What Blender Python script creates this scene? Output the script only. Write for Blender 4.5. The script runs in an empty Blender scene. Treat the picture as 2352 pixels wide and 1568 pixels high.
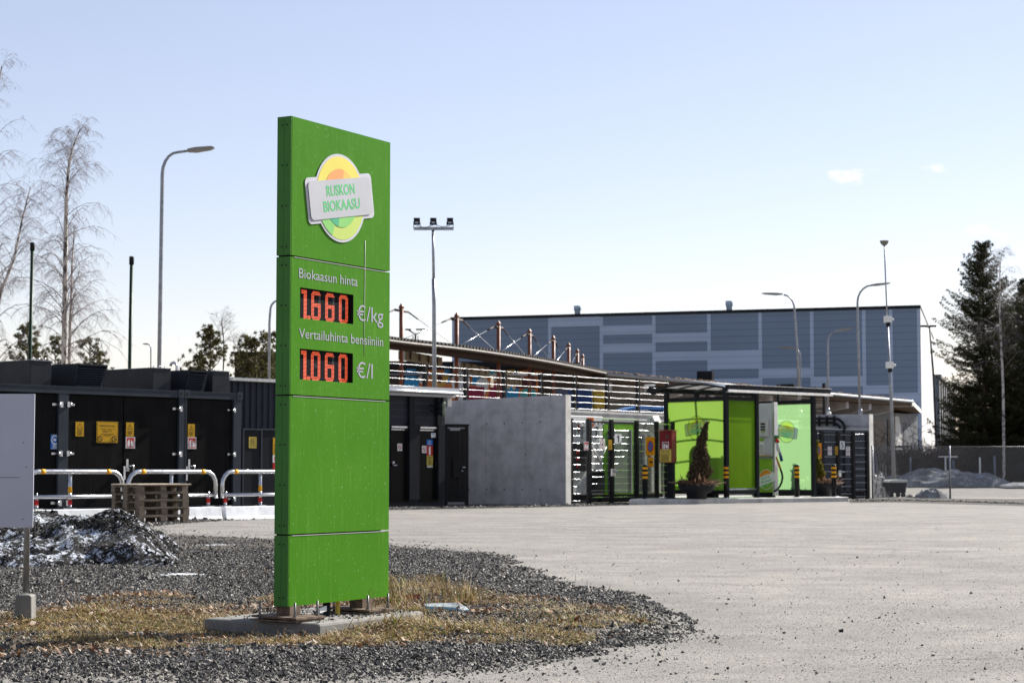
import bpy, math, random
import numpy as np
from mathutils import Vector, Matrix, noise
R = math.radians
random.seed(7); rng = np.random.default_rng(7)
SC = bpy.context.scene
COL = SC.collection

# ---------------------------------------------------------------- camera
FP = 4573.0; CH = 0.95; TH = math.atan(301 / FP)       # focal length in photo pixels, eye height, upward pitch
cd = bpy.data.cameras.new('camera'); cam = bpy.data.objects.new('camera', cd); COL.objects.link(cam)
cam.location = (0, 0, CH); cam.rotation_euler = (R(90) + TH, 0, 0)
cd.sensor_width = 36; cd.lens = 36 * FP / 2352; cd.clip_start = .1; cd.clip_end = 5000
cd.dof.use_dof = True; cd.dof.focus_distance = 12.2; cd.dof.aperture_fstop = 9.0
SC.camera = cam
# ---------------------------------------------------------------- light
AZ, EL = R(44), R(33)
SUN = Vector((math.cos(EL) * math.sin(AZ), math.cos(EL) * math.cos(AZ), math.sin(EL)))
SC.view_settings.view_transform = 'Standard'; SC.view_settings.look = 'None'
SC.view_settings.exposure = 1.34; SC.view_settings.gamma = 1
w = bpy.data.worlds.new("World"); SC.world = w; w.use_nodes = True
nt = w.node_tree; N = nt.nodes; L = nt.links
sky = N.new('ShaderNodeTexSky'); sky.sky_type = 'NISHITA'; sky.sun_disc = False
sky.sun_elevation = EL; sky.sun_rotation = AZ; sky.air_density = 1.0; sky.dust_density = 0.15; sky.ozone_density = 2.2
bg = N['Background']; bg.inputs[1].default_value = 0.055
sun = bpy.data.lights.new('sun', 'SUN'); sun.energy = 5.0; sun.angle = R(.53); sun.color = (1, .95, .87)
so = bpy.data.objects.new('sun', sun); COL.objects.link(so)
so.rotation_euler = (-SUN).to_track_quat('-Z', 'Y').to_euler()

def ray(px, py):
    vx, vy = (px - 1176) / FP, (784 - py) / FP
    c, s = math.cos(TH), math.sin(TH)
    return Vector((vx, c - vy * s, s + vy * c))
def P(px, py, Y):
    d = ray(px, py); return Vector((0, 0, CH)) + d * (Y / d.y)
def G(px, py, z=0.0):
    d = ray(px, py); return Vector((0, 0, CH)) + d * ((z - CH) / d.z)
def X(px, Y): return (px - 1176) / FP * Y
def Z(py, Y): return P(1176, py, Y).z
def gz(Y): return 0.33 * min(1, max(0, (Y - 76) / 32))

# ---------------------------------------------------------------- clouds (far off, in the sky)
def world_clouds():
    tc = N.new('ShaderNodeTexCoord'); sp = N.new('ShaderNodeSeparateXYZ'); L.new(tc.outputs['Generated'], sp.inputs[0])
    def m(op, a, b=None):
        n = N.new('ShaderNodeMath'); n.operation = op
        for i, v in enumerate((a, b)):
            if v is None: continue
            if isinstance(v, (int, float)): n.inputs[i].default_value = v
            else: L.new(v, n.inputs[i])
        return n.outputs[0]
    u = m('DIVIDE', sp.outputs[0], sp.outputs[1]); v = m('DIVIDE', sp.outputs[2], sp.outputs[1])
    cmb = N.new('ShaderNodeCombineXYZ'); L.new(u, cmb.inputs[0]); L.new(v, cmb.inputs[1])
    nz = N.new('ShaderNodeTexNoise'); nz.inputs['Scale'].default_value = 95; nz.inputs['Detail'].default_value = 7; nz.inputs['Roughness'].default_value = .55
    mp = N.new('ShaderNodeMapping'); mp.inputs['Scale'].default_value = (.8, 1.5, 1); L.new(cmb.outputs[0], mp.inputs[0]); L.new(mp.outputs[0], nz.inputs['Vector'])
    tot = None
    for (px, py, a, b, k) in [(1945, 408, 48, 21, 1.0), (1975, 396, 60, 14, .75), (2010, 392, 44, 10, .75), (2134, 384, 46, 15, .72), (2225, 534, 48, 14, .85), (2250, 524, 34, 13, .8), (2325, 543, 54, 12, .82), (1700, 73, 150, 5, .45)]:
        d = ray(px, py); cu, cv = d.x / d.y, d.z / d.y
        e = m('ADD', m('POWER', m('DIVIDE', m('SUBTRACT', u, cu), a / FP), 2), m('POWER', m('DIVIDE', m('SUBTRACT', v, cv), b / FP), 2))
        g = m('MULTIPLY', m('MAXIMUM', m('SUBTRACT', 1, m('MULTIPLY', e, .5)), 0), k)
        tot = g if tot is None else m('MAXIMUM', tot, g)
    f = m('SUBTRACT', m('ADD', tot, m('MULTIPLY', nz.outputs[0], 2.4)), 1.75)
    mr = N.new('ShaderNodeMapRange'); mr.interpolation_type = 'SMOOTHSTEP'; L.new(f, mr.inputs[0])
    mr.inputs[1].default_value = 0.0; mr.inputs[2].default_value = .55
    front = m('GREATER_THAN', sp.outputs[1], .2)
    fac = m('MULTIPLY', m('MULTIPLY', mr.outputs[0], front), m('GREATER_THAN', tot, .001))
    tint = N.new('ShaderNodeMixRGB'); tint.blend_type = 'MULTIPLY'; tint.inputs[0].default_value = 1; L.new(sky.outputs[0], tint.inputs[1]); tint.inputs[2].default_value = (1.23, .99, .98, 1)
    hz_ = N.new('ShaderNodeMixRGB'); hz_.inputs[0].default_value = .2; L.new(tint.outputs[0], hz_.inputs[1]); hz_.inputs[2].default_value = (6.55, 6.85, 7.3, 1)     # thin even haze in the air
    mix = N.new('ShaderNodeMixRGB'); L.new(m('MULTIPLY', fac, .9), mix.inputs[0]); L.new(hz_.outputs[0], mix.inputs[1]); mix.inputs[2].default_value = (7.6, 7.5, 7.45, 1)
    L.new(mix.outputs[0], bg.inputs[0])
world_clouds()

# ---------------------------------------------------------------- materials
def S(r, g, b):
    f = lambda c: (c / 255 / 12.92) if c / 255 <= .04045 else ((c / 255 + .055) / 1.055) ** 2.4
    return (f(r), f(g), f(b))
MATS = {}
def nodes(name):
    m = bpy.data.materials.new(name); m.use_nodes = True
    return m, m.node_tree.nodes, m.node_tree.links, m.node_tree.nodes['Principled BSDF']
def texco(n, l, scale=(1, 1, 1), kind='Object'):
    tc = n.new('ShaderNodeTexCoord'); mp = n.new('ShaderNodeMapping'); mp.inputs['Scale'].default_value = scale
    l.new(tc.outputs[kind], mp.inputs[0]); return mp.outputs[0]
def tnoise(n, l, vec, scale, detail=4, rough=.55):
    t = n.new('ShaderNodeTexNoise'); t.inputs['Scale'].default_value = scale; t.inputs['Detail'].default_value = detail; t.inputs['Roughness'].default_value = rough
    l.new(vec, t.inputs['Vector']); return t.outputs[0]
def ramp(n, l, fac, stops):
    r = n.new('ShaderNodeValToRGB'); l.new(fac, r.inputs[0])
    e = r.color_ramp.elements
    while len(e) < len(stops): e.new(.5)
    for q, (p, c) in zip(e, stops): q.position = p; q.color = (*c, 1) if len(c) == 3 else c
    return r.outputs[0]
def mixc(n, l, fac, a, b, mode='MIX'):
    x = n.new('ShaderNodeMixRGB'); x.blend_type = mode
    for i, v in enumerate((fac, a, b)):
        if isinstance(v, (int, float)): x.inputs[i].default_value = v
        elif isinstance(v, tuple): x.inputs[i].default_value = (*v, 1)
        else: l.new(v, x.inputs[i])
    return x.outputs[0]
def bump(n, l, p, h, strength=.3, dist=.01):
    b = n.new('ShaderNodeBump'); b.inputs['Strength'].default_value = strength; b.inputs['Distance'].default_value = dist
    l.new(h, b.inputs['Height']); l.new(b.outputs[0], p.inputs['Normal'])
def mat(name, col, rough=.6, metal=0., var=.12, scale=3., bmp=0., bscale=40., spec=.12, streak=0.):
    if name in MATS: return MATS[name]
    m, n, l, p = nodes(name); v = texco(n, l)
    lo = tuple(max(0, c * (1 - var)) for c in col); hi = tuple(min(1, c * (1 + var)) for c in col)
    c = ramp(n, l, tnoise(n, l, v, scale, 5), [(.3, lo), (.7, hi)])
    if streak:
        sv = texco(n, l, (14, 14, .7)); s = ramp(n, l, tnoise(n, l, sv, 1, 3), [(.35, (1 - streak,) * 3), (.62, (1, 1, 1))])
        c = mixc(n, l, 1, c, s, 'MULTIPLY')
    l.new(c, p.inputs['Base Color']); p.inputs['Metallic'].default_value = metal; p.inputs['Specular IOR Level'].default_value = spec
    rr = ramp(n, l, tnoise(n, l, v, scale * 2.3, 3), [(.3, (max(.02, rough * .85),) * 3), (.7, (min(1, rough * 1.15),) * 3)])
    l.new(rr, p.inputs['Roughness'])
    if bmp: bump(n, l, p, tnoise(n, l, v, bscale, 6), bmp, .01)
    MATS[name] = m; return m
def emit(name, col, k):
    if name in MATS: return MATS[name]
    m, n, l, p = nodes(name); p.inputs['Base Color'].default_value = (*[c * .3 for c in col], 1)
    p.inputs['Emission Color'].default_value = (*col, 1); p.inputs['Emission Strength'].default_value = k
    MATS[name] = m; return m

def m_asphalt():
    m, n, l, p = nodes('asphalt'); v = texco(n, l)
    big = tnoise(n, l, v, .35, 5); mid = tnoise(n, l, v, 3.5, 5, .6); sv = texco(n, l, (1, .3, 1)); fine = tnoise(n, l, sv, 60, 4, .7); gr = tnoise(n, l, sv, 130, 2, .6)
    tv = texco(n, l, (1, 1, 1)); tr = tnoise(n, l, tv, 1.1, 6, .62); grit = tnoise(n, l, v, 26, 5, .75)
    c = ramp(n, l, big, [(.3, (.172, .166, .157)), (.7, (.222, .213, .200))])
    c = mixc(n, l, 1, c, ramp(n, l, tr, [(.32, (.80, .80, .81)), (.62, (1.10, 1.09, 1.07))]), 'MULTIPLY')
    c = mixc(n, l, 1, c, ramp(n, l, mid, [(.3, (.86, .86, .86)), (.7, (1.08, 1.07, 1.06))]), 'MULTIPLY')
    c = mixc(n, l, 1, c, ramp(n, l, grit, [(.34, (.62, .62, .64)), (.46, (1, 1, 1)), (.62, (1.12, 1.12, 1.1))]), 'MULTIPLY')
    c = mixc(n, l, 1, c, ramp(n, l, fine, [(.34, (.62, .62, .64)), (.47, (1, 1, 1)), (.66, (1.18, 1.17, 1.15))]), 'MULTIPLY')
    c = mixc(n, l, 1, c, ramp(n, l, gr, [(.32, (.55, .55, .57)), (.48, (1.02, 1.02, 1.02))]), 'MULTIPLY')
    nzv = n.new('ShaderNodeTexNoise'); nzv.inputs['Scale'].default_value = .9; nzv.inputs['Detail'].default_value = 5; l.new(v, nzv.inputs['Vector'])
    vm = n.new('ShaderNodeVectorMath'); vm.operation = 'MULTIPLY_ADD'; l.new(nzv.outputs['Color'], vm.inputs[0]); vm.inputs[1].default_value = (1.3, 1.3, 0); l.new(v, vm.inputs[2])
    vo = n.new('ShaderNodeTexVoronoi'); vo.feature = 'DISTANCE_TO_EDGE'; vo.inputs['Scale'].default_value = .16; l.new(vm.outputs[0], vo.inputs['Vector'])
    ck = mixc(n, l, ramp(n, l, tnoise(n, l, v, .5, 3), [(.5, (0, 0, 0)), (.6, (1, 1, 1))]), (1., 1., 1.), ramp(n, l, vo.outputs['Distance'], [(.0015, (.45, .45, .46)), (.005, (1, 1, 1))])); c = mixc(n, l, 1, c, ck, 'MULTIPLY')     # hairline cracks
    c = mixc(n, l, 1, c, ramp(n, l, tnoise(n, l, v, .75, 6, .7), [(.27, (.72, .72, .73)), (.37, (1, 1, 1))]), 'MULTIPLY')     # old stains
    wv = n.new('ShaderNodeTexWave'); wv.wave_type = 'RINGS'; wv.rings_direction = 'Z'; wv.inputs['Scale'].default_value = .19; wv.inputs['Distortion'].default_value = 1.6; wv.inputs['Detail'].default_value = 2; wv.inputs['Detail Scale'].default_value = .25
    mp = n.new('ShaderNodeMapping'); mp.inputs['Location'].default_value = (3.0, -15.0, 0); tcc = n.new('ShaderNodeTexCoord'); l.new(tcc.outputs['Object'], mp.inputs[0]); l.new(mp.outputs[0], wv.inputs['Vector'])
    trk = mixc(n, l, ramp(n, l, tnoise(n, l, v, .22, 4), [(.42, (0, 0, 0)), (.62, (1, 1, 1))]), (1., 1., 1.), ramp(n, l, wv.outputs[0], [(.55, (1.03, 1.03, 1.03)), (.9, (.86, .86, .865))])); c = mixc(n, l, 1, c, trk, 'MULTIPLY')     # old wheel tracks sweeping round the verge
    l.new(c, p.inputs['Base Color']); p.inputs['Roughness'].default_value = .95; p.inputs['Specular IOR Level'].default_value = .2
    h = mixc(n, l, .5, fine, gr); bump(n, l, p, h, .9, .008); return m
def m_soil(name, a, b, scale=30, bm=1.0, brown=None, dust=None):
    m, n, l, p = nodes(name); v = texco(n, l)
    vo = n.new('ShaderNodeTexVoronoi'); vo.inputs['Scale'].default_value = scale; l.new(v, vo.inputs['Vector'])
    base = ramp(n, l, tnoise(n, l, v, 1.3, 6, .65), [(.35, a), (.65, b)])
    if brown: base = mixc(n, l, ramp(n, l, tnoise(n, l, v, .9, 5, .6), [(.42, (0, 0, 0)), (.62, (1, 1, 1))]), base, brown)
    c = mixc(n, l, .55, base, ramp(n, l, vo.outputs['Color'], [(.15, tuple(x * .5 for x in a)), (.8, tuple(min(1, x * 1.5) for x in b))]))
    if dust:       # fines and dust where the gravel thins out towards the asphalt
        at = n.new('ShaderNodeAttribute'); at.attribute_name = 'gravel_depth'
        ad = n.new('ShaderNodeMath'); ad.operation = 'ADD'; l.new(at.outputs['Fac'], ad.inputs[0]); ms_ = n.new('ShaderNodeMath'); ms_.operation = 'MULTIPLY_ADD'; l.new(tnoise(n, l, v, 3.5, 5, .65), ms_.inputs[0]); ms_.inputs[1].default_value = .5; ms_.inputs[2].default_value = -.25; l.new(ms_.outputs[0], ad.inputs[1])
        a2 = n.new('ShaderNodeAttribute'); a2.attribute_name = 'soil'; c = mixc(n, l, a2.outputs['Fac'], c, ramp(n, l, tnoise(n, l, v, 14, 6, .7), [(.35, (.045, .030, .018)), (.6, (.12, .085, .052)), (.72, (.2, .15, .1))]))
        c = mixc(n, l, ramp(n, l, ad.outputs[0], [(.56, (1, 1, 1)), (.86, (0, 0, 0))]), c, dust)
    l.new(c, p.inputs['Base Color']); p.inputs['Roughness'].default_value = .95
    bump(n, l, p, vo.outputs['Distance'], bm, .02); return m
def m_clad(name, col):
    m, n, l, p = nodes(name); v = texco(n, l); w_ = n.new('ShaderNodeTexWave'); w_.wave_type = 'BANDS'; w_.bands_direction = 'Z'; w_.inputs['Scale'].default_value = .55; l.new(v, w_.inputs['Vector'])
    c = ramp(n, l, tnoise(n, l, v, .12, 4), [(.3, tuple(x * .94 for x in col)), (.7, tuple(x * 1.06 for x in col))])
    c = mixc(n, l, 1, c, ramp(n, l, w_.outputs[0], [(.04, (.86, .86, .87)), (.16, (1, 1, 1))]), 'MULTIPLY'); l.new(c, p.inputs['Base Color']); p.inputs['Roughness'].default_value = .5; p.inputs['Specular IOR Level'].default_value = .12; return m
def m_island(name, stops, rough=.8, spec=.4):
    m, n, l, p = nodes(name)
    g = n.new('ShaderNodeNewGeometry')
    l.new(ramp(n, l, g.outputs['Random Per Island'], stops), p.inputs['Base Color']); p.inputs['Roughness'].default_value = rough
    p.inputs['Specular IOR Level'].default_value = spec; return m
def m_snow():
    m, n, l, p = nodes('dirty_snow'); v = texco(n, l)
    a = tnoise(n, l, v, 1.9, 8, .7); b = tnoise(n, l, v, 13, 8, .75); c3 = tnoise(n, l, v, 55, 4, .7)
    f = mixc(n, l, .62, a, b); f = mixc(n, l, .28, f, c3)
    c = ramp(n, l, f, [(.452, (.52, .56, .63)), (.474, (.22, .235, .26)), (.487, (.030, .029, .028)), (.62, (.012, .0115, .011))])
    l.new(c, p.inputs['Base Color']); p.inputs['Roughness'].default_value = .95; p.inputs['Specular IOR Level'].default_value = .08
    bump(n, l, p, mixc(n, l, .5, b, c3), .8, .03); return m
def m_concrete(name, col, stain=.35):
    m, n, l, p = nodes(name); v = texco(n, l)
    c = ramp(n, l, tnoise(n, l, v, 1.9, 8, .66), [(.32, tuple(x * .70 for x in col)), (.52, col), (.68, tuple(x * 1.16 for x in col))])
    sv = texco(n, l, (5, 5, .5)); s = ramp(n, l, tnoise(n, l, sv, 1, 5, .6), [(.3, (1 - stain,) * 3), (.6, (1, 1, 1))])
    c = mixc(n, l, 1, c, s, 'MULTIPLY')
    sp = ramp(n, l, tnoise(n, l, v, 9, 8, .7), [(.28, (.45, .45, .45)), (.4, (1, 1, 1))]); c = mixc(n, l, 1, c, sp, 'MULTIPLY')
    l.new(c, p.inputs['Base Color']); p.inputs['Roughness'].default_value = .85
    bump(n, l, p, tnoise(n, l, v, 25, 6, .7), .25, .01); return m
def m_totem():
    m, n, l, p = nodes('green_enamel'); v = texco(n, l)
    c = ramp(n, l, tnoise(n, l, v, 1.4, 4), [(.3, (.046, .178, .0065)), (.7, (.060, .208, .010))])
    sv = texco(n, l, (26, 26, 1.6)); st = ramp(n, l, tnoise(n, l, sv, 1.6, 6, .7), [(.53, (0, 0, 0)), (.78, (.26, .26, .26))])
    c = mixc(n, l, st, c, (.26, .42, .11))
    sv2 = texco(n, l, (60, 60, 26)); s2 = ramp(n, l, tnoise(n, l, sv2, 1.5, 3, .6), [(.64, (0, 0, 0)), (.72, (.6, .6, .6))])
    c = mixc(n, l, s2, c, (.42, .5, .3))
    dk = ramp(n, l, tnoise(n, l, v, 46, 2), [(.755, (0, 0, 0)), (.78, (.8, .8, .8))]); c = mixc(n, l, dk, c, (.03, .05, .015))
    l.new(c, p.inputs['Base Color']); p.inputs['Roughness'].default_value = .35; p.inputs['Specular IOR Level'].default_value = .05
    bump(n, l, p, tnoise(n, l, v, 3.2, 3), .10, .02); return m
def m_film(name, tint, trans, clear):
    m, n, l, p = nodes(name)
    out = n['Material Output']; tr = n.new('ShaderNodeBsdfTranslucent'); tr.inputs[0].default_value = (*tint, 1)
    tp = n.new('ShaderNodeBsdfTransparent'); tp.inputs[0].default_value = (*clear, 1)
    gl = n.new('ShaderNodeBsdfGlossy'); gl.inputs['Roughness'].default_value = .06; gl.inputs[0].default_value = (.8, .8, .8, 1)
    m1 = n.new('ShaderNodeMixShader'); m1.inputs[0].default_value = trans; l.new(tp.outputs[0], m1.inputs[1]); l.new(tr.outputs[0], m1.inputs[2])
    fr = n.new('ShaderNodeFresnel'); fr.inputs[0].default_value = 1.14
    m2 = n.new('ShaderNodeMixShader'); l.new(fr.outputs[0], m2.inputs[0]); l.new(m1.outputs[0], m2.inputs[1]); l.new(gl.outputs[0], m2.inputs[2])
    l.new(m2.outputs[0], out.inputs[0]); return m
def m_leafy(name, stops, tr=.25):
    m, n, l, p = nodes(name); g = n.new('ShaderNodeNewGeometry')
    c = ramp(n, l, g.outputs['Random Per Island'], stops); l.new(c, p.inputs['Base Color']); p.inputs['Roughness'].default_value = .7; p.inputs['Specular IOR Level'].default_value = .25
    out = n['Material Output']; t = n.new('ShaderNodeBsdfTranslucent'); l.new(c, t.inputs[0])
    mx = n.new('ShaderNodeMixShader'); mx.inputs[0].default_value = tr; l.new(p.outputs[0], mx.inputs[1]); l.new(t.outputs[0], mx.inputs[2]); l.new(mx.outputs[0], out.inputs[0]); return m
def m_bark(name, white, dark, sc=(6, 6, 3), lo=.42, hi=.5):
    m, n, l, p = nodes(name); v = texco(n, l, sc)
    l.new(ramp(n, l, tnoise(n, l, v, 1.2, 5, .65), [(lo, dark), (hi, white)]), p.inputs['Base Color']); p.inputs['Roughness'].default_value = .85; return m
def m_wood():
    m, n, l, p = nodes('weathered_wood'); v = texco(n, l, (3, 3, 22))
    l.new(ramp(n, l, tnoise(n, l, v, 1.5, 6, .65), [(.3, (.052, .041, .030)), (.7, (.225, .176, .124))]), p.inputs['Base Color']); p.inputs['Roughness'].default_value = .85; return m

ASPH = m_asphalt()
GRAVEL_BED = m_soil('gravel_bed', (.016, .015, .0145), (.070, .062, .053), 70, 1.0, (.15, .115, .08), (.185, .172, .152))
ISLAND_BED = GRAVEL_BED; GRAVEL_BED = m_soil('margin_gravel', (.016, .015, .0145), (.070, .062, .053), 70, 1.0)
SOIL = m_soil('dusty_soil', (.12, .10, .08), (.25, .215, .17), 25, .5)
STONE = m_island('crushed_stone', [(0, (.012, .0115, .011)), (.4, (.050, .0475, .045)), (.72, (.115, .108, .099)), (.90, (.21, .195, .172)), (1, (.38, .35, .31))], .7, .25)
SNOW = m_snow()
CONC = m_concrete('wall_concrete', (.44, .43, .44), .10); CONC_L = m_concrete('light_concrete', (.46, .45, .43), .2); CONC_D = m_concrete('foundation_concrete', (.165, .16, .15), .3)
BARR = m_concrete('barrier_concrete', (.74, .76, .79), .15)
GREEN = m_totem()
GREEN_D = mat('green_edge_sheet', (.045, .15, .03), .5, var=.1, scale=2)
GALV = mat('galvanised_steel', (.52, .53, .55), .3, .95, var=.12, scale=8)
GALV_D = mat('weathered_steel', (.26, .275, .30), .45, .7, var=.2, scale=5)
DARK = mat('anthracite_paint', (.014, .0155, .019), .42, spec=.06, var=.15, scale=2)
DARK2 = mat('charcoal_sheet', (.0075, .0076, .0078), .45, var=.35, scale=1.5, streak=.3, spec=.04)
FRAME = mat('slate_frame_paint', (.030, .037, .048), .42, var=.15, scale=2)
DUCT = mat('duct_paint', (.024, .027, .034), .35, var=.2, scale=2, streak=.15)
BLACK = mat('black_paint', (.012, .012, .014), .4, var=.2)
WIRE = mat('zinc_wire', (.58, .59, .61), .42, .8, var=.1, scale=8)
NAVY = mat('dark_corrugated_sheet', (.024, .028, .038), .5, var=.15)
GREYP = mat('grey_sign_back', (.42, .43, .51), .45, var=.05, scale=2)
WHITE = mat('white_paint', (.72, .72, .7), .45, var=.06)
OFFW = mat('offwhite_sheet', (.55, .55, .54), .5, var=.1, scale=2, streak=.15)
LGREY = mat('light_grey_sheet', (.46, .46, .45), .5, var=.12, scale=1.5, streak=.15)
YEL = mat('yellow_plate', (.50, .28, .012), .45, var=.08); ORANGE = mat('orange_plate', (.75, .27, .01), .45, var=.08)
AMBER = mat('amber_band', (.72, .33, .01), .4, var=.08)
RED = mat('red_plate', (.42, .022, .02), .4, var=.1); DRED = mat('dark_red_enamel', (.16, .012, .014), .35, var=.12, scale=2)
BLUE = mat('blue_plate', (.02, .13, .45), .45, var=.08); DBLUE = mat('dark_blue_paint', (.014, .045, .14), .4, var=.15)
PRINT = mat('print_black', (.012, .012, .012), .6, var=.1)
LOGOW = mat('logo_silver', (.50, .50, .55), .4, var=.06); BANNER = mat('logo_banner', (.44, .45, .48), .4, var=.05)
LY = mat('logo_yellow', (.66, .58, .11), .45, var=.05); LO = mat('logo_orange', (.72, .32, .12), .45, var=.05); LO2 = mat('logo_pale_orange', (.72, .46, .12), .45, var=.05)
LG = mat('logo_lime', (.46, .58, .14), .45, var=.05); LG2 = mat('logo_green', (.22, .52, .15), .45, var=.05); LT = mat('logo_teal', (.07, .38, .2), .45, var=.05); LTX = mat('logo_text_green', (.10, .47, .17), .45, var=.05)
LETTER = mat('letter_grey', (.36, .36, .42), .4, var=.05)
LEDBG = mat('display_black', (.010, .010, .012), .5, var=.3, scale=60, spec=.02)
LEDOFF = mat('unlit_diode', (.10, .095, .10), .4, var=.1)
LED = emit('lit_diode', (1.0, .115, .032), .40)
RUST = mat('rusty_steel', (.13, .095, .07), .8, .2, var=.55, scale=14)
RUBBER = mat('black_rubber', (.015, .015, .016), .6, var=.2); YHOSE = mat('yellow_conduit', (.5, .36, .06), .5, var=.1)
WOOD = m_wood(); PLY = mat('pale_board', (.66, .56, .43), .8, var=.15, scale=5)
MAST = mat('redbrown_paint', (.16, .058, .036), .5, var=.15, scale=2); BROWN = mat('brown_steel', (.040, .022, .016), .55, var=.2)
BEIGE = mat('beige_sheet', (.27, .225, .165), .6, var=.15, scale=2); ROOFS = mat('roof_sheet', (.062, .058, .055), .6, .2, var=.25, scale=3)
MOSS = m_soil('mossy_roof', (.09, .055, .03), (.2, .12, .06), 6, .6)
HALL_D = m_clad('hall_panel_dark', (.165, .22, .305)); HALL_L = m_clad('hall_panel_light', (.35, .43, .565)); HALL_W = mat('hall_side_white', (.6, .62, .64), .35, .1, var=.05, scale=.3)
FILM_A = m_film('green_film_glass', (.18, .305, .05), .88, (.26, .58, .06))
FILM_B = m_film('pale_green_film_glass', (.24, .44, .19), .42, (.58, .84, .50))
FILM_C = m_film('olive_film_glass', (.19, .40, .012), .72, (.32, .58, .03))
POLY = m_film('opal_polycarbonate', (.80, .83, .86), .40, (.90, .92, .94))
PUMPG = mat('pump_green', (.22, .42, .035), .4, var=.08)
PINE = m_leafy('pine_needles', [(0, (.035, .042, .014)), (.5, (.075, .075, .025)), (1, (.14, .115, .045))], .3)
SPRUCE = m_leafy('spruce_needles', [(0, (.013, .020, .008)), (.6, (.032, .039, .014)), (1, (.085, .078, .025))], .2)
DEADT = m_leafy('dry_thuja', [(0, (.035, .026, .015)), (.6, (.085, .066, .036)), (1, (.17, .13, .075))], .15)
YTHUJA = m_leafy('yellow_thuja', [(0, (.07, .075, .012)), (.6, (.15, .14, .02)), (1, (.26, .22, .05))], .2)
GRASS = m_leafy('dry_grass', [(0, (.06, .036, .014)), (.3, (.16, .105, .042)), (.66, (.39, .285, .13)), (.78, (.52, .40, .20)), (.80, (.10, .14, .018)), (.88, (.13, .19, .025)), (.90, (.15, .08, .032)), (1, (.72, .60, .37))], .2)
LEAF = m_leafy('dead_leaves', [(0, (.10, .045, .02)), (.5, (.22, .12, .06)), (.85, (.34, .26, .18)), (1, (.62, .55, .48))], .1)
TWIG = mat('bare_twigs', (.085, .062, .05), .8, var=.2); TWIG_B = mat('birch_twigs', (.19, .165, .17), .8, var=.2)
BBARK = m_bark('birch_bark', (.50, .47, .43), (.05, .042, .04)); CBARK = m_bark('conifer_bark', (.10, .068, .045), (.04, .028, .02))
HEDGE = mat('hedge_twigs', (.085, .058, .045), .85, var=.3)
WPLANK = mat('grey_planks', (.26, .25, .24), .85, var=.3, scale=5, streak=.3)

# ---------------------------------------------------------------- mesh collector
_tx = {}
def text_geo(s, bold=0.0, extrude=0.0):
    k = (s, bold, extrude)
    if k in _tx: return _tx[k]
    c = bpy.data.curves.new('t', 'FONT'); c.body = s; c.offset = bold; c.extrude = extrude; c.resolution_u = 3
    o = bpy.data.objects.new('t', c); me = bpy.data.meshes.new_from_object(o)
    v = [tuple(x.co) for x in me.vertices]; f = [tuple(p.vertices) for p in me.polygons]
    bpy.data.objects.remove(o); bpy.data.curves.remove(c); bpy.data.meshes.remove(me)
    xs = [a[0] for a in v]; ys = [a[1] for a in v]
    _tx[k] = (v, f, min(xs), max(xs), min(ys), max(ys)); return _tx[k]

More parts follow.
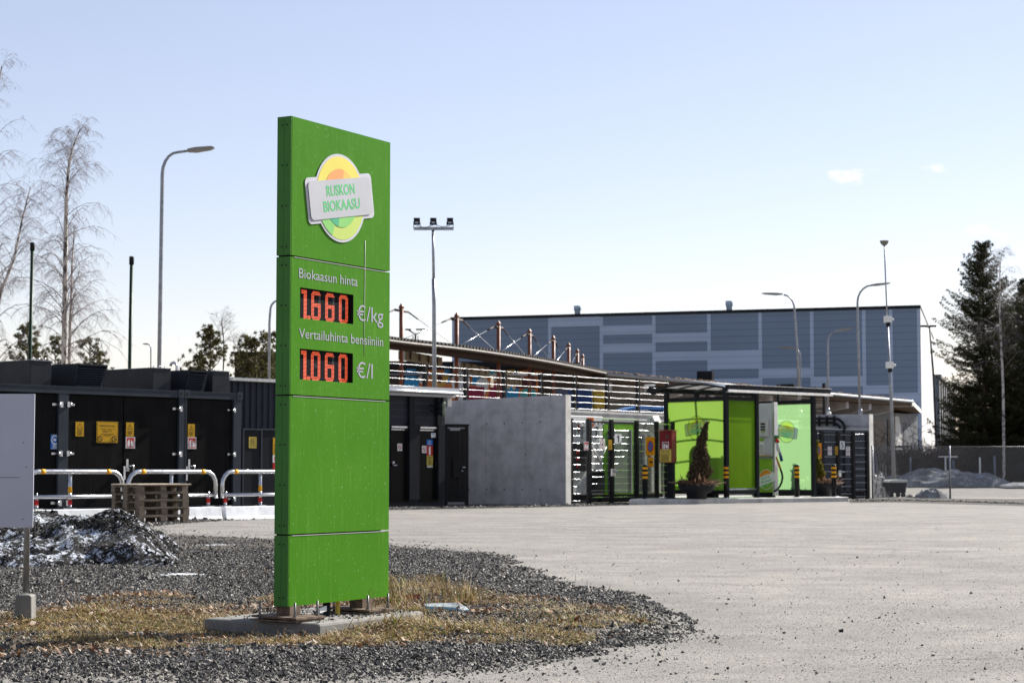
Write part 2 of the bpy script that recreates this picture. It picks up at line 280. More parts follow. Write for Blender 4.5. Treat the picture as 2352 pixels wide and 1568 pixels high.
class MB:
    def __init__(s): s.v = []; s.f = []; s.m = []; s.sm = []
    def face(s, pts, mi=0, smooth=False):
        b = len(s.v); s.v += [tuple(p) for p in pts]; s.f.append(tuple(range(b, b + len(pts)))); s.m.append(mi); s.sm.append(smooth); return s
    def hexa(s, o, ex, ey, ez, mi=0):
        o, ex, ey, ez = map(Vector, (o, ex, ey, ez)); b = len(s.v)
        for k in range(8): s.v.append(tuple(o + ex * (k & 1) + ey * (k >> 1 & 1) + ez * (k >> 2 & 1)))
        for q in ((0, 2, 3, 1), (4, 5, 7, 6), (0, 1, 5, 4), (2, 6, 7, 3), (0, 4, 6, 2), (1, 3, 7, 5)):
            s.f.append(tuple(b + i for i in q)); s.m.append(mi); s.sm.append(False)
        return s
    def box(s, x0, x1, y0, y1, z0, z1, mi=0): return s.hexa((x0, y0, z0), (x1 - x0, 0, 0), (0, y1 - y0, 0), (0, 0, z1 - z0), mi)
    def tube(s, pts, r, n=8, mi=0, caps=True, smooth=True):
        pts = [Vector(p) for p in pts]; k = len(pts); rs = r if isinstance(r, (list, tuple)) else [r] * k
        b = len(s.v); prev = None
        for i, p in enumerate(pts):
            t = (pts[min(i + 1, k - 1)] - pts[max(i - 1, 0)])
            t = t.normalized() if t.length > 1e-9 else Vector((0, 0, 1))
            if prev is None: a = t.cross(Vector((0, 0, 1)) if abs(t.z) < .9 else Vector((0, 1, 0))).normalized()
            else:
                a = prev - t * prev.dot(t); a = a.normalized() if a.length > 1e-6 else t.orthogonal().normalized()
            prev = a; c = t.cross(a)
            for j in range(n):
                g = 2 * math.pi * j / n; s.v.append(tuple(p + (a * math.cos(g) + c * math.sin(g)) * rs[i]))
        for i in range(k - 1):
            for j in range(n):
                j2 = (j + 1) % n; s.f.append((b + i * n + j, b + i * n + j2, b + (i + 1) * n + j2, b + (i + 1) * n + j)); s.m.append(mi); s.sm.append(smooth)
        if caps:
            s.f.append(tuple(b + j for j in reversed(range(n)))); s.m.append(mi); s.sm.append(False)
            s.f.append(tuple(b + (k - 1) * n + j for j in range(n))); s.m.append(mi); s.sm.append(False)
        return s
    def lathe(s, prof, c=(0, 0, 0), n=20, mi=0, smooth=True):
        b = len(s.v); c = Vector(c)
        for (r, z) in prof:
            for j in range(n):
                g = 2 * math.pi * j / n; s.v.append((c.x + r * math.cos(g), c.y + r * math.sin(g), c.z + z))
        for i in range(len(prof) - 1):
            for j in range(n):
                j2 = (j + 1) % n; s.f.append((b + i * n + j, b + i * n + j2, b + (i + 1) * n + j2, b + (i + 1) * n + j)); s.m.append(mi); s.sm.append(smooth)
        for (i, rev) in ((0, True), (len(prof) - 1, False)):
            q = [b + i * n + j for j in range(n)]; s.f.append(tuple(reversed(q)) if rev else tuple(q)); s.m.append(mi); s.sm.append(False)
        return s
    def prism(s, poly, o, ex, ey, ez, mi=0):
        """polygon (u,v) in the plane ex,ey pushed along ez"""
        o, ex, ey, ez = map(Vector, (o, ex, ey, ez)); k = len(poly); b = len(s.v)
        for d in (0, 1):
            for (u, v) in poly: s.v.append(tuple(o + ex * u + ey * v + ez * d))
        s.f.append(tuple(b + i for i in reversed(range(k)))); s.m.append(mi); s.sm.append(False)
        s.f.append(tuple(b + k + i for i in range(k))); s.m.append(mi); s.sm.append(False)
        for i in range(k):
            j = (i + 1) % k; s.f.append((b + i, b + j, b + k + j, b + k + i)); s.m.append(mi); s.sm.append(False)
        return s
    def text(s, txt, o, ex, ey, width=None, height=None, mi=0, bold=0.0, align='l', extrude=0.0):
        v, f, x0, x1, y0, y1 = text_geo(txt, bold, 0)
        capv, _, _, _, c0, c1 = text_geo('B', bold, 0); ch = c1 - c0
        sy = height / ch; sx = width / (x1 - x0) if width else sy
        o, ex, ey = map(Vector, (o, ex, ey)); ez = ex.cross(ey); dx = {'l': -x0, 'c': -(x0 + x1) / 2}[align]
        b = len(s.v)
        for p in v: s.v.append(tuple(o + ex * ((p[0] + dx) * sx) + ey * (p[1] * sy)))
        for q in f: s.f.append(tuple(b + i for i in q)); s.m.append(mi); s.sm.append(False)
        return s
    def mesh(s, name):
        me = bpy.data.meshes.new(name); me.from_pydata(s.v, [], s.f); me.polygons.foreach_set('material_index', s.m); me.polygons.foreach_set('use_smooth', s.sm); me.update(); return me
    def build(s, name, mats, parent=None, loc=None, rz=0, bevel=0):
        me = s.mesh(name)
        for m in (mats if isinstance(mats, (list, tuple)) else [mats]): me.materials.append(m)
        o = bpy.data.objects.new(name, me); COL.objects.link(o)
        if parent: o.parent = parent
        if loc is not None: o.location = loc
        o.rotation_euler[2] = rz
        if bevel:
            bv = o.modifiers.new('bevel', 'BEVEL'); bv.width = bevel; bv.segments = 2; bv.limit_method = 'ANGLE'; bv.angle_limit = R(50)
        return o
def tag(o, label=None, cat=None, group=None, kind=None):
    for k, v in (('label', label), ('category', cat), ('group', group), ('kind', kind)):
        if v: o[k] = v
    return o
def thing(name, label, cat, loc=(0, 0, 0), rz=0., group=None):
    o = bpy.data.objects.new(name, None); COL.objects.link(o); o.location = loc; o.rotation_euler[2] = rz; o.empty_display_size = .3
    return tag(o, label, cat, group)
def copy_tree(o, parent=None):
    c = o.copy(); COL.objects.link(c)
    if parent: c.parent = parent
    for ch in list(o.children): copy_tree(ch, c)
    return c
class Fr:
    """a facade: local x runs along the face, y goes into it, z is up"""
    def __init__(s, o, deg): s.o = Vector((o[0], o[1], 0)); s.a = R(deg); s.n = Vector((math.sin(s.a), -math.cos(s.a), 0)); s.ex = Vector((math.cos(s.a), math.sin(s.a), 0))
    def loc(s, px, py, y=0.):
        d = ray(px, py); c = Vector((0, 0, CH)); p0 = s.o - s.n * y; t = (p0 - c).dot(s.n) / d.dot(s.n); q = c + d * t
        return ((q - s.o).dot(s.ex), q.z)
    def x(s, px, y=0.): return s.loc(px, 1000, y)[0]
    def z(s, px, py, y=0.): return s.loc(px, py, y)[1]

def plate(name, parent, x0, x1, z0, z1, y, mats, items=(), t=.006, label=None):
    """printed sign on a face looking along -y"""
    b = MB(); b.box(x0, x1, y - t, y, z0, z1, 0); W, H = x1 - x0, z1 - z0
    for k, it in enumerate(items):
        kind, mi = it[0], it[1]; yy = y - t - .0005 * (k + 1)
        pt = lambda u, v: (x0 + u * W, yy, z0 + v * H)
        if kind == 'r': u0, v0, u1, v1 = it[2]; b.face([pt(u0, v0), pt(u1, v0), pt(u1, v1), pt(u0, v1)], mi)
        elif kind == 'p': b.face([pt(u, v) for u, v in it[2]], mi)
        elif kind == 'c':
            u, v, r = it[2]; b.face([(x0 + u * W + r * W * math.cos(a * math.pi / 12), yy, z0 + v * H + r * W * math.sin(a * math.pi / 12)) for a in range(24)], mi)
        elif kind == 't':
            s_, u, v, h, wd = it[2]; b.text(s_, pt(u, v), (1, 0, 0), (0, 0, 1), wd * W, h * H, mi, .01, 'c')
    o = b.build(name, mats, parent)
    if label: o['label'] = label
    return o
TRI = lambda mi, mb: [('p', mi, [(.14, .5), (.86, .5), (.5, .93)]), ('p', mb, [(.24, .54), (.76, .54), (.5, .86)])]
def lines(mi, v0, v1, n, u0=.15, u1=.85): return [('r', mi, (u0 + .06 * (k % 2), v1 - (k + .8) * (v1 - v0) / n, u1 - .05 * (k % 3), v1 - (k + .35) * (v1 - v0) / n)) for k in range(n)]
BOLT = [('p', 1, [(.47, .57), (.6, .7), (.5, .69), (.55, .8), (.42, .67), (.52, .68)])]
FIRE = [('r', 1, (.08, .06, .92, .94)), ('r', 2, (.18, .14, .42, .62)), ('p', 2, [(.2, .62), (.4, .62), (.36, .72), (.48, .8), (.3, .78)]), ('p', 2, [(.55, .15), (.8, .15), (.9, .45), (.78, .4), (.82, .7), (.66, .5), (.6, .85), (.52, .5)])]
EXTING = [('r', 1, (.4, .12, .6, .66)), ('p', 1, [(.42, .66), (.58, .66), (.52, .8), (.7, .86), (.4, .84)])]
NOSM = [('c', 1, (.5, .5, .38)), ('c', 0, (.5, .5, .28)), ('p', 1, [(.2, .72), (.28, .78), (.8, .28), (.72, .22)]), ('r', 2, (.3, .47, .7, .53))]
FLAM = lambda mi_r, mi_w, mi_k: [('p', mi_r, [(.5, 0), (1, .5), (.5, 1), (0, .5)]), ('p', mi_w, [(.5, .1), (.9, .5), (.5, .9), (.1, .5)]), ('p', mi_k, [(.42, .34), (.6, .34), (.64, .48), (.52, .66), (.46, .54), (.38, .5)])]

# ================================================================ SETTING
def grid_sheet(name, xs, ys, hf, m):
    b = MB(); nx = len(xs)
    for y in ys:
        for x in xs: b.v.append((x, y, hf(x, y)))
    for j in range(len(ys) - 1):
        for i in range(nx - 1): b.f.append((j * nx + i, j * nx + i + 1, (j + 1) * nx + i + 1, (j + 1) * nx + i)); b.m.append(0); b.sm.append(True)
    return b.build(name, m)
tag(grid_sheet('asphalt_yard', [-500, -60, 0, 60, 500], [-80, 0, 30, 60, 76, 92, 108, 400, 2500], lambda x, y: gz(y), ASPH), kind='structure')

ISL = [(-250, 1203), (120, 1200), (345, 1204), (352, 1226), (632, 1238), (760, 1243), (895, 1250), (1000, 1260), (1150, 1283), (1207, 1291), (1180, 1299), (1162, 1307), (1257, 1326), (1188, 1341), (1380, 1360), (1500, 1390), (1577, 1430), (1560, 1450), (1400, 1470), (1300, 1494), (1240, 1510), (1000, 1530), (800, 1550), (600, 1562), (430, 1568), (250, 1562), (80, 1548), (-100, 1538), (-300, 1535)]
GRS = [(-300, 1412), (40, 1425), (120, 1400), (260, 1372), (400, 1368), (500, 1392), (640, 1372), (760, 1385), (880, 1355), (905, 1330), (1000, 1336), (1090, 1352), (1180, 1374), (1300, 1387), (1420, 1410), (1490, 1440), (1410, 1461), (1300, 1478), (1150, 1490), (1000, 1484), (900, 1490), (760, 1490), (560, 1502), (380, 1512), (200, 1512), (-300, 1518)]
def inpoly(px, py, poly):
    r = np.zeros(px.shape, bool); k = len(poly)
    for i in range(k):
        x1, y1 = poly[i]; x2, y2 = poly[(i + 1) % k]
        if y1 == y2: continue
        c = ((y1 > py) != (y2 > py)) & (px < (x2 - x1) * (py - y1) / (y2 - y1) + x1); r ^= c
    return r
def gproj(x, y):
    c, s = math.cos(TH), math.sin(TH); d = y * c - CH * s; u = -y * s - CH * c
    return 1176 + FP * x / d, 784 - FP * u / d
def vnoise(x, y, f, seed=0):
    x = x * f + seed * 13.7; y = y * f + seed * 7.3; xi = np.floor(x).astype(np.int64); yi = np.floor(y).astype(np.int64); fx = x - xi; fy = y - yi
    fx = fx * fx * (3 - 2 * fx); fy = fy * fy * (3 - 2 * fy)
    def h(a, b):
        n = (a * 374761393 + b * 668265263 + seed * 974711) & 0x7fffffff; n = ((n ^ (n >> 13)) * 1274126177) & 0x7fffffff
        return ((n ^ (n >> 16)) & 0xffff) / 65535.0
    return (h(xi, yi) * (1 - fx) + h(xi + 1, yi) * fx) * (1 - fy) + (h(xi, yi + 1) * (1 - fx) + h(xi + 1, yi + 1) * fx) * fy
def fbm(x, y, f, o=4, seed=0):
    t = 0; a = .5
    for k in range(o): t = t + a * vnoise(x, y, f * 2 ** k, seed + k); a *= .5
    return t
# gravel island height field
gx = np.arange(-7.5, 4.5, .07); gy = np.arange(8.2, 37.5, .09); GX, GY = np.meshgrid(gx, gy)
_wx = GX + (fbm(GX, GY, 2.2, 4, 3) - .47) * .5; _wy = GY + (fbm(GX, GY, 2.2, 4, 9) - .47) * .9
_px, _py = gproj(_wx, _wy); mask = inpoly(_px, _py, ISL).astype(float)
def blur(a, k):
    for ax in (0, 1):
        c = np.cumsum(np.concatenate([np.repeat(a.take([0], ax), k + 1, ax), a, np.repeat(a.take([-1], ax), k, ax)], ax), ax)
        n = a.shape[ax]; a = (c.take(range(2 * k + 1, 2 * k + 1 + n), ax) - c.take(range(0, n), ax)) / (2 * k + 1)
    return a
ms = blur(blur(mask, 5), 4); ms2 = blur(blur(mask, 9), 8)
heap = lambda x, y, cx, cy, rx, ry, h: h * np.exp(-((x - cx) / rx) ** 2 - ((y - cy) / ry) ** 2)
_h1 = G(868, 1452); _h2 = G(1010, 1462)
def relief(x, y):
    return .045 * (fbm(x, y, 1.3, 4, 21) - .45) + .02 * (fbm(x, y, 7, 3, 33) - .45) + heap(x, y, _h1.x, _h1.y, .25, .33, .085) + heap(x, y, _h1.x - .28, _h1.y - .25, .25, .25, .05) + heap(x, y, _h2.x, _h2.y, .45, .4, .03)
GH = -.035 + ms * .06 + relief(GX, GY) * np.clip(ms * 1.3, 0, 1)
_lx = (GX + 1.309) * math.cos(R(61.2)) + (GY - 11.7) * math.sin(R(61.2)); _ly = -(GX + 1.309) * math.sin(R(61.2)) + (GY - 11.7) * math.cos(R(61.2))
_sd = np.maximum(np.maximum(-.02 - _lx, _lx - 1.15), np.maximum(-.23 - _ly, _ly - .60)); _k = np.clip(_sd / .5, 0, 1); GH = GH * _k + np.minimum(GH, -.004) * (1 - _k)
def hgt(x, y):
    i = np.clip((x - gx[0]) / .07, 0, len(gx) - 1.01); j = np.clip((y - gy[0]) / .09, 0, len(gy) - 1.01); a = i.astype(int); b = j.astype(int); fx = i - a; fy = j - b
    return np.maximum(0, (GH[b, a] * (1 - fx) + GH[b, a + 1] * fx) * (1 - fy) + (GH[b + 1, a] * (1 - fx) + GH[b + 1, a + 1] * fx) * fy)
def fast_mesh(name, V, F, mats, mi=None, smooth=False):
    me = bpy.data.meshes.new(name); k = F.shape[1]
    me.vertices.add(len(V)); me.vertices.foreach_set('co', V.astype(np.float32).ravel())
    me.loops.add(F.size); me.loops.foreach_set('vertex_index', F.astype(np.int32).ravel())
    me.polygons.add(len(F)); me.polygons.foreach_set('loop_start', np.arange(0, F.size, k, dtype=np.int32)); me.polygons.foreach_set('loop_total', np.full(len(F), k, np.int32))
    if mi is not None: me.polygons.foreach_set('material_index', mi.astype(np.int32))
    me.polygons.foreach_set('use_smooth', np.full(len(F), smooth))
    for m in (mats if isinstance(mats, (list, tuple)) else [mats]): me.materials.append(m)
    me.update(calc_edges=True); me.validate()
    o = bpy.data.objects.new(name, me); COL.objects.link(o); return o
nyy, nxx = GX.shape; idx = np.arange(nyy * nxx).reshape(nyy, nxx)
keep = (ms[:-1, :-1] > .02) | (ms[1:, 1:] > .02)
F4 = np.stack([idx[:-1, :-1], idx[:-1, 1:], idx[1:, 1:], idx[1:, :-1]], -1)[keep]
gg = tag(fast_mesh('gravel_ground', np.stack([GX, GY, GH], -1).reshape(-1, 3), F4, ISLAND_BED, smooth=True), kind='structure')
_s2 = blur(inpoly(*gproj(GX + (fbm(GX, GY, 1.7, 3, 14) - .47) * .5, GY + (fbm(GX, GY, 1.7, 3, 15) - .47) * .8), GRS).astype(float), 3); gg.data.attributes.new('soil', 'FLOAT', 'POINT').data.foreach_set('value', _s2.astype(np.float32).ravel())
gg.data.attributes.new('gravel_depth', 'FLOAT', 'POINT').data.foreach_set('value', ms2.astype(np.float32).ravel())

# crushed stones
def stones(n, x, y, size, zoff=0.3, z=None):
    base = np.array([[1, 0, 0], [-1, 0, 0], [0, 1, 0], [0, -1, 0], [0, 0, 1], [0, 0, -1]], float)
    fc = np.array([[0, 2, 4], [2, 1, 4], [1, 3, 4], [3, 0, 4], [2, 0, 5], [1, 2, 5], [3, 1, 5], [0, 3, 5]])
    V = base[None] * (1 + rng.uniform(-.4, .4, (n, 6, 1))) + rng.normal(0, .22, (n, 6, 3))
    V = V * (size[:, None, None] * rng.uniform(.55, 1.2, (n, 1, 3)))
    q = rng.normal(size=(n, 4)); q /= np.linalg.norm(q, axis=1, keepdims=True); a, b, c, d = q.T
    M = np.stack([np.stack([1 - 2 * (c * c + d * d), 2 * (b * c - a * d), 2 * (b * d + a * c)], -1), np.stack([2 * (b * c + a * d), 1 - 2 * (b * b + d * d), 2 * (c * d - a * b)], -1), np.stack([2 * (b * d - a * c), 2 * (c * d + a * b), 1 - 2 * (b * b + c * c)], -1)], 1)
    V = np.einsum('nij,nkj->nki', M, V)
    zz = hgt(x, y) if z is None else z
    V += np.stack([x, y, zz + size * zoff], -1)[:, None]
    return V.reshape(-1, 3), (fc[None] + 6 * np.arange(n)[:, None, None]).reshape(-1, 3)
def scatter(n, y0, y1, xpad=1.0):
    yy = rng.uniform(y0, y1, n); hw = yy * 1176 / FP + xpad * .3; xx = rng.uniform(-1, 1, n) * hw; return xx, yy
x1, y1 = scatter(900000, 8.6, 16); x2, y2 = scatter(420000, 16, 24); x3, y3 = scatter(90000, 24, 37)
sx = np.concatenate([x1, x2, x3]); sy = np.concatenate([y1, y2, y3])
wx = sx + (fbm(sx, sy, 2.2, 4, 3) - .47) * .5; wy = sy + (fbm(sx, sy, 2.2, 4, 9) - .47) * .9
px, py = gproj(wx, wy); ins = inpoly(px, py, ISL); gr_ = inpoly(px, py, GRS)
bare = fbm(sx, sy, .9, 4, 55)
dens = np.where(ins, np.where(gr_, .13, np.clip(1.35 - 1.0 * (bare > .60), .2, 1)), .0)
front = ins & (py > 1478) & ~gr_; dens[front] = 1.0
dens[ins & (px < 420) & (py > 1535)] *= .35; dens[ins & (px > 1320) & (py > 1352)] *= np.clip(1.25 - (px[ins & (px > 1320) & (py > 1352)] - 1320) / 230, .25, 1)
band = ~ins & inpoly(px, py + 14, ISL) | (~ins & inpoly(px, py - 26, ISL) & (py > 1300)) | (~ins & inpoly(px - 30, py, ISL) & (py > 1300)); dens[band] = .05; msv = ms2[np.clip(((sy - gy[0]) / .09).astype(int), 0, len(gy) - 1), np.clip(((sx - gx[0]) / .07).astype(int), 0, len(gx) - 1)]; dens = np.where(~ins, np.maximum(dens, .75 * np.clip(msv * 1.5 - .08, 0, 1) ** 2.2), dens * np.clip((msv - .36) / .42, .10, 1))
dens[~ins & ~band & (sy < 26)] = .0006; near = ~ins & ~band & inpoly(px - 60, py - 30, ISL) | (~ins & ~band & inpoly(px, py - 60, ISL)); dens[near & (py > 1400)] = .009
k = rng.random(len(sx)) < dens; sx, sy = sx[k], sy[k]
sz = rng.gamma(3.2, .00135, len(sx)) + .0024; sz *= np.where(sy > 16, 1.2, 1.0); big = rng.random(len(sx)) < .004; sz[big] *= 2.2
V, F = stones(len(sx), sx, sy, np.minimum(sz, .020))
tag(fast_mesh('gravel', V, F, STONE), 'dark crushed stone covering the verge around the green totem', 'gravel', kind='stuff')
# coarse grains standing proud of the worn asphalt
def grains(n, y0, y1, r0):
    x, y = scatter(n, y0, y1); wx = x + (fbm(x, y, 2.2, 4, 3) - .47) * .5; wy = y + (fbm(x, y, 2.2, 4, 9) - .47) * .9
    px, py = gproj(wx, wy); ok = ~inpoly(px, py, ISL) & (rng.random(n) < .35 + 1.1 * np.clip(fbm(x, y, .8, 4, 66) - .3, 0, .6)); x, y = x[ok], y[ok]; n = len(x)
    s = r0 * (.5 + rng.gamma(2.2, .33, n)); a = rng.uniform(0, 6.28, n); V = np.zeros((n, 5, 3))
    for k in range(4): q = a + k * 1.5708 + rng.uniform(-.4, .4, n); V[:, k] = np.stack([x + np.cos(q) * s, y + np.sin(q) * s, np.full(n, -.001)], -1)
    V[:, 4] = np.stack([x + rng.normal(0, .3, n) * s, y + rng.normal(0, .3, n) * s, s * rng.uniform(.35, .9, n)], -1)
    return V.reshape(-1, 3), (np.array([[0, 1, 4], [1, 2, 4], [2, 3, 4], [3, 0, 4]])[None] + 5 * np.arange(n)[:, None, None]).reshape(-1, 3)
(Va, Fa), (Vb, Fb) = grains(200000, 8.7, 16, .0022), grains(120000, 16, 40, .0030)
tag(fast_mesh('asphalt_grit', np.concatenate([Va, Vb]), np.concatenate([Fa, Fb + len(Va)]), m_island('asphalt_grains', [(0, (.09, .087, .083)), (.4, (.18, .173, .164)), (1, (.31, .295, .275))], .9, .2)), 'coarse grain of the worn light grey asphalt', 'asphalt grit', kind='stuff')
# dark clods lying on the gravel
for (cx_, cy_, s, lb) in [(172, 1350, .05, 'dark clod of frozen dirt on the gravel nearest the post of the grey sign'), (270, 1336, .045, 'dark clod of dirt on the gravel midway between grey sign and totem'), (332, 1338, .05, 'dark clod of dirt on the gravel, the one lying closest to the totem')]:
    g = G(cx_, cy_); c = MB(); c.lathe([(s * .9, -.01), (s * 1.05, s * .3), (s * .8, s * .8), (s * .35, s * 1.15), (.004, s * 1.2)], n=9, smooth=False)
    c.v = [(x * (1 + .25 * random.uniform(-1, 1)), y * (1 + .25 * random.uniform(-1, 1)), z * (1 + .2 * random.uniform(-1, 1))) for x, y, z in c.v]
    tag(c.build('dirt_clod', STONE, loc=(g.x, g.y, .02)), lb, 'dirt clod', 'dark clods on the gravel')

# dry grass and leaf litter
def grass(n_, y0, y1):
    x, y = scatter(n_, y0, y1); px, py = gproj(x + (fbm(x, y, 1.7, 3, 14) - .47) * .5, y + (fbm(x, y, 1.7, 3, 15) - .47) * .8); ok = inpoly(px, py, GRS)
    cl = fbm(x, y, 3.2, 4, 77); ok &= rng.random(n_) < np.clip((cl - .37) * 7, .08, 1)
    lx = (x + 1.309) * math.cos(R(61.2)) + (y - 11.7) * math.sin(R(61.2)); ly = -(x + 1.309) * math.sin(R(61.2)) + (y - 11.7) * math.cos(R(61.2))
    sd = np.maximum(np.maximum(-.02 - lx, lx - 1.15), np.maximum(-.23 - ly, ly - .60)); ok &= (sd > .02)
    return x[ok], y[ok], cl[ok], px[ok], py[ok]
GRS2 = [(742, 1425), (800, 1408), (900, 1384), (960, 1400), (960, 1440), (860, 1462), (740, 1470)]
a = grass(150000, 9.5, 13.2); b_ = grass(80000, 13.2, 18)
GRS_, GRS = GRS, GRS2; c_ = grass(70000, 10.6, 13.4); GRS = GRS_
X0, Y0, CL, PX, PY = [np.concatenate(q) for q in zip(a, b_, c_)]
n = len(X0); H = rng.gamma(3, .0085, n) * (.6 + 1.2 * np.clip(CL - .4, 0, .4) * 4); tall = ((PX > 890) & (PX < 1090) & (PY < 1400)); H[tall] *= 1.6; tall2 = ((PX > 735) & (PX < 960) & (PY > 1390) & (PY < 1466)); H[tall2] *= 1.7
an = fbm(X0, Y0, 1.5, 3, 91) * 14 + rng.normal(0, .9, n); lean = np.clip(rng.normal(1.5, .7, n), .1, 3.2); lean[tall] *= .5; wd = rng.uniform(.0014, .0034, n)
dx, dy = np.cos(an), np.sin(an); zb = hgt(X0, Y0)
A = np.stack([X0 - dy * wd, Y0 + dx * wd, zb - .004], -1); B = np.stack([X0 + dy * wd, Y0 - dx * wd, zb - .004], -1)
E_ = R(3) + R(60) * rng.beta(1.0, 2.9, n); E_[tall] = R(30) + R(55) * rng.random(int(tall.sum())); H = H * 1.3
M_ = np.stack([X0 + dx * H * .55 * np.cos(E_), Y0 + dy * H * .55 * np.cos(E_), zb + H * .55 * np.sin(E_) + .006], -1); T_ = np.stack([X0 + dx * H * np.cos(E_), Y0 + dy * H * np.cos(E_), np.maximum(zb + .004, zb + H * (.55 * np.sin(E_) + .45 * (np.sin(E_) - .38)))], -1)
C = M_ + np.stack([dy * wd * .8, -dx * wd * .8, wd * 0], -1); D = M_ - np.stack([dy * wd * .8, -dx * wd * .8, wd * 0], -1)
T2 = T_ + np.stack([dy * wd * .25, -dx * wd * .25, wd * 0], -1); T1 = T_ - np.stack([dy * wd * .25, -dx * wd * .25, wd * 0], -1)
V = np.stack([A, B, C, D, T2, T1], 1).reshape(-1, 3); o6 = 6 * np.arange(n)[:, None]
F = np.concatenate([o6 + [0, 1, 2, 3], o6 + [3, 2, 4, 5]])
tag(fast_mesh('dry_grass', V, F, GRASS), 'matted straw coloured winter grass around the totem foundation', 'grass', kind='stuff')
x, y = scatter(70000, 9.6, 19); px, py = gproj(x, y); ok = inpoly(px, py, GRS) | (inpoly(px, py - 14, GRS) & (rng.random(len(x)) < .5)); ok &= rng.random(len(x)) < np.clip((fbm(x, y, 2.1, 3, 5) - .42) * 5, .05, .8)
x, y = x[ok], y[ok]; n = len(x); s = rng.gamma(4, .0032, n); an = rng.uniform(0, 6.28, n); t = np.stack([np.cos(an), np.sin(an), rng.normal(0, .45, n)], -1); u = np.stack([-np.sin(an), np.cos(an), rng.normal(0, .45, n)], -1)
c = np.stack([x, y, hgt(x, y) + .012 + rng.random(n) * .012], -1)
V = np.stack([c - t * s[:, None], c + u * s[:, None] * .6, c + t * s[:, None] + [0, 0, .006], c - u * s[:, None] * .6], 1).reshape(-1, 3)
tag(fast_mesh('dead_leaves', V, 4 * np.arange(n)[:, None] + np.arange(4), LEAF), 'dead leaves and scraps strewn over the dry grass', 'leaf litter', kind='stuff')
# thin dead weed stalks
def weeds(name, cx, cy, k, h, label, spread=.35):
    b = MB(); rr = random.Random(int(cx * 31 + cy))
    for i in range(k):
        x, y = rr.gauss(0, spread), rr.gauss(0, spread); a = rr.uniform(0, 6.28); hh = h * rr.uniform(.5, 1.1); l = rr.uniform(.1, .5) * hh
        p = [Vector((x, y, -.02)), Vector((x + math.cos(a) * l * .4, y + math.sin(a) * l * .4, hh * .6)), Vector((x + math.cos(a) * l, y + math.sin(a) * l, hh))]
        b.tube(p, [.0022, .0016, .0008], 3, 0, False)
        for q in range(rr.randint(1, 4)):
            f = rr.uniform(.4, .95); s0 = p[0].lerp(p[2], f); a2 = rr.uniform(0, 6.28); b.tube([s0, s0 + Vector((math.cos(a2), math.sin(a2), .9)) * hh * .18], [.0013, .0007], 3, 0, False)
    return tag(b.build(name, STALK, loc=(cx, cy, 0)), label, 'dead weeds', kind='stuff')
STALK = mat('dead_stalk', (.20, .13, .075), .8, var=.4, scale=30)
for (a_, b_, k, h, lb, sp) in [(985, 1405, 26, .26, 'tall dead weed stalks beside the totem\'s far foot', .3), (895, 1440, 16, .24, 'dead stalks rising from the small dark gravel heap', .25), (1335, 1372, 5, .16, 'few thin weed stalks at the asphalt edge', .12), (560, 1330, 12, .18, 'sparse dead stalks behind the near totem foot', .3), (640, 1480, 16, .12, 'short dead stalks in front of the concrete foundation', .35), (250, 1390, 12, .16, 'dead stalks in the grass right of the grey sign post', .4)]:
    g = G(a_, b_); weeds('dead_weed', g.x, g.y, k, h, lb, sp)
# litter
g = G(1030, 1412)
b = MB()
b = MB(); pts = [(-.17, .10, .05), (-.06, .11, .055), (.05, .06, .06), (.115, -.02, .04), (.14, -.10, .025), (.10, -.10, .02), (.05, -.01, .03), (-.05, .05, .035), (-.15, .07, .035)]
b.face(pts, 0); b.face([(x, y, z - .02) for x, y, z in reversed(pts)], 0)
for i in range(len(pts)):
    p, p2 = pts[i], pts[(i + 1) % len(pts)]; b.face([p, (p[0], p[1], p[2] - .02), (p2[0], p2[1], p2[2] - .02), p2], 1)
tag(b.build('insulation_scrap', [mat('weathered_foam', (.46, .50, .50), .8, var=.25, scale=20), mat('light_blue_foam', (.25, .5, .66), .7)], loc=(g.x, g.y, .02)), 'torn pale blue and white foam scrap lying in the grass', 'foam scrap')
g = G(943, 1386); b = MB(); b.face([(-.06, 0, 0), (.06, -.03, .0), (.07, .03, .05), (-.04, .05, .04)], 0); b.face([(-.05, .0, .0), (-.04, .05, .04), (-.08, .07, .01)], 0); b.hexa((-.03, .0, 0), (.08, -.02, 0), (0, .03, .02), (0, 0, .012), 0)
tag(b.build('red_scrap', [mat('faded_red_plastic', (.28, .07, .05), .7)], loc=(g.x, g.y, .02)), 'small faded red plastic scrap in the grass behind the foam piece', 'plastic scrap')

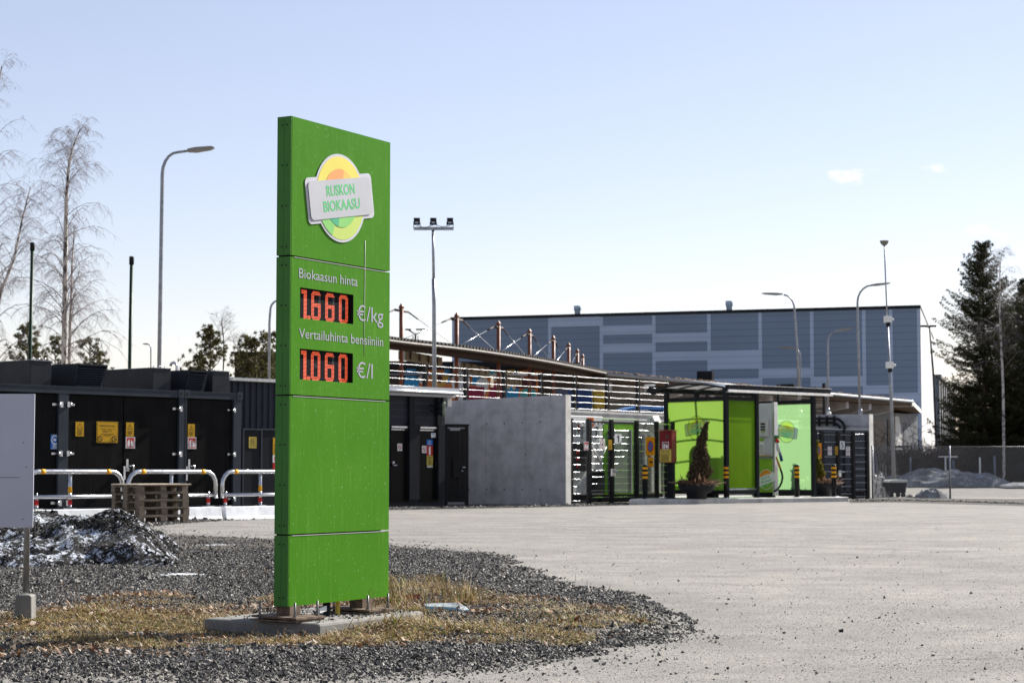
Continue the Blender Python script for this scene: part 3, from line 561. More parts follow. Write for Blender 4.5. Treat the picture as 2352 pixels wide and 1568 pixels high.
# ================================================================ PRICE TOTEM
TX, TZ, TA, TW, TH_, TT = -1.309, .171, 61.2, 1.097, 2.8895, .10
tot = thing('price_totem', 'tall bright green fuel price totem with red LED digits', 'price sign', (TX, 11.7, 0), R(TA))
tf = Fr((TX, 11.7), TA)
zs = [TZ, tf.z(664, 1228) + 0, tf.z(668, 907), tf.z(668, 587), TZ + TH_]
b = MB()
LIP = mat('sunlit_lip', (.42, .44, .42), .5)  # pale tone painted in for sunlight along the folded seams
def seg(b, z0, z1, holes=()):
    xs = sorted({0, TW} | {h[0] for h in holes} | {h[1] for h in holes}); zz = sorted({z0, z1} | {h[2] for h in holes} | {h[3] for h in holes})
    for i in range(len(xs) - 1):
        for j in range(len(zz) - 1):
            cx, cz = (xs[i] + xs[i + 1]) / 2, (zz[j] + zz[j + 1]) / 2
            if any(h[0] < cx < h[1] and h[2] < cz < h[3] for h in holes): continue
            b.face([(xs[i], 0, zz[j]), (xs[i + 1], 0, zz[j]), (xs[i + 1], 0, zz[j + 1]), (xs[i], 0, zz[j + 1])])
    for (x0, x1, q0, q1) in holes:
        d = .03; p = [(x0, q0), (x1, q0), (x1, q1), (x0, q1)]
        for k in range(4): (a, c), (e, f) = p[k], p[(k + 1) % 4]; b.face([(a, 0, c), (a, d, c), (e, d, f), (e, 0, f)], 1)
w1 = [tf.loc(689.5, 660), tf.loc(812, 676.6), tf.loc(688.6, 730.5), tf.loc(811.3, 744)]; w2 = [tf.loc(688.8, 800), tf.loc(811, 811.6), tf.loc(688, 870.8), tf.loc(810.2, 879)]
hole = lambda w: ((w[0][0] + w[2][0]) / 2, (w[1][0] + w[3][0]) / 2, (w[2][1] + w[3][1]) / 2, (w[0][1] + w[1][1]) / 2)
h1, h2 = hole(w1), hole(w2)
gap = .0045
for i in range(4):
    z0, z1 = zs[i] + (gap if i else 0), zs[i + 1] - (gap if i < 3 else 0)
    b = MB(); seg(b, z0, z1, (h1, h2) if i == 2 else ())
    b.face([(0, 0, z1), (TW, 0, z1), (TW, .05, z1), (0, .05, z1)]); b.face([(0, 0, z0), (0, .05, z0), (TW, .05, z0), (TW, 0, z0)])
    if i < 3: b.hexa((.035, -.0022, z1 - .0025), (TW - .085, 0, 0), (0, .02, 0), (0, 0, .0035), 2)       # folded lip, coloured pale to look sunlit
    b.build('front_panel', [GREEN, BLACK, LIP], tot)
    e = MB(); e.hexa((0.0, .002, z0), (.012, 0, 0), (0, TT / 2 - .003, 0), (0, 0, z1 - z0), 0); e.hexa((0, TT / 2 + .001, z0), (.012, 0, 0), (0, TT / 2 - .001, 0), (0, 0, z1 - z0), 0)
    e.hexa((-.0015, .0, z0), (.014, 0, 0), (0, .0019, 0), (0, 0, z1 - z0), 0)
    e.hexa((TW - .012, .002, z0), (.012, 0, 0), (0, TT - .002, 0), (0, 0, z1 - z0), 0); e.hexa((.012, TT - .006, z0), (TW - .024, 0, 0), (0, .006, 0), (0, 0, z1 - z0), 0)
    for zz in np.linspace(z0 + .05, z1 - .05, 4 if i else 2):
        for yy in (TT * .3, TT * .62): e.tube([(-.0, yy, zz), (-.004, yy, zz)], .0045, 8, 1)
    e.build('side_panel', [GREEN_D, BLACK], tot)
b = MB(); b.box(.013, TW - .013, .052, TT - .007, TZ + .01, TZ + TH_ - .014); b.build('seam_backing', DARK, tot)  # dark core box added so no sky shines through the seams
b = MB(); b.box(.003, TW - .003, .003, TT - .003, TZ + TH_ - .012, TZ + TH_ - .004)
for xx in (.22, .8): b.tube([(xx, .05, TZ + TH_ - .01), (xx, .05, TZ + TH_ + .014)], .008, 8, 1)
b.build('top_cap', [mat('cap_sheet', (.3, .42, .22), .35), BLACK], tot)
# lettering
def tl(txt, p0, p1, cap, w=None):
    (x0, z0), (x1, z1) = tf.loc(*p0), tf.loc(*p1); Yd = 11.7 + x0 * math.sin(R(TA)); h = cap / FP * Yd
    b = MB(); b.text(txt, (x0, -.0016, (z0 + z1) / 2), (1, 0, 0), (0, 0, 1), x1 - x0, h, 0, .0)
    b.build('lettering', LETTER, tot)
tl('Biokaasun hinta', (686.3, 639), (821, 656), 22); tl('Vertailuhinta bensiiniin', (686.3, 777), (879.5, 794), 22)
tl('€/kg', (819.6, 737), (880, 741), 34); tl('€/l', (818.5, 867), (855.5, 869), 34)
# LED price displays
def display(hole_, chars):
    x0, x1, z0, z1 = hole_; W, Hh = x1 - x0, z1 - z0
    s = MB(); s.box(x0, x1, .024, .034, z0, z1, 0); rows = 22; ph = Hh * .955 / rows; zb = z0 + Hh * .012; cw = W / 3.86; xb = x1 - 4 * cw
    lit = MB()
    def strokes(ch):
        o = set()
        for r in range(rows):
            l = rr = False; full = False
            top, mid, bot = r >= rows - 3, 10 <= r <= 12, r < 3
            if ch in '06': l = True
            if ch == '0': rr = True
            if ch == '6': rr = r <= 12
            full = top or bot or (mid and ch == '6')
            o.add((r, l, rr, full))
        return o
    digs = []
    for i, ch in enumerate(chars):
        lit = MB(); digs.append(lit); bx = xb + i * cw
        gx0, gx1 = bx + cw * .16, bx + cw * .84; sw = cw * .20
        if ch == '1':
            for r in range(rows):
                zz = zb + r * ph; lit.face([(gx1 - cw * .22, .0234, zz), (gx1, .0234, zz), (gx1, .0234, zz + ph * .55), (gx1 - cw * .22, .0234, zz + ph * .55)])
                if rows - 3 <= r: lit.face([(gx1 - cw * .38, .0234, zz), (gx1 - cw * .23, .0234, zz), (gx1 - cw * .23, .0234, zz + ph * .55), (gx1 - cw * .38, .0234, zz + ph * .55)])
                s.face([(gx0 - .02, .0237, zz), (gx0 + sw * .8 - .02, .0237, zz), (gx0 + sw * .8 - .02, .0237, zz + ph * .4), (gx0 - .02, .0237, zz + ph * .4)], 1)
            for r in range(3):
                zz = zb + r * ph; wv = (.10, .16, .10)[r]; cxx = gx1 + cw * .16; lit.face([(cxx - cw * wv, .0234, zz), (cxx + cw * wv * .9, .0234, zz), (cxx + cw * wv * .9, .0234, zz + ph * .55), (cxx - cw * wv, .0234, zz + ph * .55)])
            continue
        for (r, l, rr, full) in strokes(ch):
            zz = zb + r * ph; cut = cw * .05 * (2 if r in (0, rows - 1) else 1 if r in (1, rows - 2) else 0)
            def dash(a, c, tgt=lit, y=.0234, mi=0, hh=.55):
                n = max(1, round((c - a) / (cw * .11))); d = (c - a) / n
                for q in range(n): tgt.face([(a + q * d, y, zz), (a + q * d + d * .88, y, zz), (a + q * d + d * .88, y, zz + ph * hh), (a + q * d, y, zz + ph * hh)], mi)
            if full: dash(gx0 + cut, gx1 - cut)
            else:
                if l: dash(gx0, gx0 + sw)
                if rr: dash(gx1 - sw, gx1)
                if not rr: dash(gx1 - sw * .8, gx1, s, .0237, 1, .4)
                if ch == '0' and 10 <= r <= 12: dash(gx0 + sw * 1.2, gx1 - sw * 1.2, s, .0237, 1, .3)
    o = s.build('price_display', [LEDBG, LEDOFF], tot)
    for q in digs: q.build('digit', LED, o)
display(h1, '1660'); display(h2, '1060')
# round emblem
def arc(cx, cz, r, a0, a1, n=24, sx=1.0): return [(cx + sx * r * math.cos(R(a0 + (a1 - a0) * i / n)), cz + r * math.sin(R(a0 + (a1 - a0) * i / n))) for i in range(n + 1)]
def rrect(hw, hh, r, tilt, n=5):
    p = []
    for (sx, sz, a) in ((1, 1, 0), (-1, 1, 90), (-1, -1, 180), (1, -1, 270)): p += [(sx * (hw - r) + r * math.cos(R(a + 90 * i / n)), sz * (hh - r) + r * math.sin(R(a + 90 * i / n))) for i in range(n + 1)]
    c, s = math.cos(R(tilt)), math.sin(R(tilt)); return [(x * c - z * s, x * s + z * c) for x, z in p]
def emblem(name, parent, o, ex, ez, Rr, step, mats, tilt=10, asp=1.03):
    """mats: silver, yellow, orange, pale orange, lime, green, teal, banner, text"""
    o, ex, ez = Vector(o), Vector(ex), Vector(ez); out = ex.cross(ez)
    b = MB()
    def put(poly, lay, mi, t=None):
        t = step if t is None else t
        b.prism([(u * Rr * asp, v * Rr) for u, v in poly], o + out * (lay * step), ex, ez, out * t, mi)
    put(arc(0, 0, 1.0, 0, 360, 48)[:-1], 0, 0, step * 1.5); put(rrect(1.31, .515, .12, tilt), 0, 0, step * 1.47)
    q = .94
    put(arc(0, 0, q, 0, 180), 1.5, 1, .0012); put(arc(0, 0, q, 180, 360), 1.5, 4, .0012)
    def flatp(poly, lay, mi): b.face([o + ex * (u * Rr * asp) + ez * (v * Rr) + out * lay for u, v in poly], mi)
    z1 = step * 1.5 + .0024
    flatp(arc(0, 0, .66, 80, 180) + [(0, 0)], z1, 2); flatp(arc(0, 0, .66, 0, 80) + [(0, 0)], z1, 3)
    flatp(arc(0, 0, .93, 180, 250) + [(0, 0)], z1, 5); flatp(arc(0, 0, .66, 195, 262) + [(0, 0)], z1 + .001, 6); flatp(arc(0, 0, .66, 262, 350) + [(0, 0)], z1 + .001, 5)
    put(rrect(1.23, .43, .12, tilt), 1.5 + .004 / step, 7, step * .9)
    t = R(tilt); tx = (ex * math.cos(t) * 1 + ez * math.sin(t)).normalized(); tz = (ez * math.cos(t) - ex * math.sin(t)).normalized(); z2 = step * 2.4 + .0047
    b.text('RUSKON', o + tz * (Rr * .075) + out * z2, tx, tz, 1.12 * Rr * asp, .24 * Rr, 8, .022, 'c'); b.text('BIOKAASU', o - tz * (Rr * .265) + out * z2, tx, tz, 1.45 * Rr * asp, .24 * Rr, 8, .022, 'c')
    return b.build(name, mats, parent)
ex_, ez_ = tf.loc(780.7, 455.5)
EM = [LOGOW, LY, LO, LO2, LG, LG2, LT, BANNER, LTX]
emblem('emblem', tot, (ex_, -.002, ez_), (1, 0, 0), (0, 0, 1), .272, .002, EM, 10)
px_, pz_ = tf.loc(838.5, 553); b = MB(); b.tube([(px_, -.001, pz_), (px_ - .002, -.001, pz_ - .2), (px_ - .006, -.0012, pz_ - .5), (px_ - .004, -.001, pz_ - .72)], [.0028, .002, .0022, .0012], 5)
b.build('dripping_streak', mat('bird_streak', (.62, .66, .55), .7), tot)
# feet
BOLT_M = mat('zinc_bolt', (.16, .16, .16), .5, .5, var=.3, scale=30)
for i, xx in enumerate((.02, TW - .30)):
    b = MB(); b.box(xx, xx + .11, -.0, TT * .95, .115, TZ + .002, 0); c = b.build('support_column', RUST, tot)
    b = MB(); b.hexa((xx - .09, -.11, .100), (.30, 0, -.004), (0, .32, .008), (0, 0, .012), 0); b.hexa((xx - .085, -.105, .086), (.29, 0, 0), (0, .31, 0), (0, 0, .010), 1); b.build('base_plate', [RUST, RUST], tot)
    for bx in (-.055, .175):
        for by in (-.075, .175):
            b = MB(); b.tube([(xx + bx, by, .085), (xx + bx, by, .198)], .0065, 8, 0); b.tube([(xx + bx, by, .112), (xx + bx, by, .124)], .013, 6, 0, smooth=False); b.build('anchor_bolt', BOLT_M, tot)
xa = tf.x(757); xb = tf.x(783)
(MB().tube([(xa + .05, .05, .06), (xa + .06, .05, .12), (xa + .045, .05, TZ + .03)], .024, 10).build('black_conduit', RUBBER, tot))
b = MB(); b.tube([(xb + .05, .05, .06 + .005 * i) for i in range(0, 29)], [.0165 if i % 2 else .0135 for i in range(29)], 10); b.build('yellow_conduit', YHOSE, tot)
b = MB(); b.hexa((xa - .06, .02, .11), (.07, 0, .01), (0, .03, 0), (0, 0, .03)); b.build('white_tag', WHITE, tot)
# foundation slab
b = MB(); b.box(-.02, 1.15, -.23, .60, -.1, .083)
tag(b.build('concrete_foundation', CONC_D, loc=(TX, 11.7, 0), rz=R(TA), bevel=.018), 'grey concrete slab under the green totem', 'foundation')

# slab_stones: grit lying on the slab
_n = 900; _u = rng.uniform(0, 1.13, _n); _v = rng.uniform(-.22, .58, _n); _k = rng.random(_n) < np.where((_u > .45) | (_v < -.1), .9, .25); _u, _v = _u[_k], _v[_k]
_c, _s = math.cos(R(TA)), math.sin(R(TA)); V, F = stones(len(_u), TX + _u * _c - _v * _s, 11.7 + _u * _s + _v * _c, rng.gamma(3, .0016, len(_u)) + .0025, .2, np.full(len(_u), .083))
tag(fast_mesh('gravel_crumbs', V, F, STONE), 'loose grit lying on the concrete slab under the totem', 'gravel', kind='stuff')
# ================================================================ LEFT FOREGROUND
g = G(60, 1432); YS = g.y
t = thing('blank_sign', 'blank blue-grey sign board on a post with concrete foot', 'sign', (g.x, g.y, 0))
sf = Fr((g.x, g.y), 0)
x0, x1, z0, z1 = sf.x(-330), sf.loc(83.5, 1000)[0], sf.z(83, 1210), sf.z(83, 905)
b = MB(); b.box(x0, x1, -.058, -.048, z0, z1, 0)
sx0, sx1 = sf.x(-60), sf.x(52); zl = sf.z(40, 1096); b.box(sx0, sx1, -.0586, -.0575, zl - .0018, zl + .0018, 1)
for (a, c) in ((59, 1016), (66, 1072), (58, 1191), (-160, 1016), (-160, 1191)): u, v = sf.loc(a, c); b.tube([(u, -.0578, v), (u, -.0605, v)], .004, 8, 1)
b.build('board', [GREYP, mat('slot_bolt_dark', (.06, .065, .075), .6)], t, bevel=.002)  # dark tone of the slit line and bolt heads
for xx in (0., sf.x(-230)):
    b = MB(); b.tube([(xx, -.02, .2), (xx, -.02, z1 - .03)], .0195, 14); b.build('post', GALV_D, t)
    b = MB(); b.prism([(-.062, -.06), (.056, -.06), (.05, .175), (.04, .188), (-.04, .188), (-.052, .17)], (xx, -.085, .0), (1, 0, 0), (0, 0, 1), (0, .13, 0)); b.build('concrete_foot', CONC_D, t, bevel=.012)

# dirty snow pile
xs = np.arange(-7.6, -2.7, .035); ys = np.arange(18.6, 29.5, .06); PXg, PYg = np.meshgrid(xs, ys)
def pile(x, y):
    n1 = fbm(x, y, .9, 4, 101); wob = (n1 - .47) * 1.6
    edge = np.clip((y + wob * .5 - 19.35 - .16 * np.abs(x + 4.6)) / .55, 0, 1); edge = edge * edge * (3 - 2 * edge)
    right = np.clip((-.157 * y - x + wob * .25) / .6, 0, 1); right = right * right * (3 - 2 * right)
    back = np.clip((28.6 - y) / 1.2, 0, 1)
    h = .26 + heap(x, y, -4.42, 22.0, .55, .9, .30) + heap(x, y, -3.85, 20.7, .45, .8, .14) + heap(x, y, -6.2, 25.5, 1.2, 1.3, .26) + heap(x, y, -5.6, 21.6, 1.0, .9, .12) + heap(x, y, -7.2, 22, .8, 1.5, .18) - heap(x, y, -4.9, 20.2, .5, .5, .10)
    h = h + (fbm(x, y, 2.6, 5, 7) - .48) * .26 + (fbm(x, y, 8, 3, 17) - .45) * .08 + (fbm(x, y, 26, 2, 27) - .4) * .035
    return h * edge * right * back * (1 - .45 * np.clip((y - 24) / 3, 0, 1) * (x > -5.2)) - .06
PZ = pile(PXg, PYg); ny_, nx_ = PXg.shape; idx = np.arange(ny_ * nx_).reshape(ny_, nx_)
kp = np.maximum(PZ[:-1, :-1], PZ[1:, 1:]) > -.05
F4 = np.stack([idx[:-1, :-1], idx[:-1, 1:], idx[1:, 1:], idx[1:, :-1]], -1)[kp]
tag(fast_mesh('snow_pile', np.stack([PXg, PYg, PZ], -1).reshape(-1, 3), F4, SNOW, smooth=True), 'low heap of dirty melting snow crusted with dark grit', 'snow pile')
nq = 150000; x = rng.uniform(-7.4, -2.9, nq); y = rng.uniform(18.8, 27.5, nq); z = pile(x, y); gm = fbm(x, y, 2.1, 4, 404)
k = (z > .0) & (rng.random(nq) < np.clip((gm - .42) * 4, .03, .8)); x, y, z = x[k], y[k], z[k]
V, F = stones(len(x), x, y, rng.gamma(3, .0026, len(x)) + .003, .25, z)
tag(fast_mesh('gravel_grit', V, F, m_island('dark_grit', [(0, (.006, .006, .006)), (.6, (.022, .021, .020)), (.92, (.06, .056, .05)), (1, (.2, .19, .17))], .85, .1)), 'dark grit crusting the dirty snow pile', 'grit', kind='stuff')
for (a_, b_, rx, ry, sd) in [(410, 1325, .26, .35, 1), (500, 1256, .35, .35, 2)]:
    g = G(a_, b_); b = MB(); b.lathe([(1.0, 0), (.8, .012), (.4, .02), (.01, .022)], n=22); r_ = random.Random(sd); ph = [r_.uniform(0, 6.28) for _ in range(4)]
    b.v = [(x * rx * (1 + .3 * math.sin(3 * math.atan2(y, x) + ph[0]) + .15 * math.sin(7 * math.atan2(y, x) + ph[1])), y * ry * (1 + .2 * math.sin(4 * math.atan2(y, x) + ph[2])), z) for x, y, z in b.v]
    tag(b.build('ice_patch', mat('old_ice', (.5, .52, .54), .5, var=.5, scale=8), loc=(g.x, g.y, .012)), ['thin patch of old ice on the gravel in front of the snow pile', 'thin patch of ice on the gravel near the asphalt lane'][sd - 1], 'ice patch')

# pallets
PO = G(318, 1203); PA = 49
pts_ = PO
def make_pallet(name, label, loc):
    t = thing(name, label, 'pallet', loc, R(PA), 'stacked wooden pallets')
    Lx, Ly = 1.2, .8
    b = MB()
    for i in range(5): yy = (Ly - .1) * i / 4; b.box(0, Lx, yy, yy + (.145 if i in (0, 2, 4) else .1) * .69, .122, .144)
    b.build('deck_boards', WOOD, t)
    b = MB()
    for xx in (0, (Lx - .145) / 2, Lx - .145): b.box(xx, xx + .145, 0, Ly, .1, .1215)
    b.build('stringer_boards', WOOD, t)
    for xx in (0, (Lx - .145) / 2, Lx - .145):
        for yy, ww in ((0, .1), ((Ly - .145) / 2, .145), (Ly - .1, .1)): b = MB(); b.box(xx + .002, xx + .143, yy + .001, yy + ww - .001, .022, .0998); b.build('block', WOOD, t)
    b = MB()
    for yy, ww in ((0, .1), ((Ly - .145) / 2, .145), (Ly - .1, .1)): b.box(0, Lx, yy, yy + ww, 0, .0218)
    b.build('bottom_boards', WOOD, t)
    return t
ORD = ['bottom pallet of the weathered stack by the barrier', 'second pallet from the ground in the weathered stack', 'middle pallet of the weathered stack by the barrier', 'fourth pallet from the ground in the weathered stack', 'top pallet of the weathered stack, under a pale board']
pal = make_pallet('wooden_pallet', ORD[0], (PO.x, PO.y, .0))
for i in range(1, 5):
    c = copy_tree(pal); c.location = (PO.x + random.uniform(-.02, .02), PO.y + random.uniform(-.02, .02), .1445 * i); c.rotation_euler[2] = R(PA + random.uniform(-1.2, 1.2)); c['label'] = ORD[i]
b = MB(); b.box(-.02, 1.22, -.02, .81, 0, .020)
tag(b.build('pale_board', PLY, loc=(PO.x, PO.y, .1445 * 5), rz=R(PA - .6)), 'thin pale board lying on top of the pallet stack', 'board')

# crash barriers
CA = 50
def barrier(name, label, o, Lb, posts, left_open=False):
    t = thing(name, label, 'barrier', o, R(CA), 'crash barriers in front of the dark containers')
    b = MB(); b.prism([(-.21, 0), (.21, 0), (.165, .08), (.13, .255), (.12, .265), (-.12, .265), (-.13, .255), (-.165, .08)], (.0, .0, 0), (0, 1, 0), (0, 0, 1), (Lb, 0, 0)); b.build('concrete_base', BARR, t, bevel=.015)
    r = .042; top = .97; mid = .50; e0, e1 = .04, Lb - .04; rad = .26
    p = [(e1, 0, mid - .06), (e1, 0, top - rad)] + [(e1 - rad + rad * math.cos(R(a)), 0, top - rad + rad * math.sin(R(a))) for a in (20, 45, 70, 90)]
    p += [(e0 + rad - rad * math.sin(R(a)), 0, top - rad + rad * math.cos(R(a))) for a in (0, 20, 45, 70)] + [(e0, 0, top - rad), (e0, 0, mid - .06)]
    b = MB(); b.tube(p, r, 12); b.build('top_rail', GALV, t)
    b = MB(); b.tube([(e0 - .0, 0, mid), (e1, 0, mid)], .034, 12); b.build('mid_rail', GALV, t)
    for s in (e0 + rad + .05, e1 - rad - .14): b = MB(); b.tube([(s, 0, top), (s + .1, 0, top)], r + .003, 12); b.build('yellow_band', AMBER, t)
    for (s, full) in posts:
        b = MB(); b.tube([(s, .03, .26), (s, .03, top - .03 if full else mid)], .036, 12)
        b.box(s - .09, s + .09, -.06, .1, .265, .285)
        b.tube([(s - .05, -.045, mid + .0), (s - .05, -.045, mid + .07)], .014, 6)
        pp = b.build('rail_post', GALV, t)
        b = MB(); b.tube([(s, .03, .345), (s, .03, .445)], .039, 12); b.build('red_band', RED, pp)
        if full: b = MB(); b.tube([(s, .03, .57), (s, .03, .69)], .039, 12); b.build('yellow_band', AMBER, pp)
    return t
BF = Fr(G(498, 1193.5), CA)
Lb = -BF.x(290) - .02
barrier('crash_barrier', 'galvanised rail barrier on concrete base directly behind the pallet stack', BF.o - BF.ex * Lb, Lb, [(Lb + BF.x(397), True), (Lb + BF.x(482), False)])
barrier('crash_barrier', 'galvanised rail barrier behind the snow pile, running left from the pallets', BF.o - BF.ex * (Lb * 2 + .06), Lb, [(Lb * 2 + .06 + BF.x(165), True), (.3, False)])
xC = BF.x(508); barrier('crash_barrier', 'galvanised rail barrier on concrete base partly hidden by the green totem', BF.o + BF.ex * xC, 2.9, [(BF.x(601) - xC, True), (BF.x(518.5) - xC + .03, False)])

# ================================================================ CONTAINERS
CF = Fr((-6.31, 46.5), 50); CT = 2.81
d1 = lambda a, b_: (a / 3.2129, 746.5 + b_ / 3.2129)      # enlarged view -> photo pixels
def crect(a0, b0, a1, b1, f=CF, y=0.):
    (x0, z1), (x1, z0) = f.loc(*d1(a0, b0), y), f.loc(*d1(a1, b1), y); return x0, x1, z0, z1
def hinge(parent, a0, b0, a1, b1, side, yb):
    x0, x1, z0, z1 = crect(a0, b0, a1, b1); b = MB(); w = (x1 - x0)
    if side > 0: b.box(x0, x1 - w * .3, yb - .03, yb + .0, z0 + .035, z1 - .035); b.box(x1 - w * .28, x1, -.045, -.012, z0, z1); b.tube([(x1 - w * .36, -.04, z0 + .02), (x1 - w * .36, -.04, z1 - .02)], .022, 8)
    else: b.box(x0 + w * .3, x1, yb - .03, yb, z0 + .035, z1 - .035); b.box(x0, x0 + w * .28, -.045, -.012, z0, z1); b.tube([(x0 + w * .36, -.04, z0 + .02), (x0 + w * .36, -.04, z1 - .02)], .022, 8)
    return b.build('hinge', GALV, parent)
def handle(parent, a0, b0, a1, b1, yb):
    x0, x1, z0, z1 = crect(a0, b0, a1, b1); h = z1 - z0; w = x1 - x0; b = MB()
    b.box(x0 + w * .28, x0 + w * .5, yb - .03, yb, z0 + h * .48, z1); b.box(x0, x0 + w * .2, yb - .03, yb, z0, z0 + h * .66); b.box(x0 + w * .0, x0 + w * .6, yb - .02, yb, z0 + h * .42, z0 + h * .5)
    b.tube([(x0 + w * .5, yb - .04, z0 + h * .68), (x1 - .02, yb - .07, z0 + h * .68), (x1 - .02, yb - .07, z0 + h * .42)], .018, 6); b.lathe([(.04, 0), (.05, .03), (.02, .05)], (x0 + w * .4, yb - .03, z0 + h * .46), 8)
    return b.build('door_handle', GALV, parent)
YB = .05
def dplate(parent, name, r, mats, items): x0, x1, z0, z1 = crect(*r, y=YB); return plate(name, parent, x0, x1, z0, z1, YB - .002, mats, items)
def container(name, label, xl, xr, posts, doors):
    t = thing(name, label, 'container', (CF.o.x, CF.o.y, 0), R(50), 'dark equipment containers behind the barriers')
    b = MB(); b.box(xl + .05, xr - .02, .11, 2.7, .06, CT - .05); b.build('body', DARK2, t)
    b = MB(); b.box(xl, xr, -.012, .12, CT - .17, CT - .012); b.box(xl, xr, -.012, .12, .06, .2)
    b.box(xl, xr, -.02, -.0125, CT - .035, CT - .012)
    for s in (xl + .0, xr - .16): b.box(s, s + .16, -.028, .14, CT - .17, CT + .012); b.box(s, s + .16, -.028, .14, .02, .16)
    b.build('corner_rail', FRAME, t)
    for (a0, a1) in posts: b = MB(); b.box(a0, a1, -.008, .11, .2, CT - .172); b.build('post', FRAME, t)
    b = MB()
    for s in (xl + .05, xr - .11): b.box(s, s + .05, -.0295, -.02, CT - .115, CT - .045)
    b.build('casting_slot', BLACK, t)
    for (a0, a1, hs, hd, sg) in doors:
        b = MB(); b.box(a0 + .012, a1 - .012, YB, .10, .22, CT - .2)
        d = b.build('door', DARK2, t)
        for h in hs: hinge(d, *h, YB)
        if hd: handle(d, *hd, YB)
        for s in sg: dplate(d, *s)
    return t
cx = lambda a: CF.x(a / 3.2129)
YK = [YEL, PRINT, YEL]; RW = [WHITE, RED, WHITE]
elec = ('warning_sign', None)
d2 = [((490, 565, 555, 606), -1), ((485, 927, 550, 966), -1), ((480, 1290, 535, 1332), -1)]
hz = lambda l: [(*a, s) for a, s in l]
container('equipment_container', 'long dark equipment container with double doors and a large yellow notice', cx(-420), cx(1350) - .0, [(cx(430), cx(503)), (cx(1320), cx(1374) - .02)], [
    (cx(-300), cx(429), [(392, 563, 457, 606, 1), (385, 927, 452, 966, 1), (380, 1290, 445, 1332, 1)], None, [('mandatory_sign', (373, 806, 433, 915), [BLUE, WHITE, BLUE], [('c', 1, (.5, .64, .44)), ('c', 2, (.5, .64, .34)), ('p', 1, [(.36, .56), (.64, .56), (.7, .68), (.6, .72), (.4, .72), (.3, .68)])] + lines(1, .06, .36, 5, .2, .8) + [('r', 1, (.03, .97, .97, .985)), ('r', 1, (.03, .015, .97, .03))])]),
    (cx(504), cx(920), hz(d2), None, [('warning_sign', (557, 712, 616, 820), YK, TRI(1, 2) + lines(1, .08, .44, 6)), ('notice', (713, 710, 867, 868), YK, [('r', 1, (.03, .03, .97, .97)), ('r', 2, (.045, .045, .955, .955)), ('t', 1, ('RÄJÄHDYSVAARA', .5, .75, .10, .74)), ('t', 1, ('Tupakointi ja avotulen teko', .5, .635, .045, .72)), ('t', 1, ('KIELLETTY', .5, .50, .10, .44)), ('r', 1, (.2, .4, .8, .425)), ('r', 1, (.32, .33, .68, .355)), ('c', 1, (.16, .19, .115)), ('c', 2, (.16, .19, .085)), ('p', 1, [(.1, .25), (.13, .28), (.24, .14), (.21, .11)]), ('c', 1, (.82, .19, .115)), ('c', 2, (.82, .19, .085)), ('p', 1, [(.76, .25), (.79, .28), (.9, .14), (.87, .11)])])]),
    (cx(921), cx(1319), [(1280, 597, 1337, 637, 1), (1278, 930, 1335, 970, 1)], (918, 988, 985, 1140), [('warning_sign', (930, 717, 985, 820), YK, TRI(1, 2) + BOLT + lines(1, .1, .42, 3)), ('extinguisher_sign', (928, 824, 994, 908), RW, FIRE)]),
])
container('equipment_container', 'short dark container with a single door next to the corrugated shed', cx(1352) + .01, 0, [(cx(1352) + .015, cx(1376)), (cx(1722), -.02)], [
    (cx(1377), cx(1721), [(1685, 610, 1731, 643, 1), (1685, 934, 1731, 970, 1), (1690, 1262, 1731, 1298, 1)], (1378, 988, 1435, 1145), [('warning_sign', (1386, 728, 1435, 825), YK, TRI(1, 2) + BOLT + lines(1, .1, .42, 3)), ('extinguisher_sign', (1385, 826, 1446, 911), RW, FIRE)]),
])
# roof ducts and hoods
def roofx(a, yb): return CF.x(a / 3.2129, yb)
def ductbox(label, a0, a1, zt, depth, yb=.35):
    x0, x1 = roofx(a0, yb), roofx(a1, yb); z1 = CF.z(a0 / 3.2129, 746.5 + zt / 3.2129, yb); z0 = CT - .045
    t = thing('roof_duct', label, 'roof duct', (CF.o + CF.ex * x0 - CF.n * yb + Vector((0, 0, z0))), R(50), 'ducts on the container roofs'); w, h = x1 - x0, z1 - z0
    b = MB(); b.box(0, w, 0, depth, .03, h); b.build('casing', DUCT, t, bevel=.012)
    b = MB(); b.box(-.03, w + .03, -.05, depth, 0, .03); b.box(-.012, w + .012, -.012, depth + .01, h, h + .012)
    for i in range(6): b.tube([(w * (.08 + .168 * i), -.03, .03), (w * (.08 + .168 * i), -.03, .05)], .014, 6)
    b.build('flange', GALV_D, t)
    b = MB()
    for i in range(3): xx = w * (.2 + .3 * i); b.tube([(xx, .1, h), (xx, .1, h + .05), (xx + .05, .1, h + .06)], .011, 6)
    b.build('lifting_eye', GALV, t); return t
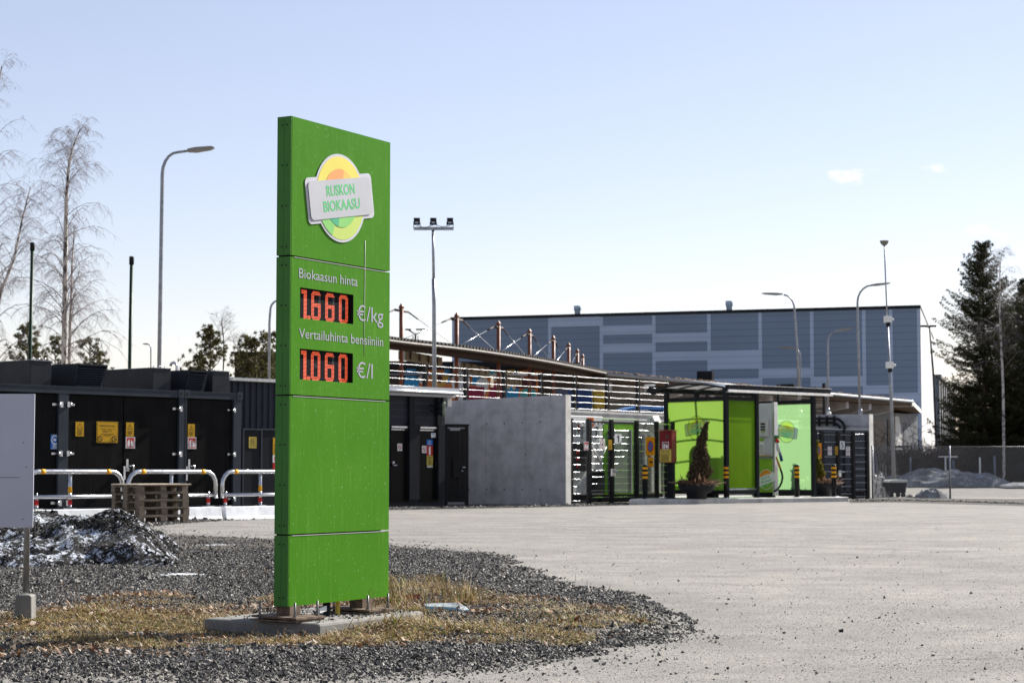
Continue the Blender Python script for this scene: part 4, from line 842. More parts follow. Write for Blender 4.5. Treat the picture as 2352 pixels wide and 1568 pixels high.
def hood(label, a0, a1, zt, yb=.22):
    x0, x1 = roofx(a0, yb), roofx(a1, yb); z1 = CF.z(a0 / 3.2129, 746.5 + zt / 3.2129, yb); z0 = CT - .04; w, h = x1 - x0, z1 - z0
    t = thing('louvre_hood', label, 'ventilation hood', (CF.o + CF.ex * x0 - CF.n * yb + Vector((0, 0, z0))), R(50), 'louvred hoods on the container roofs')
    k = .16; b = MB(); b.prism([(-k, h), (1.7, h), (1.7, .02), (0, .02), (-.02, .08), (-k + .03, h - .06)], (0, 0, 0), (0, 1, 0), (0, 0, 1), (.03, 0, 0)); b.prism([(-k, h), (1.7, h), (1.7, .02), (0, .02)], (w - .03, 0, 0), (0, 1, 0), (0, 0, 1), (.03, 0, 0))
    b.box(.03, w - .03, .22, 1.7, .02, h - .012); b.hexa((.03, -k, h - .04), (w - .06, 0, 0), (0, .4, 0), (0, 0, .038), 0); b.hexa((.03, -.02, .02), (w - .06, 0, 0), (0, .25, 0), (0, 0, .05), 0); b.build('casing', DUCT, t)
    b = MB()
    for i in range(8):
        f = (i + .6) / 8.3; zz = .07 + (h - .12) * f; yy = -k * (zz / h) + .0; b.hexa((.035, yy, zz - .035), (w - .07, 0, 0), (0, .09, .062), (0, -.006, .012), 0)
    b.build('louvre', FRAME, t); b = MB(); b.box(.035, w - .035, .19, .21, .07, h - .045); b.build('dark_recess', BLACK, t); return t
ductbox('dark roof duct on the long container above the blank sign', 215, 372, 258, 2.2)
hood('wide louvred hood on the long container roof between two ducts', 537, 756, 282)
ductbox('dark roof duct between the two louvred hoods', 1120, 1257, 315, 2.2)
hood('narrow louvred hood above the end of the long container', 1362, 1500, 330)
ductbox('dark roof duct at the corner of the short container', 1562, 1690, 337, 1.5)
# vent stacks
for (px, pt, lb) in [(68.5, 557, 'thin dark green vent stack with a thick cap, in front of the birch'), (298, 589, 'thin dark green vent stack with a thick cap, alone against the sky')]:
    Y = 50; t = thing('vent_stack', lb, 'vent stack', (X(px, Y), Y, 0), 0, 'vent stacks behind the containers'); zt = Z(pt, Y); c = zt - .2 * 1.0
    b = MB(); b.tube([(-.04, 0, 0), (0, 0, zt - .19)], .045, 10); b.build('pipe', mat('dark_green_paint', (.012, .035, .02), .45), t)
    b = MB(); b.lathe([(.05, -.21), (.062, -.2), (.062, -.01), (.055, 0), (.005, .0)], (0, 0, zt), 12); b.build('cap', BLACK, t)
Y = 47.8; b = MB(); xx = X(405, Y); zz = CT - .05; t0 = Z(832, Y)
b.tube([(0, 0, 0), (0, 0, t0 - zz - .1), (-.02, 0, t0 - zz - .03), (-.08, 0, t0 - zz), (-.14, 0, t0 - zz - .03), (-.15, 0, t0 - zz - .09)], .035, 8)
tag(b.build('gooseneck_vent', GALV, loc=(xx, Y, zz)), 'small steel gooseneck pipe on the container roof', 'vent pipe')
b = MB(); b.tube([(0, 0, 0), (0, 0, Z(776, 49) - 0)], [.010, .005], 6); tag(b.build('whip_antenna', GALV_D, loc=(X(410.5, 49), 49, 0)), 'very thin whip aerial rising behind the short container', 'antenna')

# corrugated shed
SF = Fr(P(545, 1085, 48.3), 50); sh0 = SF.x(524); 
t = thing('corrugated_shed', 'dark corrugated sheet shed close behind the containers', 'shed', (SF.o.x, SF.o.y, 0), R(50))
ztop = SF.z(580, 872); xw = 4.2
b = MB(); 
def corr(b, x0, x1, z0, z1, y=0., pitch=.2, d=.035, mi=0):
    n = int((x1 - x0) / pitch)
    for i in range(n):
        a = x0 + i * pitch; p = [(a, y), (a + pitch * .45, y), (a + pitch * .55, y - d), (a + pitch * .9, y - d), (a + pitch, y)]
        for k in range(4): b.face([(*p[k], z0), (*p[k + 1], z0), (*p[k + 1], z1), (*p[k], z1)], mi)
corr(b, sh0, sh0 + xw, .0, ztop - .05); b.box(sh0, sh0 + xw, .03, 3.5, 0, ztop - .06); b.build('wall', NAVY, t)
b = MB(); b.box(sh0 - .08, sh0 + xw, -.16, 3.6, ztop - .045, ztop - .02)
for i in range(int(xw / .2)): b.box(sh0 + i * .2, sh0 + i * .2 + .09, -.16, 3.6, ztop - .02, ztop + .03)
b.build('roof', OFFW, t)
for (a0, a1, sgn) in [(1797, 1922, 0), (1932, 2065, 1)]:
    x0, z1 = SF.loc(a0 / 3.2129, 746.5 + 775 / 3.2129, -.06); x1 = SF.x(a1 / 3.2129, -.06)
    b = MB(); b.box(x0, x1, -.07, .0, .05, z1); d = b.build('door', DARK, t, bevel=.008)
    b = MB(); b.box(x0 - .05, x0, -.09, .0, .0, z1 + .05); b.box(x0, x1, -.09, .0, z1 + .004, z1 + .05); b.build('door_frame', FRAME, d)
    if sgn == 0:
        (u0, v1), (u1, v0) = SF.loc(1836 / 3.2129, 746.5 + 824 / 3.2129, -.07), SF.loc(1892 / 3.2129, 746.5 + 907 / 3.2129, -.07); plate('notice', d, u0, u1, v0, v1, -.072, [mat('pale_yellow_plate', (.55, .42, .08), .5), PRINT, RED], lines(1, .1, .95, 8, .1, .9))
        b = MB(); u, v = SF.loc(1800 / 3.2129, 746.5 + 1068 / 3.2129, -.07); b.tube([(u, -.07, v), (u, -.12, v), (u + .1, -.12, v)], .015, 6); b.build('door_handle', GALV, d)
    else:
        (u0, v1), (u1, v0) = SF.loc(2013 / 3.2129, 746.5 + 830 / 3.2129, -.07), SF.loc(2075 / 3.2129, 746.5 + 955 / 3.2129, -.07); plate('warning_sign', d, u0, u1, v0, v1, -.072, YK, TRI(1, 2) + lines(1, .08, .42, 4))
        v2 = SF.z(2013 / 3.2129, 746.5 + 1012 / 3.2129, -.07); v3 = SF.z(2013 / 3.2129, 746.5 + 1075 / 3.2129, -.07)
        plate('notice', d, u0, u1, v2, v0 - .01, -.072, [WHITE, RED, WHITE], [('c', 1, (.5, .5, .36)), ('c', 2, (.5, .5, .27)), ('p', 1, [(.25, .7), (.32, .77), (.75, .3), (.68, .23)])]); plate('extinguisher_sign', d, u0, u1, v3, v2 - .01, -.072, [RED, WHITE, WHITE], EXTING)

# ================================================================ TECHNICAL BUILDING right of the totem
TB = Fr((X(1022, 57), 57.0), 50); d4 = lambda a, b_: (861.3 + a / 4.551, 832.6 + b_ / 4.551)
t = thing('technical_building', 'dark panelled technical building with two steel doors and pale eaves', 'building', (TB.o.x, TB.o.y, 0), R(50))
xl = -4.2; zr = TB.z(900, 884.5, -.3); zf = TB.z(900, 897.5, -.3); zw = TB.z(900, 908)
b = MB(); b.box(xl, 0, .0, 4, 0, zw); b.build('wall', mat('anthracite_panel', (.018, .021, .028), .5, var=.1, scale=1), t)
b = MB()
for v in (410, 485, 560): zz = TB.z(890, d4(0, v)[1]); b.box(xl, -.02, -.004, .0, zz - .012, zz + .012)
b.build('panel_joint', FRAME, t)
b = MB(); b.box(xl - .2, .28, -.3, 4.2, zf + .05, zr); b.box(xl - .2, .2, -.22, 4.1, zw + .003, zf - .02); b.build('roof', mat('pale_eaves', (.46, .47, .5), .4, var=.06), t)
b = MB(); b.tube([(xl - .2, -.34, zf + .02), (.36, -.34, zf + .0)], .05, 10); b.build('gutter', GALV, t)
for (a0, a1, c0, c1) in [(362, 413, 358, 462), (655, 700, 660, 724)]:
    x0, x1 = TB.x(d4(a0, 0)[0], -.08), TB.x(d4(a1, 0)[0], -.08); y0, y1 = TB.x(d4(c0, 0)[0], -.12), TB.x(d4(c1, 0)[0], -.12); zs_ = TB.z(890, d4(0, 640)[1])
    b = MB(); b.box(x0, x1, -.08, -.0, zs_, zw - .01); b.box(y0, y1, -.14, -.0, .22, zs_); b.box(y0 - .02, y1 + .03, -.16, -.0, .2, .22); b.build('column', DARK, t)
for (a0, a1, sg) in [(160, 352, 0), (460, 655, 1)]:
    x0, x1 = TB.x(d4(a0, 0)[0]), TB.x(d4(a1, 0)[0]); z1 = TB.z(890, d4(0, 690)[1]); z0 = .12
    b = MB(); b.box(x0, x1, -.02, -.001, z0, z1); d = b.build('door', mat('black_door', (.007, .007, .0072), .3, var=.3, scale=1, spec=.05), t)
    b = MB(); b.box(x0 - .03, x1 + .03, -.09, -.0, z1 + .03, z1 + .075); b.box(x0 + .01, x1 - .02, -.035, -.021, z1 - .03, z1 - .005); b.build('drip_sill', GALV, d)
    def dp(r): (u0, v1), (u1, v0) = TB.loc(*d4(r[0], r[1])), TB.loc(*d4(r[2], r[3])); return u0, u1, v0, v1
    NOI = [WHITE, RED, PRINT]
    if sg == 0:
        plate('prohibition_sign', d, *dp((228, 845, 276, 921)), -.022, NOI, NOSM)
        b = MB(); u, v = TB.loc(*d4(176, 1045)); b.lathe([(.02, -.05), (.045, -.03), (.045, .03), (.02, .05)], (u + .0, -.05, v + .0), 8); u, v = TB.loc(*d4(176, 1072)); b.tube([(u, -.02, v), (u, -.08, v), (u + .14, -.08, v)], .022, 8); b.build('door_handle', GALV, d)
    else:
        plate('prohibition_sign', d, *dp((485, 868, 530, 943)), -.022, NOI, NOSM); plate('white_notice', d, *dp((580, 733, 628, 783)), -.022, [WHITE, BLUE, PRINT], [('r', 1, (.1, .8, .7, .88)), ('r', 1, (.1, .66, .55, .72))])
        plate('blue_notice', d, *dp((533, 803, 596, 862)), -.022, [BLUE, WHITE], [('t', 1, ('Tele-', .5, .58, .22, .5)), ('t', 1, ('palvelu', .5, .22, .22, .6))]); plate('extinguisher_sign', d, *dp((533, 865, 596, 970)), -.022, [RED, WHITE, WHITE], [('r', 1, (.36, .06, .64, .74)), ('p', 1, [(.38, .74), (.62, .74), (.56, .84), (.75, .9), (.4, .9)])])
        plate('yellow_notice', d, *dp((535, 972, 596, 1075)), -.022, [mat('pale_yellow_plate', (.55, .42, .08), .5), PRINT], lines(1, .06, .95, 7, .1, .9)); plate('white_label', d, *dp((538, 1078, 594, 1094)), -.022, [WHITE, PRINT], [('t', 1, ('27 bar', .5, .2, .6, .7))])
        b = MB()
        for q in (1047, 1076): u, v = TB.loc(*d4(638, q)); b.lathe([(.02, -.05), (.05, -.03), (.05, .03), (.02, .05)], (u, -.04, v), 8)
        b.build('door_lock', GALV, d)
b = MB(); b.box(-.15, .02, -.24, -.08, zw - .26, zw - .02); b.build('junction_box', LGREY, t)
for q in (455, 512):
    u, v = TB.loc(*d4(703, q), -.3); b = MB(); b.tube([(u - .12, -.14, v), (u - .06, -.24, v), (u, -.3, v)], [.05, .09, .12], 12); b.tube([(u, -.3, v), (u + .06, -.36, v - .0)], [.125, .13], 14, 1); b.tube([(u - .16, -.0, v + .03), (u - .12, -.14, v)], .02, 6); b.tube([(u - .1, -.2, v + .1), (u + .05, -.36, v + .14)], .016, 6)
    b.build('floodlight', [DARK, mat('lamp_glass', (.25, .28, .2), .1)], t)

# mesh gate beside it, then the concrete wall
GF = Fr((X(1020, 57.8), 57.8), 14)
def wire_panel(b, x0, x1, z0, z1, dz, dx=.06, r=.0032, rr=.006, y=0.0, mi=0, mh=0):
    n = int((x1 - x0) / dx)
    for i in range(1, n): xx = x0 + (x1 - x0) * i / n; b.hexa((xx - r, y - r, z0), (2 * r, 0, 0), (0, 2 * r, 0), (0, 0, z1 - z0), mi)
    k = max(1, round((z1 - z0) / dz))
    for j in range(k + 1): zz = z0 + (z1 - z0) * j / k; b.tube([(x0, y - r - rr, zz), (x1, y - r - rr, zz)], rr, 6, mh, False)
t = thing('mesh_gate', 'narrow black wire mesh gate between the dark building and the concrete wall', 'gate', (GF.o.x, GF.o.y, 0), GF.a)
x1 = GF.x(1075.5); z1 = GF.z(1048, 973.5); x0 = 0.0
b = MB(); b.box(0, .1, -.05, .05, 0, z1); b.box(x1 - .1, x1, -.05, .05, 0, z1); b.box(.1, x1 - .1, -.05, .05, z1 - .1, z1); b.build('gate_frame', BLACK, t)
b = MB(); b.box(.11, .17, -.03, .03, .1, z1 - .13); b.box(x1 - .25, x1 - .11, -.03, .03, .1, z1 - .13); b.box(.17, x1 - .25, -.03, .03, z1 - .19, z1 - .13, 1); b.box(.17, x1 - .25, -.03, .03, .1, .18)
lf = b.build('gate_leaf', [BLACK, GALV_D], t); b = MB(); wire_panel(b, .17, x1 - .25, .18, z1 - .19, .2, .032, .0035, .006); b.build('wire_mesh', FRAME, lf); b = MB(); b.box(.172, x1 - .252, .031, .045, .182, z1 - .192); b.build('infill_panel', mat('dark_brown_infill', (.030, .024, .019), .6, var=.2), lf)
b = MB(); b.box(x1 - .46, x1 - .2, -.06, -.031, .8, 1.4); b.build('lock_plate', BLACK, lf); b = MB(); b.tube([(x1 - .2, -.06, 1.1), (x1 - .2, -.12, 1.1), (x1 - .12, -.12, 1.1)], .022, 6); b.lathe([(.03, -.02), (.03, .02)], (x1 - .2, -.07, 1.0), 8); b.build('gate_handle', GALV, lf)

def conc_wall(name, label, pr, Yr, pl, tl, tr_, th, joints):
    f = Fr((X(pr, Yr), Yr), -30); xl = f.x(pl); zl, zr_ = f.z(pl, tl), f.z(pr, tr_)
    t = thing(name, label, 'wall', (f.o.x, f.o.y, 0), f.a); cz = .42; b = MB()
    zt = lambda x: zr_ + (zl - zr_) * x / xl
    js = [xl] + [f.x(j) for j in joints] + [0]
    for i in range(len(js) - 1):
        a, c = js[i] + (.005 if i else 0), js[i + 1] - (.005 if i < len(js) - 2 else 0)
        b.prism([(a, -.02), (c, -.02), (c, zt(c) - cz), (a, zt(a) - cz)], (0, 0, 0), (1, 0, 0), (0, 0, 1), (0, th, 0)); 
    b.box(xl, -.004, .012, th - .012, 0, min(zl, zr_) - .2); b.build('wall_panel', CONC, t)
    b = MB(); js = [xl, xl * .86, xl * .12, 0]
    for i in range(3):
        a, c = js[i] + .004, js[i + 1] - (.004 if i < 2 else 0); b.prism([(a, zt(a) - cz + .012), (c, zt(c) - cz + .012), (c, zt(c)), (a, zt(a))], (0, 0, 0), (1, 0, 0), (0, 0, 1), (0, th, 0))
    b.build('coping_course', CONC, t)
    b = MB(); r_ = random.Random(int(pr))
    for i in range(2):
        for j in range(int(-xl / .62)): x = xl + .31 + .62 * j; z = (.45, zt(x) - cz - .35)[i]; b.tube([(x, .0, z), (x, -.0015, z)], .026, 9)
    for j in range(int(-xl / 1.1)): x = xl + .7 + 1.1 * j; b.tube([(x, .0, 1.5), (x, -.0015, 1.5)], .020, 9)
    b.build('tie_holes', mat('tie_hole_dark', (.10, .10, .105), .9), t)
    b = MB(); b.prism([(0.002, -.02), (.02, -.02), (.02, zr_ + .0), (0.002, zr_)], (0, 0, 0), (1, 0, 0), (0, 0, 1), (0, th, 0)); b.build('wall_end', CONC_L, t)
    return t, f
conc_wall('concrete_wall', 'tall grey concrete wall between the mesh gate and bay one', 1298, 59.0, 1018, 921, 906, .32, [1116, 1206])
W2, WF2 = conc_wall('concrete_wall', 'grey concrete wall carrying black pipes behind gate 5', 1995, 75.0, 1835, 953, 950.5, .42, [1890, 1950])
b = MB()
for k, off in ((0, 0), (1, .16)):
    zz = WF2.z(1900, 960.5) - off; xb_ = WF2.x(1944) - off; r_ = .45 - off * .4
    b.tube([(WF2.x(1838), -.12, zz), (xb_ - r_, -.12, zz)] + [(xb_ - r_ + r_ * math.sin(R(a)), -.12, zz - r_ + r_ * math.cos(R(a))) for a in (25, 50, 75, 90)] + [(xb_, -.12, .3)], .05, 10)
for i in range(5): xx = WF2.x(1850 + i * 17); b.box(xx - .02, xx + .02, -.17, -.0, WF2.z(1900, 960.5) - .3, WF2.z(1900, 960.5) + .1)
b.build('pipe_run', BLACK, W2)

# ================================================================ TERRACE behind (raised yard)
TA0, TB0 = Vector((X(897, 62), 62, 0)), Vector((X(1464, 74), 74, 0)); tdir = (TB0 - TA0).normalized(); TDEG = math.degrees(math.atan2(tdir.y, tdir.x))
ZT = 3.07
RF = Fr(TA0, TDEG)
def rp(s): return TA0 + tdir * s
b = MB(); e0, e1 = rp(-14), rp(33); nrm = Vector((-RF.n.x, -RF.n.y, 0))
pl = [e0 + nrm * .4, e1 + nrm * .4, Vector((.176 * 118, 118, 0)), Vector((.176 * 230, 230, 0)), Vector((-90, 230, 0)), Vector((-60, 70, 0))]
b.prism([(p.x, p.y) for p in pl], (0, 0, -.2), (1, 0, 0), (0, 1, 0), (0, 0, ZT + .19)); tag(b.build('raised_yard', SOIL), kind='structure')
b = MB(); b.box(-14, 33, 0, .39, -.1, ZT); b.box(-14, 33, -.03, .42, ZT + .003, ZT + .09)
tag(b.build('retaining_wall', CONC_L, loc=(TA0.x, TA0.y, 0), rz=R(TDEG)), 'pale concrete retaining wall under the wire railing', 'wall')
# wire railing on the wall
t = thing('wire_railing', 'dark post railing with bright steel wires on the retaining wall', 'railing', (TA0.x, TA0.y, 0), R(TDEG))
pxs = [975, 1068, 1157, 1240, 1319, 1393, 1464]; ss = [RF.x(p, .2) for p in pxs]; st = (ss[-1] - ss[0]) / 6
ss = [ss[0] - 3 * st, ss[0] - 2 * st, ss[0] - st] + ss + [ss[-1] + st]
zt = ZT + .09; RH = 1.22
for s in ss: b = MB(); b.box(s - .06, s + .06, .12, .24, zt, zt + RH + .03); b.build('railing_post', BLACK, t)
for i in range(len(ss) - 1): b = MB(); wire_panel(b, ss[i] + .06, ss[i + 1] - .06, zt + .06, zt + RH - .02, .225, .05, .0018, .005, .1, 0, 1); b.build('wire_mesh', [DARK, WIRE], t)
# second taller fence further along
t = thing('terrace_fence', 'sparse dark posts of the terrace fence behind the fuel shelter', 'fence', (TA0.x, TA0.y, 0), R(TDEG))
for i, (p, y0) in enumerate([(1625, 890), (1700, 888), (1788, 883), (1893, 880)]):
    s = RF.x(p, .2); b = MB(); b.box(s - .06, s + .06, .12, .24, zt, RF.z(p, y0, .2)); b.build('fence_post', BLACK, t)
b = MB(); s0, s1 = RF.x(1560, .2), RF.x(1893, .2)
for k in range(5): b.tube([(s0, .15, zt + .2 + .26 * k), (s1, .15, zt + .2 + .26 * k)], .005, 5)
b.build('fence_wire', DARK, t)

# ================================================================ BAY ONE: fence, gas containers
d7 = lambda a, c: (1292 + a / 4.551, 832.6 + c / 4.551)
def fence_bay(name, label, f, posts, z_of, gatespan, dz, r=.0028, rr=.0075):
    t = thing(name, label, 'fence', (f.o.x, f.o.y, 0), f.a); xs = [f.x(p) for p in posts]
    for i, x in enumerate(xs): b = MB(); b.box(x - .06, x + .06, -.05, .05, 0, z_of + .06); b.build('fence_post', BLACK, t)
    for i in range(len(xs) - 1):
        if i in gatespan:
            b = MB(); a, c = xs[i] + .065, xs[i + 1] - .065; b.box(a, c, -.03, .03, z_of - .05, z_of); b.box(a, c, -.03, .03, .12, .17); b.box(a, a + .05, -.03, .03, .17, z_of - .05); b.box(c - .05, c, -.03, .03, .17, z_of - .05); g = b.build('gate_leaf', BLACK, t)
            b = MB(); wire_panel(b, a + .05, c - .05, .2, z_of - .06, dz, .055, r, rr, 0, 0, 1); b.build('wire_mesh', [DARK, GALV], g)
        else:
            b = MB(); wire_panel(b, xs[i] + .06, xs[i + 1] - .06, .1, z_of - .03, dz, .055, r, rr, 0, 0, 1); b.build('wire_mesh', [DARK, GALV], t)
    return t, xs
B1 = Fr((X(1310, 60), 60), 51); zf1 = B1.z(1404, 968)
f1, xs1 = fence_bay('wire_fence', 'wire mesh fence with double gate numbered 1 beside the red cabinet', B1, [1311, 1352, 1404, 1462, 1508, 1545], zf1, (1, 2), .215)
def on1(r): (u0, v1), (u1, v0) = B1.loc(*d7(r[0], r[1])), B1.loc(*d7(r[2], r[3])); return u0, u1, v0, v1
plate('number_sign', f1, *on1((527, 745, 601, 847)), -.06, [WHITE, PRINT], [('p', 1, [(.46, .12), (.64, .12), (.64, .88), (.50, .88), (.30, .72), (.30, .60), (.46, .69)])])
plate('warning_sign', f1, *on1((464, 806, 499, 909)), -.06, YK, TRI(1, 2) + lines(1, .08, .44, 4))
plate('flammable_sign', f1, *on1((368, 795, 427, 905)), -.06, [WHITE, RED, WHITE, PRINT], FLAM(1, 2, 3))
plate('extinguisher_sign', f1, *on1((207, 825, 252, 912)), -.06, RW, FIRE)
b = MB(); u, v = B1.loc(*d7(512, 1150)); b.box(u - .1, u + .1, -.1, -.05, v - .1, v + .12); b.tube([(u, -.1, v + .05), (u, -.16, v + .05), (u + .25, -.16, v + .05)], .028, 8); b.build('gate_handle', GALV, f1)
# no parking signs
for (nm, r, lb, its, ms_) in [('no_parking_sign', (848, 775, 941, 970), 'orange no parking sign on the fence beside the red cabinet', [('r', 1, (.02, .01, .98, .99)), ('r', 0, (.05, .025, .95, .975)), ('p', 2, [(.5 + .34 * math.cos(a * .2618), .49 + .32 * math.sin(a * .2618)) for a in range(24)]), ('p', 3, [(.5 + .26 * math.cos(a * .2618), .49 + .245 * math.sin(a * .2618)) for a in range(24)]), ('p', 2, [(.25, .66), (.31, .71), (.75, .32), (.69, .27)])], [ORANGE, AMBER, RED, BLUE]),
                              ('arrow_sign', (875, 990, 929, 1088), 'small orange double arrow plate below the no parking sign', [('p', 1, [(.1, .5), (.42, .68), (.42, .32)]), ('p', 1, [(.9, .5), (.58, .68), (.58, .32)]), ('r', 1, (.4, .46, .6, .54))], [ORANGE, PRINT])]:
    x0, x1, z0, z1 = on1(r); t = thing(nm, lb, 'sign', B1.o + B1.ex * x0 - B1.n * -.075 + Vector((0, 0, z0)), B1.a)
    plate('sign_face', t, 0, x1 - x0, 0, z1 - z0, 0, ms_, its, .012); b = MB(); b.box((x1 - x0) * .3, (x1 - x0) * .7, .002, .055, (z1 - z0) * .3, (z1 - z0) * .36); b.build('bracket', GALV_D, t)

def gasbox(name, label, xa, xb, yb, ztop, depth, m, f, cat='gas container'):
    t = thing(name, label, cat, f.o + f.ex * xa - f.n * yb, f.a); w = xb - xa
    b = MB(); b.box(0, w, 0, depth, .25, ztop); b.build('casing', m, t, bevel=.02)
    b = MB(); b.box(.1, w - .1, .15, depth - .1, 0, .25); b.build('skid', BLACK, t); return t, w
YBk = 1.6
q0, q1, q2, q3 = [B1.x(d7(a, 0)[0], YBk) for a in (60, 428, 796, 1110)]
ztp = B1.z(1400, 957, YBk)
t, w_ = gasbox('gas_container', 'light grey gas container with orange hazard plate behind gate 1', q0, q1 - .02, YBk, ztp, 3, mat('pale_container_grey', (.74, .74, .72), .5, var=.1, scale=1, streak=.15), B1)
def onb(r, q, y=YBk): (u0, v1), (u1, v0) = B1.loc(*d7(r[0], r[1]), y), B1.loc(*d7(r[2], r[3]), y); return u0 - q, u1 - q, v0, v1
plate('hazard_plate', t, *onb((258, 572, 326, 668), q0), -.002, [mat('hazard_orange', (.60, .13, .02), .5), PRINT], [('r', 1, (.03, .48, .97, .52)), ('t', 1, ('23', .5, .6, .28, .5)), ('t', 1, ('1971', .5, .14, .26, .8))])
plate('flammable_sign', t, *onb((122, 628, 195, 745), q0), -.002, [LGREY, DRED, DRED, PRINT], FLAM(1, 2, 3))
u0, u1, v0, v1 = onb((80, 835, 180, 1135), q0); b = MB(); b.box(u0, u1, -.25, 0, v0, v1)
for i in range(3): zz = v1 - (v1 - v0) * (.32 + .24 * i); b.box(u0 - .0, u0 + .12, -.27, -.252, zz - .06, zz + .06, 1)
b.build('light_cluster', [BLACK, RED], t)
b = MB(); u0, u1, v0, v1 = onb((205, 930, 258, 1110), q0); b.box(u0, u1, -.1, 0, v0, v1); b.box(u0 + .05, u0 + .15, -.14, -.1, v0 + .4, v0 + .6, 1); b.build('valve_box', [LGREY, BLACK], t)
b = MB(); u0, u1, v0, v1 = onb((282, 1140, 430, 1440), q0); b.box(u0, u1, -.06, 0, .3, v1); b.build('dark_hatch', DARK, t)
b = MB(); p0 = B1.loc(*d7(285, 890), YBk); p1 = B1.loc(*d7(365, 1030), YBk); b.tube([(p0[0] - q0, -.1, p0[1]), (p1[0] - q0, -.1, p1[1])], .035, 8); p0 = B1.loc(*d7(430, 880), YBk); b.tube([(p0[0] - q0, -.1, p0[1]), (p1[0] - q0, -.1, p1[1])], .03, 8); b.build('drawbar', OFFW, t)
b = MB()
for i in range(4): u, v = B1.loc(*d7(130 + 75 * i, 640 + 40 * (i % 2)), YBk); b.hexa((u - q0 - .05, -.09, v - .35), (.1, 0, 0), (0, .09, 0), (.0, .03, .4), 0)
for i in range(9): b.tube([(w_ * (.06 + .11 * i), -.03, ztp - .22), (w_ * (.06 + .11 * i) - .03, -.12, ztp - .26)], .02, 6)
b.build('lashing_ring', GALV_D, t)
t, w_ = gasbox('gas_container', 'bright green gas container with grey door behind gate 1', q1, q2 - .02, YBk, ztp - .05, 3, mat('container_green', (.20, .47, .035), .4, var=.06, scale=1), B1)
u0, u1, v0, v1 = onb((470, 712, 700, 1375), q1); b = MB(); b.box(u0, u1, -.06, 0, .3, v1); b.box(u1, u1 + .06, -.075, 0, .3, v1 + .05, 1); d = b.build('door', [mat('door_grey', (.20, .24, .19), .5, var=.15, scale=1), LGREY], t)
b = MB(); b.box(0, w_, -.01, 0, ztp - .18, ztp - .06); b.build('top_strip', LGREY, t)
t, w_ = gasbox('gas_container', 'grey ribbed gas container beside the red cabinet', q2, q3, YBk, ztp - .06, 3, mat('mid_grey_sheet', (.24, .24, .24), .5, var=.15), B1)
b = MB(); 
for i in range(4): b.box(w_ * (.12 + .22 * i), w_ * (.2 + .22 * i), -.1, 0, .3, ztp - .55)
b.build('ribs', LGREY, t)
u, v = B1.loc(*d7(885, 605), YBk); b = MB(); b.hexa((u - q2 - .16, -.45, v - .1), (.34, 0, .03), (0, .1, -.05), (0, .12, .24), 0); b.tube([(u - q2, -.35, v), (u - q2 - .05, -.0, v - .15)], .03, 6); b.box(u - q2 - .3, u - q2 - .18, -.3, -.2, v - .05, v + .12)
b.build('floodlight', OFFW, t)

# ================================================================ FUEL ISLAND
ka, kb, kc = Vector((X(1444, 58.7), 58.7, 0)), Vector((6.75, 62.05, 0)), Vector((X(1947, 65.8), 65.8, 0))
bk = Vector((-.68, .73, 0)) * 4.3
b = MB(); poly = [ka, kb, kc, kc + Vector((-.2, 3.2, 0)), Vector((X(1560, 68.5), 68.5, 0)), Vector((X(1449, 61.5), 61.5, 0))]
b.prism([(p.x, p.y) for p in poly], (0, 0, -.05), (1, 0, 0), (0, 1, 0), (0, 0, .2)); 
tag(b.build('kerb_island', [CONC_L], bevel=.02), kind='structure')
HX = Fr((6.77, 63.0), 43); sc = 63 / 61.0
SH = thing('fuel_shelter', 'glazed fuel shelter with green film panels and arched translucent roof', 'shelter', (HX.o.x, HX.o.y, .15), R(43))
LX = HX.x(1868); LY_ = 2.46 * sc
zb_ = .15
zg1, zg0 = HX.z(1669, 918.5) - zb_, HX.z(1669, 1126) - zb_; ze = HX.z(1667, 892) - zb_
LXm = HX.x(1737)
def post(x, y, z1=ze): b = MB(); b.box(x - .065, x + .065, y - .065, y + .065, 0, z1); return b.build('shelter_post', DARK, SH)
for (x, y) in ((0, 0), (0, LY_), (LXm, 0), (LX, 0), (LX, LY_), (LXm, LY_)): post(x, y)
b = MB()
def rail(x0, y0, x1, y1, z0, z1, w=.04):
    if abs(x1 - x0) < .01: b.box(x0 - w, x0 + w, y0 + .066, y1 - .066, z0, z1)
    else: b.box(x0 + .066, x1 - .066, y0 - w, y0 + w, z0, z1)
for (x0, y0, x1, y1) in ((0, 0, 0, LY_), (LX, 0, LX, LY_), (0, 0, LXm, 0), (0, LY_, LXm, LY_), (LXm, LY_, LX, LY_)):
    for za, zb2 in ((zg1 + .002, zg1 + .12), (zg0 - .12, zg0 - .002)): b = MB(); rail(x0, y0, x1, y1, za, zb2); b.build('glazing_bar', DARK, SH)
b = MB(); b.tube([(.07, -.03, .28), (LXm - .07, -.03, .28)], .03, 8); b.tube([(.07, .03, .12), (LXm - .07, .03, .12)], .03, 8); b.build('low_rail', GALV, SH)
def pane(x0, y0, x1, y1, m, sub=None):
    b = MB(); 
    if abs(x1 - x0) < .01: b.face([(x0, y0 + .066, zg0), (x0, y1 - .066, zg0), (x0, y1 - .066, zg1), (x0, y0 + .066, zg1)])
    else: b.face([(x0 + .066, y0, zg0), (x1 - .066, y0, zg0), (x1 - .066, y0, zg1), (x0 + .066, y0, zg1)])
    return b.build('glass_panel', m, SH)
pA = pane(0, 0, 0, LY_, FILM_A); pB = pane(LX, 0, LX, LY_, FILM_B); pC = pane(0, 0, LXm, 0, FILM_C); pD = pane(0, LY_, LXm, LY_, FILM_C)
